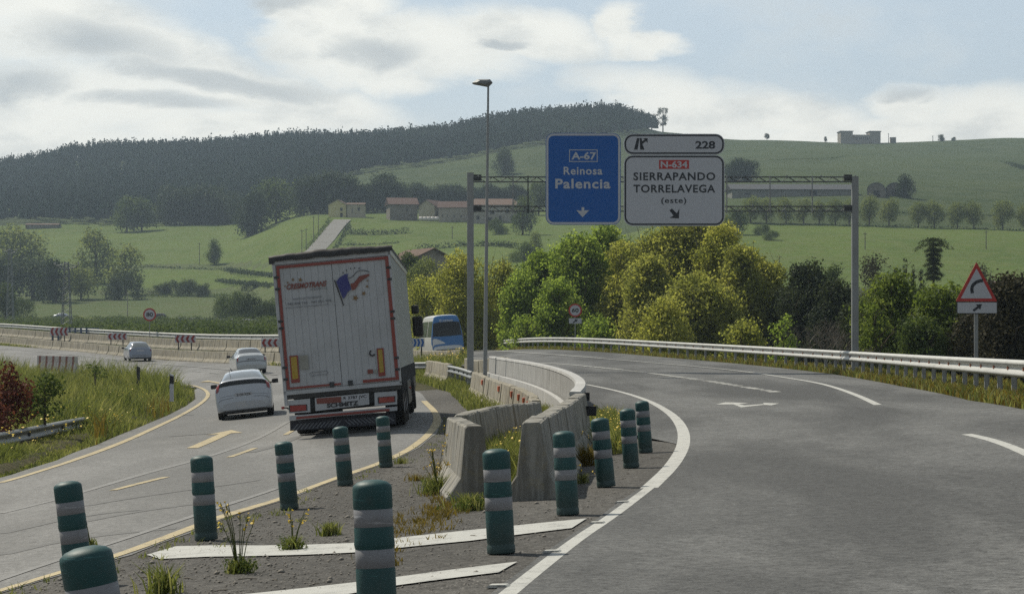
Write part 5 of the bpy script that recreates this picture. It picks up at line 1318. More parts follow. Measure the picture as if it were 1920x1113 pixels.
def tree(name, loc, lobes, size, per, mat, label, cat='tree', group=None, h=5, r=.15, trunk=True, aspect=.6, branches=6, cb=.25, jitter=.8, depth=.35, rz=None, trunkmat='trunk', spread=.5, rise=.7, keep_above=-.2):
    e = empty(name, loc, (0, 0, rng.uniform(0, 6.28) if rz is None else rz), label, cat, group)
    C, Nn, T = crown_points(lobes, per, depth); k = C[:, 2] > keep_above; C, Nn, T = C[k], Nn[k], T[k]
    V, Fc = leaf_quads(C, Nn, size, aspect, jitter)
    link('crown', np_mesh('crown', V, Fc, mat, np.repeat(T, 4)), e)
    if trunk:
        mb = MB(); trunk_mesh(mb, h, r, branches, cb, spread, rise); mb.build('trunk', M[trunkmat], e)
    return e
def blades(P_, h, w, lean=.35, curve=.3):
    """grass blades rooted at P_ (n,3): two quads each, tapering"""
    n = len(P_); a = rng.uniform(0, 2 * math.pi, n); hh = h * rng.uniform(.5, 1.25, n); ww = w * rng.uniform(.6, 1.4, n)
    dx = np.stack([np.cos(a), np.sin(a), np.zeros(n)], -1); la = rng.uniform(0, 2 * math.pi, n); L = np.stack([np.cos(la), np.sin(la), np.zeros(n)], -1) * (hh * lean * rng.uniform(.2, 1.4, n))[:, None]
    up = np.array([0, 0, 1.0]); m_ = P_ + up * (hh * .55)[:, None] + L * .35; t = P_ + up * (hh * (1 - curve * .3))[:, None] + L
    s_ = dx * ww[:, None] * .5
    V = np.stack([P_ - s_, P_ + s_, m_ + s_ * .8, m_ - s_ * .8, t + s_ * .12, t - s_ * .12], 1).reshape(-1, 3)
    i = np.arange(n)[:, None] * 6
    return V, np.concatenate([i + [0, 1, 2, 3], i + [3, 2, 4, 5]])
def stuff_blades(name, P_, h, w, mat, label, lean=.35, tone=None):
    V, Fc = blades(P_, h, w, lean); T = np.repeat(rng.random(len(P_)) if tone is None else tone, 6)
    o = link(name, np_mesh(name, V, Fc, mat, T)); return tag(o, label, None, None, 'stuff')

# ---------------------------------------------------------------- verge and island growth
def scatter(n, fpx, dmin, dmax, zoff=-.04):
    """n points between column functions fpx(d)->(a,b); denser in d as 1/d for even cover in view"""
    d = np.exp(rng.uniform(math.log(dmin), math.log(dmax), n)); a, b = fpx(d); px = a + (b - a) * rng.random(n)
    return np.stack([(px - CX) / F * d, d, Zp(px, d) + zoff], -1), px, d
isl = lambda d: (np.full_like(d, -330.0), np.interp(d, *le) - 2)
Pn, px_, d_ = scatter(80000, isl, 24, 118)
far_edge = np.interp(d_, [24, 60, 80, 95, 118], [1, 1, 1, 1, 1]); keep = (px_ > -320)
hmod = .30 + .75 * np.clip(np.sin(Pn[:, 0] * 1.1 + 1) * np.cos(Pn[:, 1] * .33) * .5 + .5, 0, 1) ; dedge = (np.interp(d_, *le) - px_) / F * d_
rd_ = np.interp(px_, [-120, 0, 80, 140, 165, 175], [40, 45, 50, 54, 56.5, 24]); hmod = hmod * np.clip(dedge / 1.2, .3, 1.0) * np.where((px_ < 170) & (d_ < rd_ + .5), .6, 1.2 + .35 * S01((d_ - 55) / 25))
V, Fc = blades(Pn, hmod * .9, .03, .55); T = np.repeat(np.clip(rng.normal(.5, .2, len(Pn)) + .25 * np.sin(Pn[:, 0] * .9 + Pn[:, 1] * .5), 0, 1), 6)
o = link('grass', np_mesh('grass', V, Fc, M['grass_blade'], T)); tag(o, 'tall wild grass covering the island inside the left curve', None, None, 'stuff')
Pn, px_, d_ = scatter(16000, isl, 24, 110); sel = np.sin(Pn[:, 0] * .7 + 2) + np.cos(Pn[:, 1] * .25 + 1) > .75; Pn = Pn[sel & ((px_ > 175) | (d_ > 58))]
stuff_blades('dry_grass', Pn, .75, .025, M['grass_dry'], 'patches of dry seeding grass on the island', .4)
def flowers(name, P_, mat, label, s=.05, zmin=.3, zmax=.8):
    P_ = P_.copy(); P_[:, 2] += rng.uniform(zmin, zmax, len(P_)); V, Fc = leaf_quads(P_, np.tile([0, -.3, 1.0], (len(P_), 1)), s, 1.0, .5)
    o = link(name, np_mesh(name, V, Fc, mat, np.repeat(rng.random(len(P_)), 4))); return tag(o, label, None, None, 'stuff')
Pn, px_, d_ = scatter(1700, isl, 26, 85); sel = (np.sin(Pn[:, 0] * 1.7) + np.sin(Pn[:, 1] * .6) > .2) & ((np.interp(d_, *le) - px_) / F * d_ < 3.2); flowers('yellow_flowers', Pn[sel], M['flower'], 'yellow flowers dotted along the island edge', .045)
M['flower_white'] = simple('flower_white', (.6, .6, .5), .6, 0, .1)
# leafy weeds mounded through the island
def weed_lobes(n, area, r): return [((rng.uniform(-area, area), rng.uniform(-area, area), rng.uniform(.1, .5) * r * 2), (r, r, r * .8)) for _ in range(n)]
wl_ = []
for i in range(46):
    d = math.exp(rng.uniform(math.log(34), math.log(92))); a = -60; b = float(np.interp(d, *le)) - F / d * 1.3
    if b < a: continue
    px = rng.uniform(a, b); g = on(px, d); r_ = rng.uniform(.3, .55) * (.5 if px < 170 and d < 58 else 1); wl_.append(((g.x, g.y, g.z + r_ * .35), (r_ * 1.4, r_ * 1.4, r_ * .8)))
C, Nn, T = crown_points(wl_, 1300, .7); V, Fc = leaf_quads(C, Nn, .075, .5, 1.0)
o = link('undergrowth', np_mesh('undergrowth', V, Fc, M['leaf_pale'], np.repeat(T, 4))); tag(o, 'leafy weeds mounded among the island grass', None, None, 'stuff')
# bushes of the island
def bush(px, py_base, d, w, h, mat, label, size=.09, per=1500, n=14, cat='bush', name='bush', group=None, sink=.1, trunk=True, shape='dome', lr=(.35, .6)):
    p = A(px, py_base, d); p.z = min(p.z, p.z); lb_ = lobes_in(0, 0, 0, h, w / 2, w / 2, n, shape, lr)
    e = tree(name, p - Vector((0, 0, sink)), lb_, size, per, mat, label, cat, group, h * .8, .03 * max(1, h), trunk, .6, 6, .1, .9, .4)
    return e
bush(8, 790, 48, 1.55, 1.40, M['leaf_red'], 'dense bush with dark red young leaves at the left edge', .085, 1500, 26, lr=(.22, .42))
bush(84, 768, 50, 1.0, 1.0, M['leaf_mid'], 'round green bush to the right of the red-leaved one', .09, 1500, 12)
bush(178, 702, 78, 1.3, .5, M['leaf_mid'], 'low dark green bush at the back edge of the island', .09, 1200, 8)
bush(-60, 800, 46, 1.6, 1.3, M['leaf_red'], 'red-leaved bush cut off by the picture edge', .10, 1200, 12)
# long grass under the right guardrail and in the median
rs = lambda d: (np.interp(d, *rr) - F / d * -.1, np.interp(d, *rr) + F / d * 2.4)
Pn, px_, d_ = scatter(15000, rs, 22, 200); stuff_blades('dry_grass', Pn, .24, .03, M['grass_dry'], 'yellowing grass along the foot of the right guardrail', .5)
Pn, px_, d_ = scatter(16000, rs, 22, 200); stuff_blades('grass', Pn, .24, .035, M['grass_blade'], 'green grass among the posts of the right guardrail', .5)
md = lambda d: (np.interp(d, *re) + F / d * 1.8, wall_px(d) - F / d * .5)
Pn, px_, d_ = scatter(16000, md, 42, 130); stuff_blades('grass', Pn, .34, .03, M['grass_blade'], 'grass growing in the median between the barriers', .45)
bg = lambda d: (np.interp(d, *re) + F / d * 1.0 + 0 * d, np.interp(d, *re) + F / d * 2.6)
Pn, px_, d_ = scatter(9000, bg, 62, 120); stuff_blades('grass', Pn, .28, .03, M['grass_blade'], 'short grass along the left carriageway edge beyond the gravel', .45)
fr = lambda d: (np.interp(d, *re) - 0 * d, np.interp(d, *re) + F / d * 2.0)
Pn, px_, d_ = scatter(16000, fr, 120, 225); stuff_blades('grass', Pn, .30, .05, M['grass_blade'], 'strip of grass at the foot of the far barriers', .5)
# inside the pocket between the two arms of barriers
pk = [on(rng.uniform(905, 985), rng.uniform(25, 33)) for _ in range(2600)] + [on(rng.uniform(1015, 1060), rng.uniform(38, 56)) for _ in range(2200)]
stuff_blades('weeds', np.array([p[:] for p in pk]), .42, .02, M['grass_blade'], 'weeds filling the pocket between the barrier arms', .5)
pk = [on(rng.uniform(1112, 1165) + (36 - d0) * 1.2, d0) for d0 in rng.uniform(31, 42, 2600)]
stuff_blades('weeds', np.array([p[:] for p in pk]), .34, .02, M['grass_blade'], 'yellow-green weeds between the right barrier arm and the edge line', .5)
pf = np.array([on(rng.uniform(1112, 1165), rng.uniform(31, 42))[:] for _ in range(240)]); flowers('yellow_flowers', pf, M['flower'], 'small yellow flowers right of the barrier arm', .035, .1, .36)
pf = np.array([on(rng.uniform(915, 1045), rng.uniform(26, 50))[:] for _ in range(160)]); flowers('yellow_flowers', pf, M['flower'], 'small yellow flowers in the barrier pocket', .03, .2, .5)
# single weeds on the gravel: tuft with flower stalks
def weed(px, py, h, label, n=160, spread=.12, stalks=0, leafy=0, mat='grass_blade', hs=None):
    p = G(px, py); e = empty('weed', p, (0, 0, 0), label, 'weed', 'weeds on the gravel gore')
    R_ = np.abs(rng.normal(0, spread, n)); a = rng.uniform(0, 6.28, n); P_ = np.stack([np.cos(a) * R_, np.sin(a) * R_, np.full(n, -.01)], -1)
    V, Fc = blades(P_, h, .012, .55); link('leaves', np_mesh('leaves', V, Fc, M[mat], np.repeat(rng.random(n), 6)), e)
    if leafy:
        lb_ = [((rng.normal(0, spread), rng.normal(0, spread), rng.uniform(.03, h * .7)), (.06, .06, .06)) for _ in range(leafy)]
        C, Nn, T = crown_points(lb_, 9000, .6); V, Fc = leaf_quads(C, Nn, .022, .5, 1.0); link('foliage', np_mesh('foliage', V, Fc, M['leaf_mid'], np.repeat(T, 4)), e)
    if stalks:
        mb = MB(); fl = []; H = hs or h * 2
        for i in range(stalks):
            a = rng.uniform(0, 6.28); q = rng.uniform(.03, .16); t = Vector((math.cos(a) * q, math.sin(a) * q, H * rng.uniform(.6, 1.0)))
            mb.tube([(t.x * .1, t.y * .1, 0), (t.x * .5, t.y * .5, t.z * .6), t], [.004, .003, .002], 4, cap=False)
            for _ in range(3):
                b_ = t + Vector((rng.uniform(-.03, .03), rng.uniform(-.03, .03), rng.uniform(-.05, .01))); mb.tube([t * .85, b_], .0015, 3, cap=False); fl.append(b_)
        mb.build('stalks', M['grass_blade'], e)
        Fp = np.array([f[:] for f in fl]); V, Fc = leaf_quads(np.repeat(Fp, 2, 0), np.tile([0, -.5, 1.0], (len(Fp) * 2, 1)), .02, 1.0, .9); link('flowers', np_mesh('flowers', V, Fc, M['flower'], np.zeros(len(V))), e)
    return e
weed(449, 1072, .10, 'tall thin weed with yellow flower heads beside the leaning bollard', 260, .05, 9, 8, hs=.50)
weed(306, 1112, .20, 'bright green grass tuft at the bottom edge', 150, .07)
weed(549, 1030, .12, 'brown and yellow flowering weed on the upper stripe', 160, .05, 7, 5, hs=.34)
weed(619, 1002, .12, 'small bushy green tuft in the middle of the gravel', 260, .055)
weed(820, 925, .22, 'yellow-flowered weed in front of the first barrier', 300, .12, 12, 12, hs=.52)
weed(842, 905, .30, 'tall wispy weed leaning on the barrier side', 200, .12, 8, 0, 'grass_dry', hs=.75)
weed(884, 955, .17, 'low green weed at the foot of the barrier end', 260, .12, 0, 26)
weed(965, 918, .25, 'weed squeezed between the two barrier arms', 200, .1, 2, 10)
weed(1100, 872, .28, 'dark twiggy weed beside the right barrier arm', 200, .08, 2, 6, 'grass_dry')
weed(752, 868, .12, 'sparse weed beside the farthest left bollard', 80, .07)
weed(1092, 905, .12, 'little yellow-flowered weed behind a bollard', 70, .04, 4, 0, hs=.25)
weed(172, 1022, .08, 'pair of yellow flowers behind the nearest bollard', 40, .03, 3, 0, hs=.34)
weed(780, 900, .10, 'thin dry tuft on the gravel', 80, .1, 0, 0, 'grass_dry')
# grit and pebbles
pp = []
for _ in range(8000):
    d = math.exp(rng.uniform(math.log(9), math.log(45))); a = float(np.interp(d, *re)); b = float(np.interp(d, *gr)); t = rng.beta(1.2, 2.0); pp.append(on(a + (b - a) * t, d)[:])
pp = np.array(pp); V = []; Fs = []
oct_ = np.array([(1, 0, 0), (-1, 0, 0), (0, 1, 0), (0, -1, 0), (0, 0, .7), (0, 0, -.4)]); of = [(0, 2, 4), (2, 1, 4), (1, 3, 4), (3, 0, 4), (2, 0, 5), (1, 2, 5), (3, 1, 5), (0, 3, 5)]
sz = rng.uniform(.004, .013, len(pp)) * np.where(rng.random(len(pp)) < .04, 2.2, 1)
V = (pp[:, None] + oct_[None] * sz[:, None, None] * rng.uniform(.6, 1.3, (len(pp), 6, 1))).reshape(-1, 3); Fc = (np.arange(len(pp))[:, None, None] * 6 + np.array(of)[None]).reshape(-1, 3)
o = link('gravel', np_mesh('gravel', V, Fc, simple('pebble', (.24, .22, .19), .9, 0, .4, 20), None)); tag(o, 'loose grit scattered over the gore', None, None, 'stuff')

# ---------------------------------------------------------------- trees close behind the slip road
def near_tree(px, ytop, ybase, wpx, d, mat, label, n=30, size=.26, per=380, shape='egg', group='trees behind the slip road guardrail', name='tree', r=.14, stems=0, cat='tree', depth=.45, zb=None, aspect=.6, lr=(.36, .56)):
    k = d / F; per = per * 1.35; zb = CH - (ybase - HY) * k if zb is None else zb; h = CH - (ytop - HY) * k - zb; w = wpx * k
    lb_ = lobes_in(0, 0, h * .05, h, w / 2, w / 2 * .8, n, shape, lr)
    e = tree(name, Vector(((px - CX) * k, d, zb)), lb_, size, per, mat, label, cat, group, h, r, stems == 0, aspect, 9, .12, .9, depth, rz=0)
    if stems:
        mb = MB(); rg = random.Random(px)
        for i in range(stems):
            a = rg.uniform(0, 6.28); q = rg.uniform(.1, .48) * w; t = Vector((math.cos(a) * q, math.sin(a) * q * .8, h * rg.uniform(.7, .98))); b0 = Vector((math.cos(a) * .3, math.sin(a) * .3, -.3))
            m_ = Vector((t.x * .55, t.y * .55, t.z * .45)); mb.tube([b0, m_, t], [.05, .035, .01], 5, cap=False)
            for _ in range(5):
                b_ = m_.lerp(t, rg.random()); mb.tube([b_, b_ + Vector((rg.uniform(-.4, .4), rg.uniform(-.4, .4), rg.uniform(.4, 1.1)))], [.015, .005], 3, cap=False)
        mb.build('trunk', M['twig'], e)
    return e
Y, OL, GR, DK = M['leaf_yellow'], M['leaf_olive'], M['leaf_green'], M['leaf_dark']
near_tree(800, 505, 690, 110, 186, OL, 'sparse yellow-green shrub between the lorry and the minibus', 22, .20, 230, 'egg', stems=14)
near_tree(868, 472, 690, 150, 180, Y, 'yellow-leaved many-stemmed tree behind the minibus', 30, .20, 260, 'dome', stems=30)
near_tree(938, 470, 690, 110, 184, OL, 'olive tree behind the lamp post', 26, .22, 300, 'dome', stems=14)
near_tree(985, 500, 690, 100, 172, GR, 'lower green tree left of the 60 sign', 22, .24, 420, 'egg')
near_tree(1020, 455, 690, 120, 178, GR, 'bright green tree left of the blue sign edge', 30, .25, 420, 'egg')
near_tree(1085, 422, 690, 130, 175, GR, 'tall green tree right below the blue sign', 36, .25, 420, 'egg')
near_tree(1140, 408, 690, 110, 180, GR, 'tall green tree filling the gap under the two signs', 34, .25, 420, 'egg')
near_tree(1180, 440, 690, 110, 172, Y, 'yellow-green tree at the left flank of the great olive one', 34, .24, 380, 'column')
near_tree(1290, 398, 700, 290, 165, OL, 'great broad olive tree below the white signs', 130, .24, 330, 'dome', stems=26, r=.3, lr=(.20, .32))
near_tree(1352, 400, 690, 120, 160, Y, 'golden-topped tree leaning right of the white sign', 34, .22, 330, 'egg', stems=8)
near_tree(1425, 470, 690, 130, 158, OL, 'olive tree sloping down to the dark bushes', 34, .24, 330, 'dome', stems=8)
near_tree(1225, 470, 690, 110, 158, OL, 'olive tree at the left of the great one', 34, .24, 330, 'egg')
near_tree(1385, 440, 690, 110, 156, OL, 'olive tree between the golden top and the slope', 34, .24, 330, 'dome', stems=8)
near_tree(1310, 520, 700, 170, 148, OL, 'lower olive growth in the middle behind the rail', 34, .22, 330, 'dome', stems=10)
near_tree(1050, 520, 690, 110, 160, GR, 'lower green growth behind the 60 sign', 24, .22, 380, 'dome')
near_tree(1240, 560, 690, 110, 140, Y, 'low yellow-green sapling growth behind the rail middle', 20, .20, 330, 'dome')
near_tree(1470, 590, 690, 60, 122, GR, 'small green sapling before the bare shrubs', 12, .18, 330, 'egg')
near_tree(1395, 600, 690, 90, 118, OL, 'low olive bush behind the rail', 14, .18, 330, 'dome')
near_tree(1120, 590, 680, 90, 150, GR, 'low green bush right of the 60 sign', 14, .2, 330, 'dome')
near_tree(985, 590, 680, 80, 158, GR, 'low green bush left of the 60 sign', 14, .2, 330, 'dome')
near_tree(1515, 484, 700, 110, 150, DK, 'dark evergreen rising left of the right gantry post', 30, .2, 520, 'egg')
near_tree(1570, 520, 700, 100, 146, DK, 'dark evergreen next to the right gantry post', 26, .2, 520, 'egg')
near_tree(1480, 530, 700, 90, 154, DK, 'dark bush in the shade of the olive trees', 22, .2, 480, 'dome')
near_tree(1668, 508, 720, 120, 104, M['leaf_fresh'], 'round light green tree right of the gantry post', 34, .17, 620, 'round')
near_tree(1640, 560, 720, 70, 100, M['leaf_fresh'], 'leafy skirt of the round green tree', 14, .15, 620, 'dome')
near_tree(1765, 530, 720, 130, 100, M['leaf_fresh'], 'light green tree left of the warning sign', 32, .17, 620, 'round')
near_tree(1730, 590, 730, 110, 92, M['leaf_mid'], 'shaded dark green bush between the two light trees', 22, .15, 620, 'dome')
near_tree(1905, 512, 740, 150, 84, M['leaf_brown'], 'dark brownish conifer hedge at the right edge', 40, .15, 700, 'dome')
near_tree(1830, 560, 730, 110, 92, M['leaf_brown'], 'brownish bush behind the warning sign post', 26, .15, 600, 'dome')
near_tree(2010, 530, 760, 160, 76, M['leaf_brown'], 'dark hedge continuing past the right edge', 26, .16, 420, 'dome')
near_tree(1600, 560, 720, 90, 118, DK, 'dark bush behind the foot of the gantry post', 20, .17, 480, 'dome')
# leafless shrubs
def bare_shrub(px, ybase, d, w, h, label, n=60):
    k = d / F; p = Vector(((px - CX) * k, d, CH - (ybase - HY) * k)); e = empty('bare_shrub', p, (0, 0, 0), label, 'shrub', 'bare shrubs behind the guardrail'); rg = random.Random(px); mb = MB()
    def grow(a, dirn, L, r, lv):
        b_ = a + dirn * L; mb.tube([a, a.lerp(b_, .5) + Vector((rg.uniform(-.06, .06), 0, rg.uniform(-.05, .05))) * L * 3, b_], [r, r * .8, r * .5], 3, cap=False)
        if lv:
            for _ in range(3): grow(a.lerp(b_, rg.uniform(.45, 1)), (dirn + Vector((rg.uniform(-.9, .9), rg.uniform(-.9, .9), rg.uniform(-.3, .6)))).normalized(), L * .62, r * .55, lv - 1)
    for i in range(n // 6):
        grow(Vector((rg.uniform(-.35, .35) * w, rg.uniform(-.5, .5), 0)), Vector((rg.uniform(-.6, .6), rg.uniform(-.4, .4), 1)).normalized(), h * .45, .028, 3)
    mb.build('branches', M['twig'], e); return e
bare_shrub(1530, 690, 118, 2.6, 3.4, 'tangle of grey leafless twigs behind the rail', 70)
bare_shrub(1575, 695, 112, 2.2, 3.0, 'leafless twigs next to the gantry post foot', 60)
bare_shrub(1625, 700, 98, 1.6, 1.6, 'brown leafless brush at the foot of the round green tree', 50)

pk = [on(rng.uniform(775, 880), rng.uniform(104, 119)) + Vector((0, 0, rng.uniform(-.1, .35))) for _ in range(3200)]
stuff_blades('weeds', np.array([p[:] for p in pk]), .42, .03, M['grass_blade'], 'weeds growing over the barriers below the minibus', .5)
pf = np.array([on(rng.uniform(800, 880), rng.uniform(108, 114))[:] for _ in range(260)]); flowers('yellow_flowers', pf, M['flower'], 'pale yellow flowers in front of the minibus', .07, .2, .75)

Q = []
for _ in range(230):
    t = rng.random(); c = on(float(np.interp(t, [0, .35, .7, 1], [835, 862, 800, 700])) + rng.normal(0, 16), float(np.interp(t, [0, .35, .7, 1], [26, 22, 20, 17])) + rng.normal(0, 1.4))
    for _ in range(int(rng.integers(4, 16))): Q.append((c.x + rng.normal(0, .035), c.y + rng.normal(0, .035), c.z - .005))
stuff_blades('weeds', np.array(Q), .06, .009, M['grass_dry'], 'sparse low weeds rooted in the gravel', .9)
Q = []
for _ in range(120):
    d = math.exp(rng.uniform(math.log(12), math.log(60))); a = float(np.interp(d, *re)); c = on(a + F / d * abs(rng.normal(.25, .25)), d)
    for _ in range(int(rng.integers(4, 14))): Q.append((c.x + rng.normal(0, .04), c.y + rng.normal(0, .04), c.z - .005))
stuff_blades('weeds', np.array(Q), .055, .009, M['grass_blade'], 'tiny weeds along the yellow gore line', .9)
mb = MB()
for _ in range(46):
    d = math.exp(rng.uniform(math.log(11), math.log(30))); a = float(np.interp(d, *re)); b = float(np.interp(d, *gr)); c = on(a + (b - a) * rng.uniform(.1, .95), d); a_ = rng.uniform(0, 6.28); L = rng.uniform(.03, .16); v = Vector((math.cos(a_), math.sin(a_), 0)) * L
    mb.tube([c + Vector((0, 0, .006)), c + v * .5 + Vector((0, 0, .012)), c + v + Vector((0, 0, .006))], .004, 4)
tag(mb.build('debris', M['twig']), 'dry twigs and scraps lying on the gore', None, None, 'stuff')
# ---------------------------------------------------------------- far trees: a few crowns, copied
def proto_crown(shape, n, size, per, mat, hw=.5, z0=.12, lr=(.28, .5)):
    """crown one metre tall, to be scaled"""
    lb_ = lobes_in(0, 0, z0, 1.0, hw, hw, n, shape, lr); C, Nn, T = crown_points(lb_, per, .4); V, Fc = leaf_quads(C, Nn, size, .7, .9)
    return np_mesh('crown', V, Fc, mat, np.repeat(T, 4))
def proto_trunk(cb=.15):
    mb = MB(); trunk_mesh(mb, 1.0, .022, 6, .25, .35, .8, .02, 2); o = mb.build('trunk', M['trunk']); me = o.data; bpy.data.objects.remove(o); return me
PT = [proto_trunk() for _ in range(3)]
PC = {}
for key, shape, mat, hw, z0 in (('round_pale', 'round', 'leaf_pale', .46, .16), ('round_mid', 'round', 'leaf_mid', .45, .15), ('round_dark', 'round', 'leaf_far', .48, .05), ('egg_pale', 'egg', 'leaf_pale', .36, .04), ('egg_mid', 'egg', 'leaf_mid', .40, .04),
                                ('bush_dark', 'dome', 'leaf_far', .9, 0), ('bush_mid', 'dome', 'leaf_mid', .9, 0), ('bush_pale', 'dome', 'leaf_pale', .9, 0), ('cone_dark', 'cone', 'leaf_dark', .25, .05)):
    PC[key] = [proto_crown(shape, 22, .05, 3400, M[mat], hw, z0, (.36, .56)) for _ in range(2)]
cnt = 0
def ft(px, yb, hpx, kind, label, wide=1.0, d=None, name='tree', cat='tree', group=None, trunk=True, sink=0):
    """far tree standing where the land shows at (px, yb), hpx photo pixels tall"""
    global cnt; cnt += 1
    p = G(px, yb, 240) if d is None else on(px, d); k = p.y / F; h = hpx * k
    if d is not None: h = (yb - hpx); h = CH - (h - HY) * k - p.z
    e = empty(name, p - Vector((0, 0, .02 * h + sink)), (0, 0, rng.uniform(0, 6.28)), label, cat, group)
    c = link('crown', PC[kind][cnt % 2], e); c.scale = (h * wide * 1.12, h * wide * 1.12, h)
    if trunk: t = link('trunk', PT[cnt % 3], e); t.scale = (h * 1.2, h * 1.2, h)
    return e
# left fields
ft(238, 436, 66, 'round_mid', 'left round tree of the pair standing at the top of the bright field', .9)
ft(266, 433, 62, 'round_mid', 'right round tree of the pair at the top of the bright field', 1.0)
ft(518, 416, 78, 'round_mid', 'large broad tree at the forest edge above the bright field', 1.25)
ft(180, 532, 112, 'egg_pale', 'tall silvery green tree left of its companion in the left field', .85)
ft(235, 552, 98, 'egg_pale', 'silvery green tree right of its taller companion in the left field', .95)
ft(152, 560, 64, 'round_pale', 'low pale green tree behind the pylon', 1.0)
ft(238, 560, 50, 'bush_dark', 'dark bush at the foot of the silvery trees', .9, name='bush', cat='bush', trunk=False)
ft(38, 520, 98, 'round_pale', 'large pale leafless-looking tree at the left edge', 1.1)
ft(402, 500, 50, 'round_mid', 'gnarled half-bare tree alone in the bright field', .62)
ft(60, 560, 72, 'round_dark', 'dark tree clump in front of the pale tree', 1.1)
ft(8, 562, 78, 'round_dark', 'dark tree clump at the left picture edge', 1.0)
ft(105, 565, 80, 'round_dark', 'dark tree clump beside the pylon', .9)
ft(10, 600, 68, 'round_mid', 'mid green tree low at the left edge', .8)
ft(42, 598, 40, 'bush_mid', 'green bush low at the left edge', .8, name='bush', cat='bush', trunk=False)
ft(440, 598, 52, 'bush_mid', 'green bush left of the lorry', .7, name='bush', cat='bush', trunk=False)
ft(470, 600, 50, 'bush_dark', 'dark bush close to the lorry', .7, name='bush', cat='bush', trunk=False)
ft(420, 598, 46, 'bush_mid', 'light bush at the left of the pair near the lorry', .6, name='bush', cat='bush', trunk=False)
ft(500, 600, 35, 'bush_dark', 'dark bush half hidden by the lorry', .8, name='bush', cat='bush', trunk=False)
ft(325, 552, 26, 'bush_dark', 'dark hawthorn clump left of the field post', 1.0, name='bush', cat='bush', trunk=False)
ft(352, 554, 30, 'bush_dark', 'dark hawthorn clump in the middle of the dull field', 1.0, name='bush', cat='bush', trunk=False)
ft(380, 556, 24, 'bush_dark', 'dark hawthorn clump trailing right', 1.0, name='bush', cat='bush', trunk=False)
ft(300, 552, 20, 'bush_mid', 'small green shrub left of the hawthorns', 1.0, name='bush', cat='bush', trunk=False)
ft(470, 546, 20, 'bush_dark', 'scrubby bush near the truck roof level', 1.2, name='bush', cat='bush', trunk=False)
for i, px in enumerate(range(330, 452, 17)):
    ft(px, 418, rng.uniform(45, 72), 'round_dark', ordinals[i] + ' dark tree from the left in the clump behind the bright field', rng.uniform(.8, 1.1), group='dark trees behind the bright field')
for i, (px, hh) in enumerate(((466, 40), (480, 50), (570, 66), (588, 78), (606, 80), (626, 86), (646, 84), (662, 72), (690, 60), (706, 72), (722, 84), (738, 76), (752, 60))):
    ft(px, 408, hh, 'round_dark', ordinals[i] + ' dark tree from the left in the wood behind the farmhouses', rng.uniform(.7, .95), d=880, group='dark trees behind the farmhouses')
for i, px in enumerate(range(770, 1030, 15)):
    ft(px, 402, rng.uniform(42, 62), 'round_dark', ordinals[i] + ' dark tree from the left in the belt above the long farmhouse', rng.uniform(.9, 1.2), d=900, group='dark tree belt above the long farmhouse')
ft(945, 330, 52, 'round_dark', 'lone dark tree on the high meadow beside the lamp post', .75)
ft(1010, 400, 60, 'round_mid', 'green tree at the left edge of the blue sign', .8); ft(980, 440, 70, 'round_mid', 'bushy tree right of the farmhouse', .7)
ft(930, 440, 30, 'bush_mid', 'green bush under the farmhouse', .8, name='bush', cat='bush', trunk=False)
ft(1005, 480, 48, 'egg_pale', 'pale green tree below the farm meadow', .9); ft(985, 490, 36, 'bush_mid', 'shrub beside the pale green tree', .9, name='bush', cat='bush', trunk=False)
for i, (px, hh) in enumerate(((1372, 60), (1380, 50), (1390, 66), (1408, 62))):
    ft(px, 362, hh, 'round_dark', ordinals[i] + ' dark rounded tree from the left behind the barn end', .9, d=850, group='dark trees behind the barn end')
ft(1698, 372, 44, 'round_dark', 'dark tree at the right end of the barns', .8)
ft(1380, 440, 50, 'round_mid', 'shaded tree at the left end of the tree row', .9); ft(1365, 470, 60, 'round_mid', 'bushy tree behind the golden tree', .8)
ft(1448, 450, 18, 'bush_mid', 'small shrub on the right meadow', 1.0, name='bush', cat='bush', trunk=False); ft(1430, 440, 20, 'bush_mid', 'small shrub below the tree row', 1.0, name='bush', cat='bush', trunk=False)
rowt = [(1407, 417, 50), (1437, 418, 46), (1474, 418, 48), (1507, 418, 46), (1536, 418, 42), (1566, 420, 48), (1592, 420, 46), (1630, 421, 54), (1667, 421, 50), (1722, 424, 46), (1752, 425, 50), (1795, 426, 48), (1826, 426, 50), (1880, 429, 54), (1925, 430, 48)]
for i, (px, yb, hh) in enumerate(rowt):
    ft(px, yb, hh, 'round_pale', ordinals[i] + ' round-crowned tree from the left in the row below the barns', .68 + .12 * rng.random(), group='row of round trees below the barns')
# ridge trees
ft(1438, 262, 12, 'round_dark', 'tiny leaning tree on the ridge right of the signs', 1.0, d=1492); ft(1765, 270, 18, 'round_dark', 'dark round tree on the ridge beside the hut', .9, d=1492); ft(1788, 270, 13, 'round_dark', 'small tree right of the dark round one on the ridge', .9, d=1492)
ft(1548, 264, 8, 'round_dark', 'tiny tree left of the ridge building', .7, d=1492)
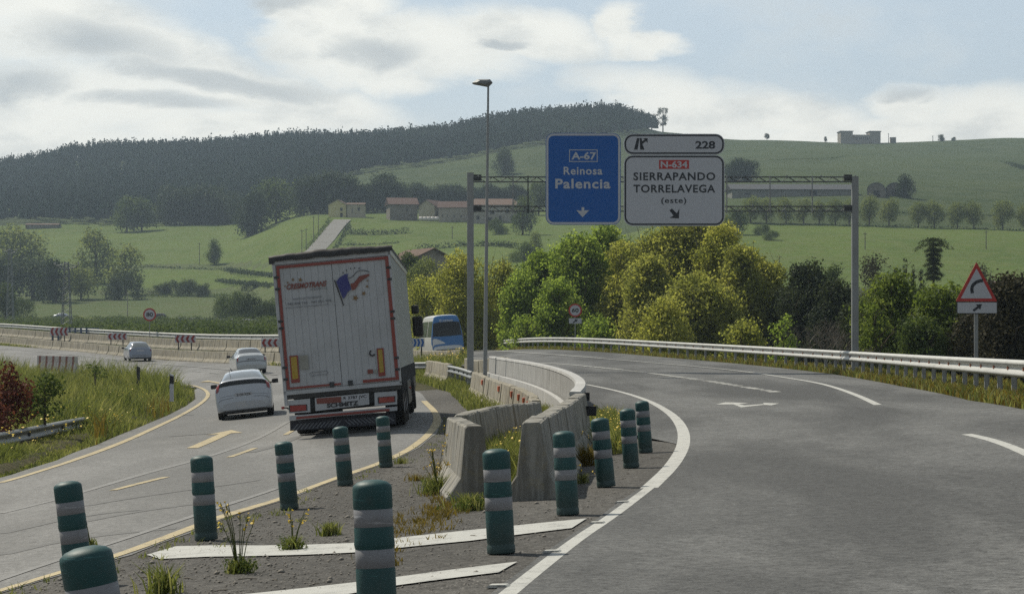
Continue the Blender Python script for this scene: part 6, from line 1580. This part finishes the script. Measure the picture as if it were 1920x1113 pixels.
# the tall thin tree at the end of the wood and its neighbours
def thin_tree(px, yb, ytop, d, w, label):
    p = on(px, d); k = d / F; h = CH - (ytop - HY) * k - p.z; e = empty('thin_tree', p, (0, 0, 0), label, 'tree'); mb = MB(); rg = random.Random(px)
    mb.tube([(0, 0, -.5), (0, 0, h * .5), (.2, 0, h * .95)], [.5, .4, .1], 6)
    for i in range(26):
        z = h * rg.uniform(.25, .9); a = rg.uniform(0, 6.28); L = w * rg.uniform(.3, 1); b_ = Vector((math.cos(a) * L, math.sin(a) * L, z + L * .9)); mb.tube([(0, 0, z), b_], [.16, .05], 4, cap=False)
    mb.build('trunk', M['trunk'], e)
    lb_ = [((rg.uniform(-1, 1) * w * .8, rg.uniform(-1, 1) * w * .8, h * rg.uniform(.3, .97)), (w * .35, w * .35, w * .3)) for _ in range(26)]
    C, Nn, T = crown_points(lb_, 26, .8); V, Fc = leaf_quads(C, Nn, .6, .7, 1.0); link('crown', np_mesh('crown', V, Fc, M['leaf_far'], np.repeat(T, 4)), e)
thin_tree(1243, 250, 200, 1492, 4.5, 'tall thin see-through tree standing alone at the right end of the wood')
thin_tree(1222, 250, 214, 1492, 3.0, 'shorter thin tree left of the tall lone one'); thin_tree(1208, 248, 216, 1492, 3.2, 'thin tree just outside the wood edge'); thin_tree(1195, 246, 214, 1492, 3.5, 'thin tree at the very edge of the wood')
# drooping dark conifer and spires behind the right-hand bushes
def droopy(px, ybase, ytop, d, w, label, tiers=9):
    k = d / F; p = Vector(((px - CX) * k, d, CH - (ybase - HY) * k)); h = (ybase - ytop) * k; e = empty('conifer', p, (0, 0, 0), label, 'conifer'); rg = random.Random(px); mb = MB()
    mb.tube([(0, 0, -1), (0, 0, h * .97)], [.16, .05], 7); mb.build('trunk', M['trunk'], e); C = []
    for i in range(tiers):
        z = h * (.35 + .62 * i / (tiers - 1)); wide = w * (1.0 if i == tiers - 2 else (.75 if i == tiers - 1 else rg.uniform(.3, .55)))
        for q in range(7):
            a = q * .9 + i + rg.uniform(-.2, .2)
            for t in np.linspace(.05, 1, 26):
                C.append((math.cos(a) * wide * t, math.sin(a) * wide * t, z + (.35 * t - .75 * t * t) * wide * .6))
    C = np.repeat(np.array(C), 5, 0) + rng.normal(0, .09, (len(C) * 5, 3)); V, Fc = leaf_quads(C, unit(len(C)), .16, .35, 1.0)
    link('crown', np_mesh('crown', V, Fc, M['leaf_dark'], np.repeat(rng.random(len(C)), 4)), e)
droopy(1750, 560, 447, 190, 1.75, 'dark drooping conifer shaped like a palm above the right bushes')
for px, yt, lab in ((1697, 478, 'thin dark cypress spire nearest the drooping conifer'), (1712, 490, 'second thin cypress spire between two others'), (1680, 492, 'short cypress spire at the left of the group'), (1727, 500, 'lowest cypress spire right of the others')):
    d = 195; p = A(px, 560, d); k = d / F; h = (560 - yt) * k; tree('cypress', p, lobes_in(0, 0, 0, h, .42, .42, 12, 'cone', (.4, .7)), .16, 700, M['leaf_dark'], lab, 'cypress', 'cypress spires', h, .06, True)
near_tree(1640, 478, 600, 80, 230, M['leaf_brown'], 'bare greyish shrub right of the gantry post top', 14, .22, 160, 'dome', group=None)
near_tree(1835, 492, 600, 70, 240, M['leaf_brown'], 'greyish shrub behind the warning sign', 14, .22, 160, 'dome', group=None)
near_tree(1565, 490, 600, 60, 240, M['leaf_mid'], 'green shrub left of the gantry post', 12, .22, 300, 'dome', group=None)
near_tree(800, 480, 600, 90, 260, M['leaf_pale'], 'pale green tree in front of the low brown-roofed house', 14, .25, 220, 'egg', group=None)
near_tree(775, 470, 560, 60, 300, M['leaf_mid'], 'shrub beside the brown-roofed house', 12, .3, 220, 'dome', group=None)

# ---------------------------------------------------------------- hedges and scrub
def hedge(pts, hpx, label, mat, wide=3.0, per=6, size=.5, name='hedge', d=None, step=2.2):
    W = [G(px, py, 240) for px, py in pts]; W = resample(W, step); o0 = W[len(W) // 2]; lb_ = []
    for p in W:
        h = hpx * p.y / F * rng.uniform(.55, 1.1); lb_.append(((p.x - o0.x, p.y - o0.y + rng.uniform(-.5, .5), p.z - o0.z + h * .35), (wide * .55, wide * .4, h * .6)))
    C, Nn, T = crown_points(lb_, per, .4); V, Fc = leaf_quads(C, Nn, size, .7, .9)
    e = empty(name, o0, (0, 0, 0), label, name if name != 'hedge' else 'hedge'); link('foliage', np_mesh('foliage', V, Fc, mat, np.repeat(T, 4)), e); return e
hedge([(270, 503), (340, 507), (420, 508), (500, 517), (515, 520)], 9, 'dark hedge crossing below the bright field', M['leaf_far'], 3, 30, .5)
hedge([(250, 556), (330, 556), (420, 556)], 7, 'low scrub hedge under the dull strip of field', M['leaf_mid'], 3, 30, .5)
hedge([(410, 528), (470, 534), (510, 538)], 9, 'scrubby hedge running behind the lorry', M['leaf_far'], 3, 30, .5)
hedge([(0, 596), (60, 597), (120, 596), (200, 597), (300, 598)], 5, 'thin grassy hedge along the low road', M['leaf_pale'], 3, 26, .5)
hedge([(640, 462), (700, 461), (745, 459)], 9, 'dark stone-wall hedge below the farm meadow', M['leaf_far'], 3, 40, .45)
hedge([(790, 470), (860, 463), (930, 462), (965, 466)], 14, 'dark thick hedge behind the brown-roofed house', M['leaf_far'], 3, 40, .45)
hedge([(655, 440), (700, 442), (760, 440)], 14, 'dark bramble bank beside the steep lane', M['leaf_far'], 4, 40, .45)
hedge([(575, 470), (590, 452), (606, 432), (618, 415)], 9, 'dark bank along the left side of the steep lane', M['leaf_mid'], 2, 30, .45)
hedge([(628, 470), (642, 448), (655, 425)], 9, 'dark bank along the right side of the steep lane', M['leaf_far'], 2, 30, .45)
hedge([(850, 416), (900, 417), (960, 418), (1000, 418)], 6, 'low garden hedge in front of the long farmhouse', M['leaf_far'], 2.5, 30, .45)
hedge([(1380, 420), (1500, 421), (1640, 424), (1780, 427), (1925, 432)], 4, 'fence-line hedge under the row of round trees', M['leaf_far'], 2.5, 30, .45)
hedge([(1690, 400), (1760, 402), (1830, 404), (1925, 408)], 6, 'dark hedge behind the row of round trees', M['leaf_far'], 3, 30, .45)
hedge([(1360, 283), (1450, 286), (1560, 284), (1700, 282)], 2, 'faint terrace line across the upper hillside', M['leaf_mid'], 4, 10, .5)
hedge([(1440, 300), (1560, 297), (1650, 287)], 2, 'faint curved terrace line on the hillside', M['leaf_mid'], 4, 10, .5)
hedge([(1850, 300), (1890, 308), (1930, 318)], 5, 'dark gully line at the right of the hillside', M['leaf_far'], 6, 16, .5)
# scrub filling the bank beyond the far barriers
lb_ = []
for i in range(900):
    px = rng.uniform(-120, 700); d = rng.uniform(245, 545); p = on(px, d); r_ = rng.uniform(.5, 1.3); lb_.append(((p.x, p.y, p.z + r_ * .2), (r_ * 1.6, r_ * 1.3, r_ * .8)))
C, Nn, T = crown_points(lb_, 85, .4); V, Fc = leaf_quads(C, Nn, .38, .6, .9)
o = link('scrub_vegetation', np_mesh('scrub_vegetation', V, Fc, M['leaf_mid'], np.repeat(T, 4))); tag(o, 'low scrub on the bank between the far barriers and the low road', None, None, 'stuff')
lb_ = []
for i in range(260):
    px = rng.uniform(560, 2050); d = rng.uniform(215, 330); p = on(px, d); r_ = rng.uniform(.6, 1.6); lb_.append(((p.x, p.y, p.z + r_ * .2), (r_ * 1.6, r_ * 1.3, r_ * 1.0)))
C, Nn, T = crown_points(lb_, 60, .4); V, Fc = leaf_quads(C, Nn, .34, .6, .9)
o = link('scrub_vegetation', np_mesh('scrub_vegetation', V, Fc, M['leaf_mid'], np.repeat(T, 4))); tag(o, 'low scrub on the slope behind the near trees', None, None, 'stuff')

# ---------------------------------------------------------------- the pine wood on the hill: one mass
def wood():
    pts = []
    low_px = [-700, 0, 120, 240, 330, 450, 480, 560, 640, 700, 800, 900, 1000, 1100, 1180, 1250]; low_py = [432, 424, 424, 424, 419, 416, 396, 374, 338, 326, 312, 292, 270, 258, 252, 250]
    N = 11500
    px = rng.uniform(-650, 1232, N * 2); d = np.sqrt(rng.uniform(960 ** 2, 1540 ** 2, N * 2))
    py = HY + (CH - Zp(px, d)) * F / d; ok = (py < np.interp(px, low_px, low_py)); px, d = px[ok][:N], d[ok][:N]
    # a dense last row along the skyline
    px2 = rng.uniform(-650, 1190, 900); d2 = rng.uniform(1480, 1510, 900); px = np.r_[px, px2]; d = np.r_[d, d2]
    x = (px - CX) / F * d; z = Zp(px, d) + np.clip((d - 500) / 600, 0, 1) * (np.sin(x * .021 + d * .013) * 1.2 + np.sin(x * .05 - d * .031) * .5)
    n = len(px); h = rng.normal(10.3, 1.1, n) * np.clip(1 + .08 * np.sin(x * .03), .7, 1.3); h[rng.random(n) < .03] *= 1.2; r_ = h * rng.uniform(.16, .24, n)
    V = []; Fs = []; T = []; K = 5; base = 0; tone = np.clip(rng.normal(.4, .2, n) + .22 * np.sin(x * .02 + d * .01) + .12 * np.sin(x * .07), 0, 1)
    ang = np.arange(K) * 2 * math.pi / K; r_ = r_ * 1.15
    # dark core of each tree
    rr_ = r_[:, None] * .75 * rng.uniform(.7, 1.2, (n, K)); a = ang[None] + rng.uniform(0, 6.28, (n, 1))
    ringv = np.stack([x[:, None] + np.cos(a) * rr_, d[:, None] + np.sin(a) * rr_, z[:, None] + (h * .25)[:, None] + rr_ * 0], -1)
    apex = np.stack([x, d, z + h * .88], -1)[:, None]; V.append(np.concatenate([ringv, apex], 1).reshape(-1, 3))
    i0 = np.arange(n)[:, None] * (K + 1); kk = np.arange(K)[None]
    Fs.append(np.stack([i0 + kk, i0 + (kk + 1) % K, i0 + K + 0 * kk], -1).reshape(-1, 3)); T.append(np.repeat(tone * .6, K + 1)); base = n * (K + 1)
    # needle clumps: rounded or pointed crowns
    m = n * 17; s_ = np.repeat(np.arange(n), 17); t = rng.beta(1.5, 1.3, m); pw = np.where(rng.random(n) < .55, .45, .85)[s_]; ph = rng.uniform(0, 6.28, m)
    q = r_[s_] * (1.04 - t) ** pw * rng.uniform(.55, 1.2, m) * 1.15
    C = np.stack([x[s_] + np.cos(ph) * q, d[s_] + np.sin(ph) * q, z[s_] + h[s_] * (.22 + .8 * t)], -1)
    Nn = np.stack([np.cos(ph), np.sin(ph), .5 + 0 * t], -1); Vq, Fq = leaf_quads(C, Nn, 1.25, .8, .7)
    tri = np.concatenate([Fq[:, [0, 1, 2]], Fq[:, [0, 2, 3]]]) + base; V.append(Vq); Fs.append(tri); T.append(np.repeat(np.clip(tone[s_] + rng.normal(0, .08, m), 0, 1), 4))
    o = link('forest', np_mesh('forest', np.concatenate(V), np.concatenate(Fs), M['conifer'], np.concatenate(T))); tag(o, 'dark pine wood covering the left hill up to the skyline', None, None, 'stuff')
wood()

# ---------------------------------------------------------------- buildings
def house(px, yb, wpx, dep, hpx, rpx, rz, wall, roof, label, wins=(), gable_front=True, name='house', d=None, cat='house', over=.35, hip=0.0, doors=(), chimney=False, sidewins=0):
    """wpx, hpx, rpx: width, wall height, roof height in photo pixels; wins: (x, z, w, h) fractions of the front"""
    p = G(px, yb, 240) if d is None else A(px, yb, d); k = p.y / F; w, h, r_ = wpx * k, hpx * k, rpx * k
    e = empty(name, p - Vector((0, 0, .15)), (0, 0, R(rz)), label, cat)
    mb = MB(); D = dep
    if gable_front:
        mb.prism([(-w / 2, -1.5), (w / 2, -1.5), (w / 2, h), (0, h + r_), (-w / 2, h)], 0, D); mb.build('wall', M[wall], e); mb = MB(); t = .18; o_ = over
        for s_ in (-1, 1):
            q = [(0, h + r_ + .02), (0, h + r_ + .02 + t), (s_ * (w / 2 + o_), h - r_ * o_ / (w / 2) + t), (s_ * (w / 2 + o_), h - r_ * o_ / (w / 2) + .02)]
            mb.prism(q, -o_, D + o_)
        rf = mb.build('roof', M[roof], e)
    else:
        mb.box(-w / 2, w / 2, 0, D, -1.5, h)
        hx = w / 2 * (1 - hip)
        mb.poly([(-w / 2, 0, h), (-w / 2, D, h), (-w / 2 if hip == 0 else -hx, D / 2, h + (r_ if hip == 0 else 0))]) if hip == 0 else None
        mb.poly([(w / 2, 0, h), (w / 2, D, h), (w / 2, D / 2, h + r_)]) if hip == 0 else None
        mb.build('wall', M[wall], e); mb = MB(); o_ = over; a, b, c_, d__ = (-w / 2 - o_, -o_, h - .02), (w / 2 + o_, -o_, h - .02), (w / 2 + o_, D + o_, h - .02), (-w / 2 - o_, D + o_, h - .02)
        e1, e2 = (-hx - (o_ if hip == 0 else 0), D / 2, h + r_), (hx + (o_ if hip == 0 else 0), D / 2, h + r_); up = Vector((0, 0, .16))
        for q in ((a, b, e2, e1), (c_, d__, e1, e2), (b, c_, e2), (d__, a, e1)): mb.poly([Vector(v) + up for v in q]); mb.poly([Vector(v) for v in q][::-1])
        for q in ((a, b), (b, c_), (c_, d__), (d__, a)): mb.poly([Vector(q[0]), Vector(q[1]), Vector(q[1]) + up, Vector(q[0]) + up])
        rf = mb.build('roof', M[roof], e)
    if chimney: mb = MB(); mb.bbox(w * .2, w * .2 + .7, D * .5, D * .5 + .7, h + r_ * .4, h + r_ + .9, .03); mb.build('chimney', M[wall], rf)
    for (x, z, ww, hh) in wins:
        mb = MB(); X = -w / 2 + x * w; mb.box(X, X + ww * w, -.02, .05, z * h, (z + hh) * h); fw = mb.build('window', M['opening'], e)
        mb = MB(); mb.box(X - .06, X + ww * w + .06, -.07, -.022, z * h - .12, z * h - .02); mb.build('sill', M['stone'], fw)
    for (x, z, ww, hh) in doors: mb = MB(); X = -w / 2 + x * w; mb.box(X, X + ww * w, -.025, .05, z * h, (z + hh) * h); mb.build('door', M['opening'], e)
    for i in range(sidewins):
        yy = D * (i + .7) / (sidewins + .4); mb = MB(); mb.box(w / 2 - .02, w / 2 + .03, yy, yy + .7, h * .35, h * .62); mb.build('window', M['opening'], e)
    return e
# the steep lane up to the yellow house
mb = MB(); V = []; lane = [(560, 492), (592, 472), (610, 452), (622, 436), (632, 424), (643, 413)]; wl2 = [20, 17, 17, 16.5, 16, 16]
Lw = [(G(px - w_, py, 240), G(px + w_, py, 240)) for (px, py), w_ in zip(lane, wl2)]
LV = []
for (a, b), (c_, d__) in zip(Lw, Lw[1:]):
    for t in np.linspace(0, 1, 14)[:-1]:
        q0, q1 = a.lerp(c_, t), b.lerp(d__, t)
        for u in np.linspace(0, 1, 7): g = q0.lerp(q1, u); LV.append((g.x, g.y, float(Z(g.x, g.y)) + .5))
nr = len(LV) // 7; mb.raw(LV, [(r_ * 7 + c0, r_ * 7 + c0 + 1, r_ * 7 + 8 + c0, r_ * 7 + 7 + c0) for r_ in range(nr - 1) for c0 in range(6)])
tag(mb.build('lane_road', M['lane_grey']), 'steep pale lane climbing to the yellow house', None, None, 'structure')
house(632.5, 408, 34, 9, 25, 9, -6, 'house_yellow', 'roof_brown', 'small yellow gabled house at the top of the steep lane', [(.66, .55, .13, .22)], doors=[(.66, .02, .14, .36)])
house(667, 408, 32, 8, 25, 4, 0, 'plaster_pale', 'roof_brown', 'pale stone house just right of the yellow one', [(.62, .55, .12, .25), (.25, .4, .08, .3)], False)
house(757, 411, 52, 12, 28, 14, 10, 'stone_dark', 'roof_tile', 'dark stone house with a worn red roof behind the small ruin', [(.6, .55, .06, .18), (.75, .2, .06, .2)], False, sidewins=2, over=.6)
house(743, 411, 16, 3, 12, 0.5, 0, 'plaster_pale', 'plaster_pale', 'small pale ruined outhouse in front of the dark stone house', [(.2, .3, .2, .3)], False, name='outhouse', cat='outhouse')
house(800, 412, 33, 17, 27, 11, -24, 'plaster_pale', 'roof_tile', 'long barn-like house with a pale gable and red roof', [(.12, .2, .01, .01)], True, sidewins=5, over=.5)
house(848, 414, 52, 9, 25, 13, -4, 'stone', 'roof_tile', 'grey stone wing with small square windows joined to the pale-gabled barn', [(.12, .35, .035, .14), (.3, .35, .035, .14), (.55, .3, .04, .16), (.8, .3, .04, .16)], False, over=.5)
house(926, 417, 96, 11, 33, 13, 0, 'stone', 'roof_orange', 'long farmhouse with an orange hipped roof, porch and windows', [(.16, .18, .06, .22), (.42, .5, .09, .2), (.6, .15, .05, .25), (.74, .55, .05, .25), (.84, .15, .05, .25), (.9, .55, .05, .25), (.1, .6, .05, .2)], False, hip=.25, doors=[(.36, .02, .1, .3), (.52, .02, .04, .3)])
hs = house(812, 505, 78, 10, 22, 18, 26, 'stone', 'roof_brown', 'low house with a wide brown tiled roof showing over the yellow trees', [(.3, .3, .06, .3)], True, d=330, over=.6)
house(78, 433, 60, 8, 12, 3, 2, 'stone_dark', 'roof_brown', 'long low shed at the top left of the bright field', [(.5, .1, .25, .5)], False, name='shed', cat='shed')
house(1490, 367, 236, 14, 12, 12, 3, 'shed_grey', 'roof_grey', 'very long grey barn on the right hillside', [(.62, .05, .06, .9), (.1, .2, .04, .3)], False, name='barn', cat='barn', over=.6)
def vault(px, yb, wpx, hpx, dep, label):
    p = G(px, yb, 240); k = p.y / F; w, h = wpx * k, hpx * k; e = empty('barn', p, (0, 0, R(-12)), label, 'barn')
    o_ = [(-w / 2, -1), (w / 2, -1)] + [(w / 2 * math.cos(a), h * .45 + h * .55 * math.sin(a)) for a in np.linspace(0, math.pi, 14)]
    mb = MB(); mb.prism(o_, 0, dep); mb.build('wall', M['stone_dark'], e); mb = MB(); mb.prism([(x * 1.03, z * 1.02 + .05) for x, z in o_[2:]] + [(x * 1.0, z) for x, z in o_[2:][::-1]], -.3, dep + .3); mb.build('roof', M['roof_grey'], e)
    mb = MB(); mb.box(-w * .18, w * .18, -.05, .05, 0, h * .5); mb.build('door', M['opening'], e)
vault(1643, 370, 34, 27, 20, 'left barrel-roofed dark shed beside the long barn'); vault(1678, 369, 34, 26, 20, 'right barrel-roofed dark shed next to the dark tree')
# building on the skyline: two corner towers and a lower range between them
p = on(1614, 1490); k = 1490 / F; e = empty('ridge_building', p, (0, 0, R(3)), 'roofless-looking stone building with two square end towers on the skyline', 'building'); w = 75 * k; h = 20 * k
mb = MB(); mb.box(-w / 2 + w * .0, w / 2, 1, 11, -3, h * .72); mb.build('wall', M['stone'], e)
for s_, f in ((-1, .30), (1, .27)):
    mb = MB(); x0, x1 = (-w / 2 - .1, -w / 2 + w * f) if s_ < 0 else (w / 2 - w * f, w / 2 + .1); mb.box(x0, x1, .3, 11.5, -3, h); tw = mb.build('tower', M['stone'], e)
    mb = MB(); mb.bbox(x0 - .5, x1 + .5, -.2, 12, h, h + .5, .05); mb.build('roof', M['roof_grey'], tw)
for i in range(7): mb = MB(); x = -w / 2 + w * (.36 + i * .052); mb.box(x, x + .6, .93, 1.05, h * .25, h * .5); mb.build('window', M['opening'], e)
p = on(1675, 1490); e = empty('hut', p, (0, 0, 0), 'tiny square hut on the skyline right of the towered building', 'hut'); mb = MB(); mb.bbox(-1.9, 1.9, 0, 3.5, -1, 3.2, .05); mb.build('wall', M['stone_dark'], e); mb = MB(); mb.bbox(-2.1, 2.1, -.2, 3.7, 3.2, 3.5, .05); mb.build('roof', M['roof_grey'], e)
house(1868, 548, 46, 5, 17, 5, 0, 'stone', 'roof_tile', 'little red-roofed house peeping out beside the warning sign', [(.55, .2, .3, .5)], False, d=300)
# white wrapped bales
p0 = G(805, 415, 240)
for i in range(5):
    k = p0.y / F; mb = MB(); mb.lathe([(0, -.9), (.75, -.85), (.8, 0), (.75, .85), (0, .9)], 16, (0, 0, .75), 'x'); o = mb.build('wrapped_bale', M['plastic_white']); o.location = p0 + Vector(((i - 2) * 7.2 * k, -3, 0))
    tag(o, ordinals[i] + ' white wrapped bale from the left before the pale-gabled barn', 'bale', 'white wrapped bales')
# poles and pylons
def pole(px, yb, ytop, label, r=.13, d=None, arm=False, mat='wood'):
    p = G(px, yb, 240) if d is None else on(px, d); k = p.y / F; h = (yb - ytop) * k if d is None else CH - (ytop - HY) * k - p.z
    e = empty('utility_pole', p, (0, 0, 0), label, 'pole'); mb = MB(); mb.tube([(0, 0, -.5), (0, 0, h)], [r, r * .7], 8); mb.build('pole', M[mat], e)
    mb = MB(); mb.box(-.6, .6, -.05, .05, h - .5, h - .38); mb.build('crossarm', M[mat], e)
pole(374, 500, 455, 'wooden pole left of the gnarled field tree'); pole(239, 592, 548, 'concrete pole on the dull field by the low road', mat='stone'); pole(566, 478, 430, 'pole at the foot of the steep lane'); pole(574, 470, 428, 'second pole beside the steep lane')
pole(588, 455, 405, 'third pole beside the steep lane'); pole(597, 440, 398, 'pole near the top of the steep lane'); pole(660, 412, 383, 'pole in front of the pale stone house', mat='stone'); pole(848, 450, 424, 'thin pole on the farm meadow')
pole(1622, 468, 435, 'pole on the right meadow near the gantry post'); pole(1849, 467, 432, 'pole on the right meadow above the warning sign'); pole(1461, 496, 478, 'short post low on the right meadow'); pole(1710, 366, 338, 'left of two poles by the dark tree', mat='stone'); pole(1716, 366, 341, 'right of two poles by the dark tree', mat='stone')
pole(1666, 268, 250, 'thin pole between building and hut on the skyline', d=1490, r=.25); pole(1749, 272, 254, 'thin pole right of the hut on the skyline', d=1490, r=.25)
def pylon(px, d, ytop, arm_px, label):
    p = on(px, d); k = d / F; h = CH - (ytop - HY) * k - p.z; e = empty('pylon', p, (0, 0, 0), label, 'pylon', None); mb = MB(); b, t = .75, .28
    c0 = [(-b, -b), (b, -b), (b, b), (-b, b)]; c1 = [(-t, -t), (t, -t), (t, t), (-t, t)]
    for (x0, y0), (x1, y1) in zip(c0, c1): mb.tube([(x0, y0, -.5), (x1, y1, h)], .07, 4, smooth=False)
    n = 12
    for i in range(n):
        f0, f1 = i / n, (i + 1) / n
        for j in range(4):
            a = Vector((c0[j][0] + (c1[j][0] - c0[j][0]) * f0, c0[j][1] + (c1[j][1] - c0[j][1]) * f0, h * f0)); j2 = (j + 1) % 4
            b_ = Vector((c0[j2][0] + (c1[j2][0] - c0[j2][0]) * f1, c0[j2][1] + (c1[j2][1] - c0[j2][1]) * f1, h * f1)); mb.tube([a, b_], .04, 3, smooth=False)
    mb.build('lattice', M['post_zinc'], e); w = arm_px * k; mb = MB(); mb.tube([(-w, 0, h - .6), (0, 0, h - 1.1), (w, 0, h - .6)], .07, 4, smooth=False); mb.tube([(-w, 0, h - .6), (0, 0, h - .3), (w, 0, h - .6)], .05, 4, smooth=False); am = mb.build('crossarm', M['post_zinc'], e)
    for x in (-w, 0, w): mb = MB(); mb.lathe([(0, 0), (.14, .02), (.08, .12), (.16, .18), (.08, .28), (.16, .34), (0, .5)], 10, (x, 0, h - .5)); mb.build('insulator', M['plastic_white'], am)
pylon(125, 330, 491, 22, 'lattice pylon with white insulators behind the blue-grey railing'); pylon(19, 480, 466, 12, 'thinner lattice pylon at the left edge')
# low road kerb line with safety barrier
guardrail('guardrail', [G(px, py, 240) for px, py in ((330, 601), (400, 602), (470, 604), (540, 606))], -1, 'thin distant guardrail of the low road beyond the scrub', 6.0, h=.5, rusty=False, mat='galv', scale=1.2)

# ---------------------------------------------------------------- air
mb = MB(); mb.box(-1950, 1950, -170, 2650, -250, 330); hz = mb.build('haze', None if False else M['black'])
hm = bpy.data.materials.new('haze'); hm.use_nodes = True; hm.node_tree.nodes.clear(); w = NT(hm.node_tree)
HAZE = 0.00019
vol = w.add('ShaderNodeVolumePrincipled', Color=(.66, .83, 1.0, 1), Density=HAZE, Anisotropy=.25); w.add('ShaderNodeOutputMaterial', Volume=vol)
hz.data.materials.clear(); hz.data.materials.append(hm); tag(hz, 'thin bluish haze hanging over the valley', None, None, 'stuff'); hz.display_type = 'WIRE'
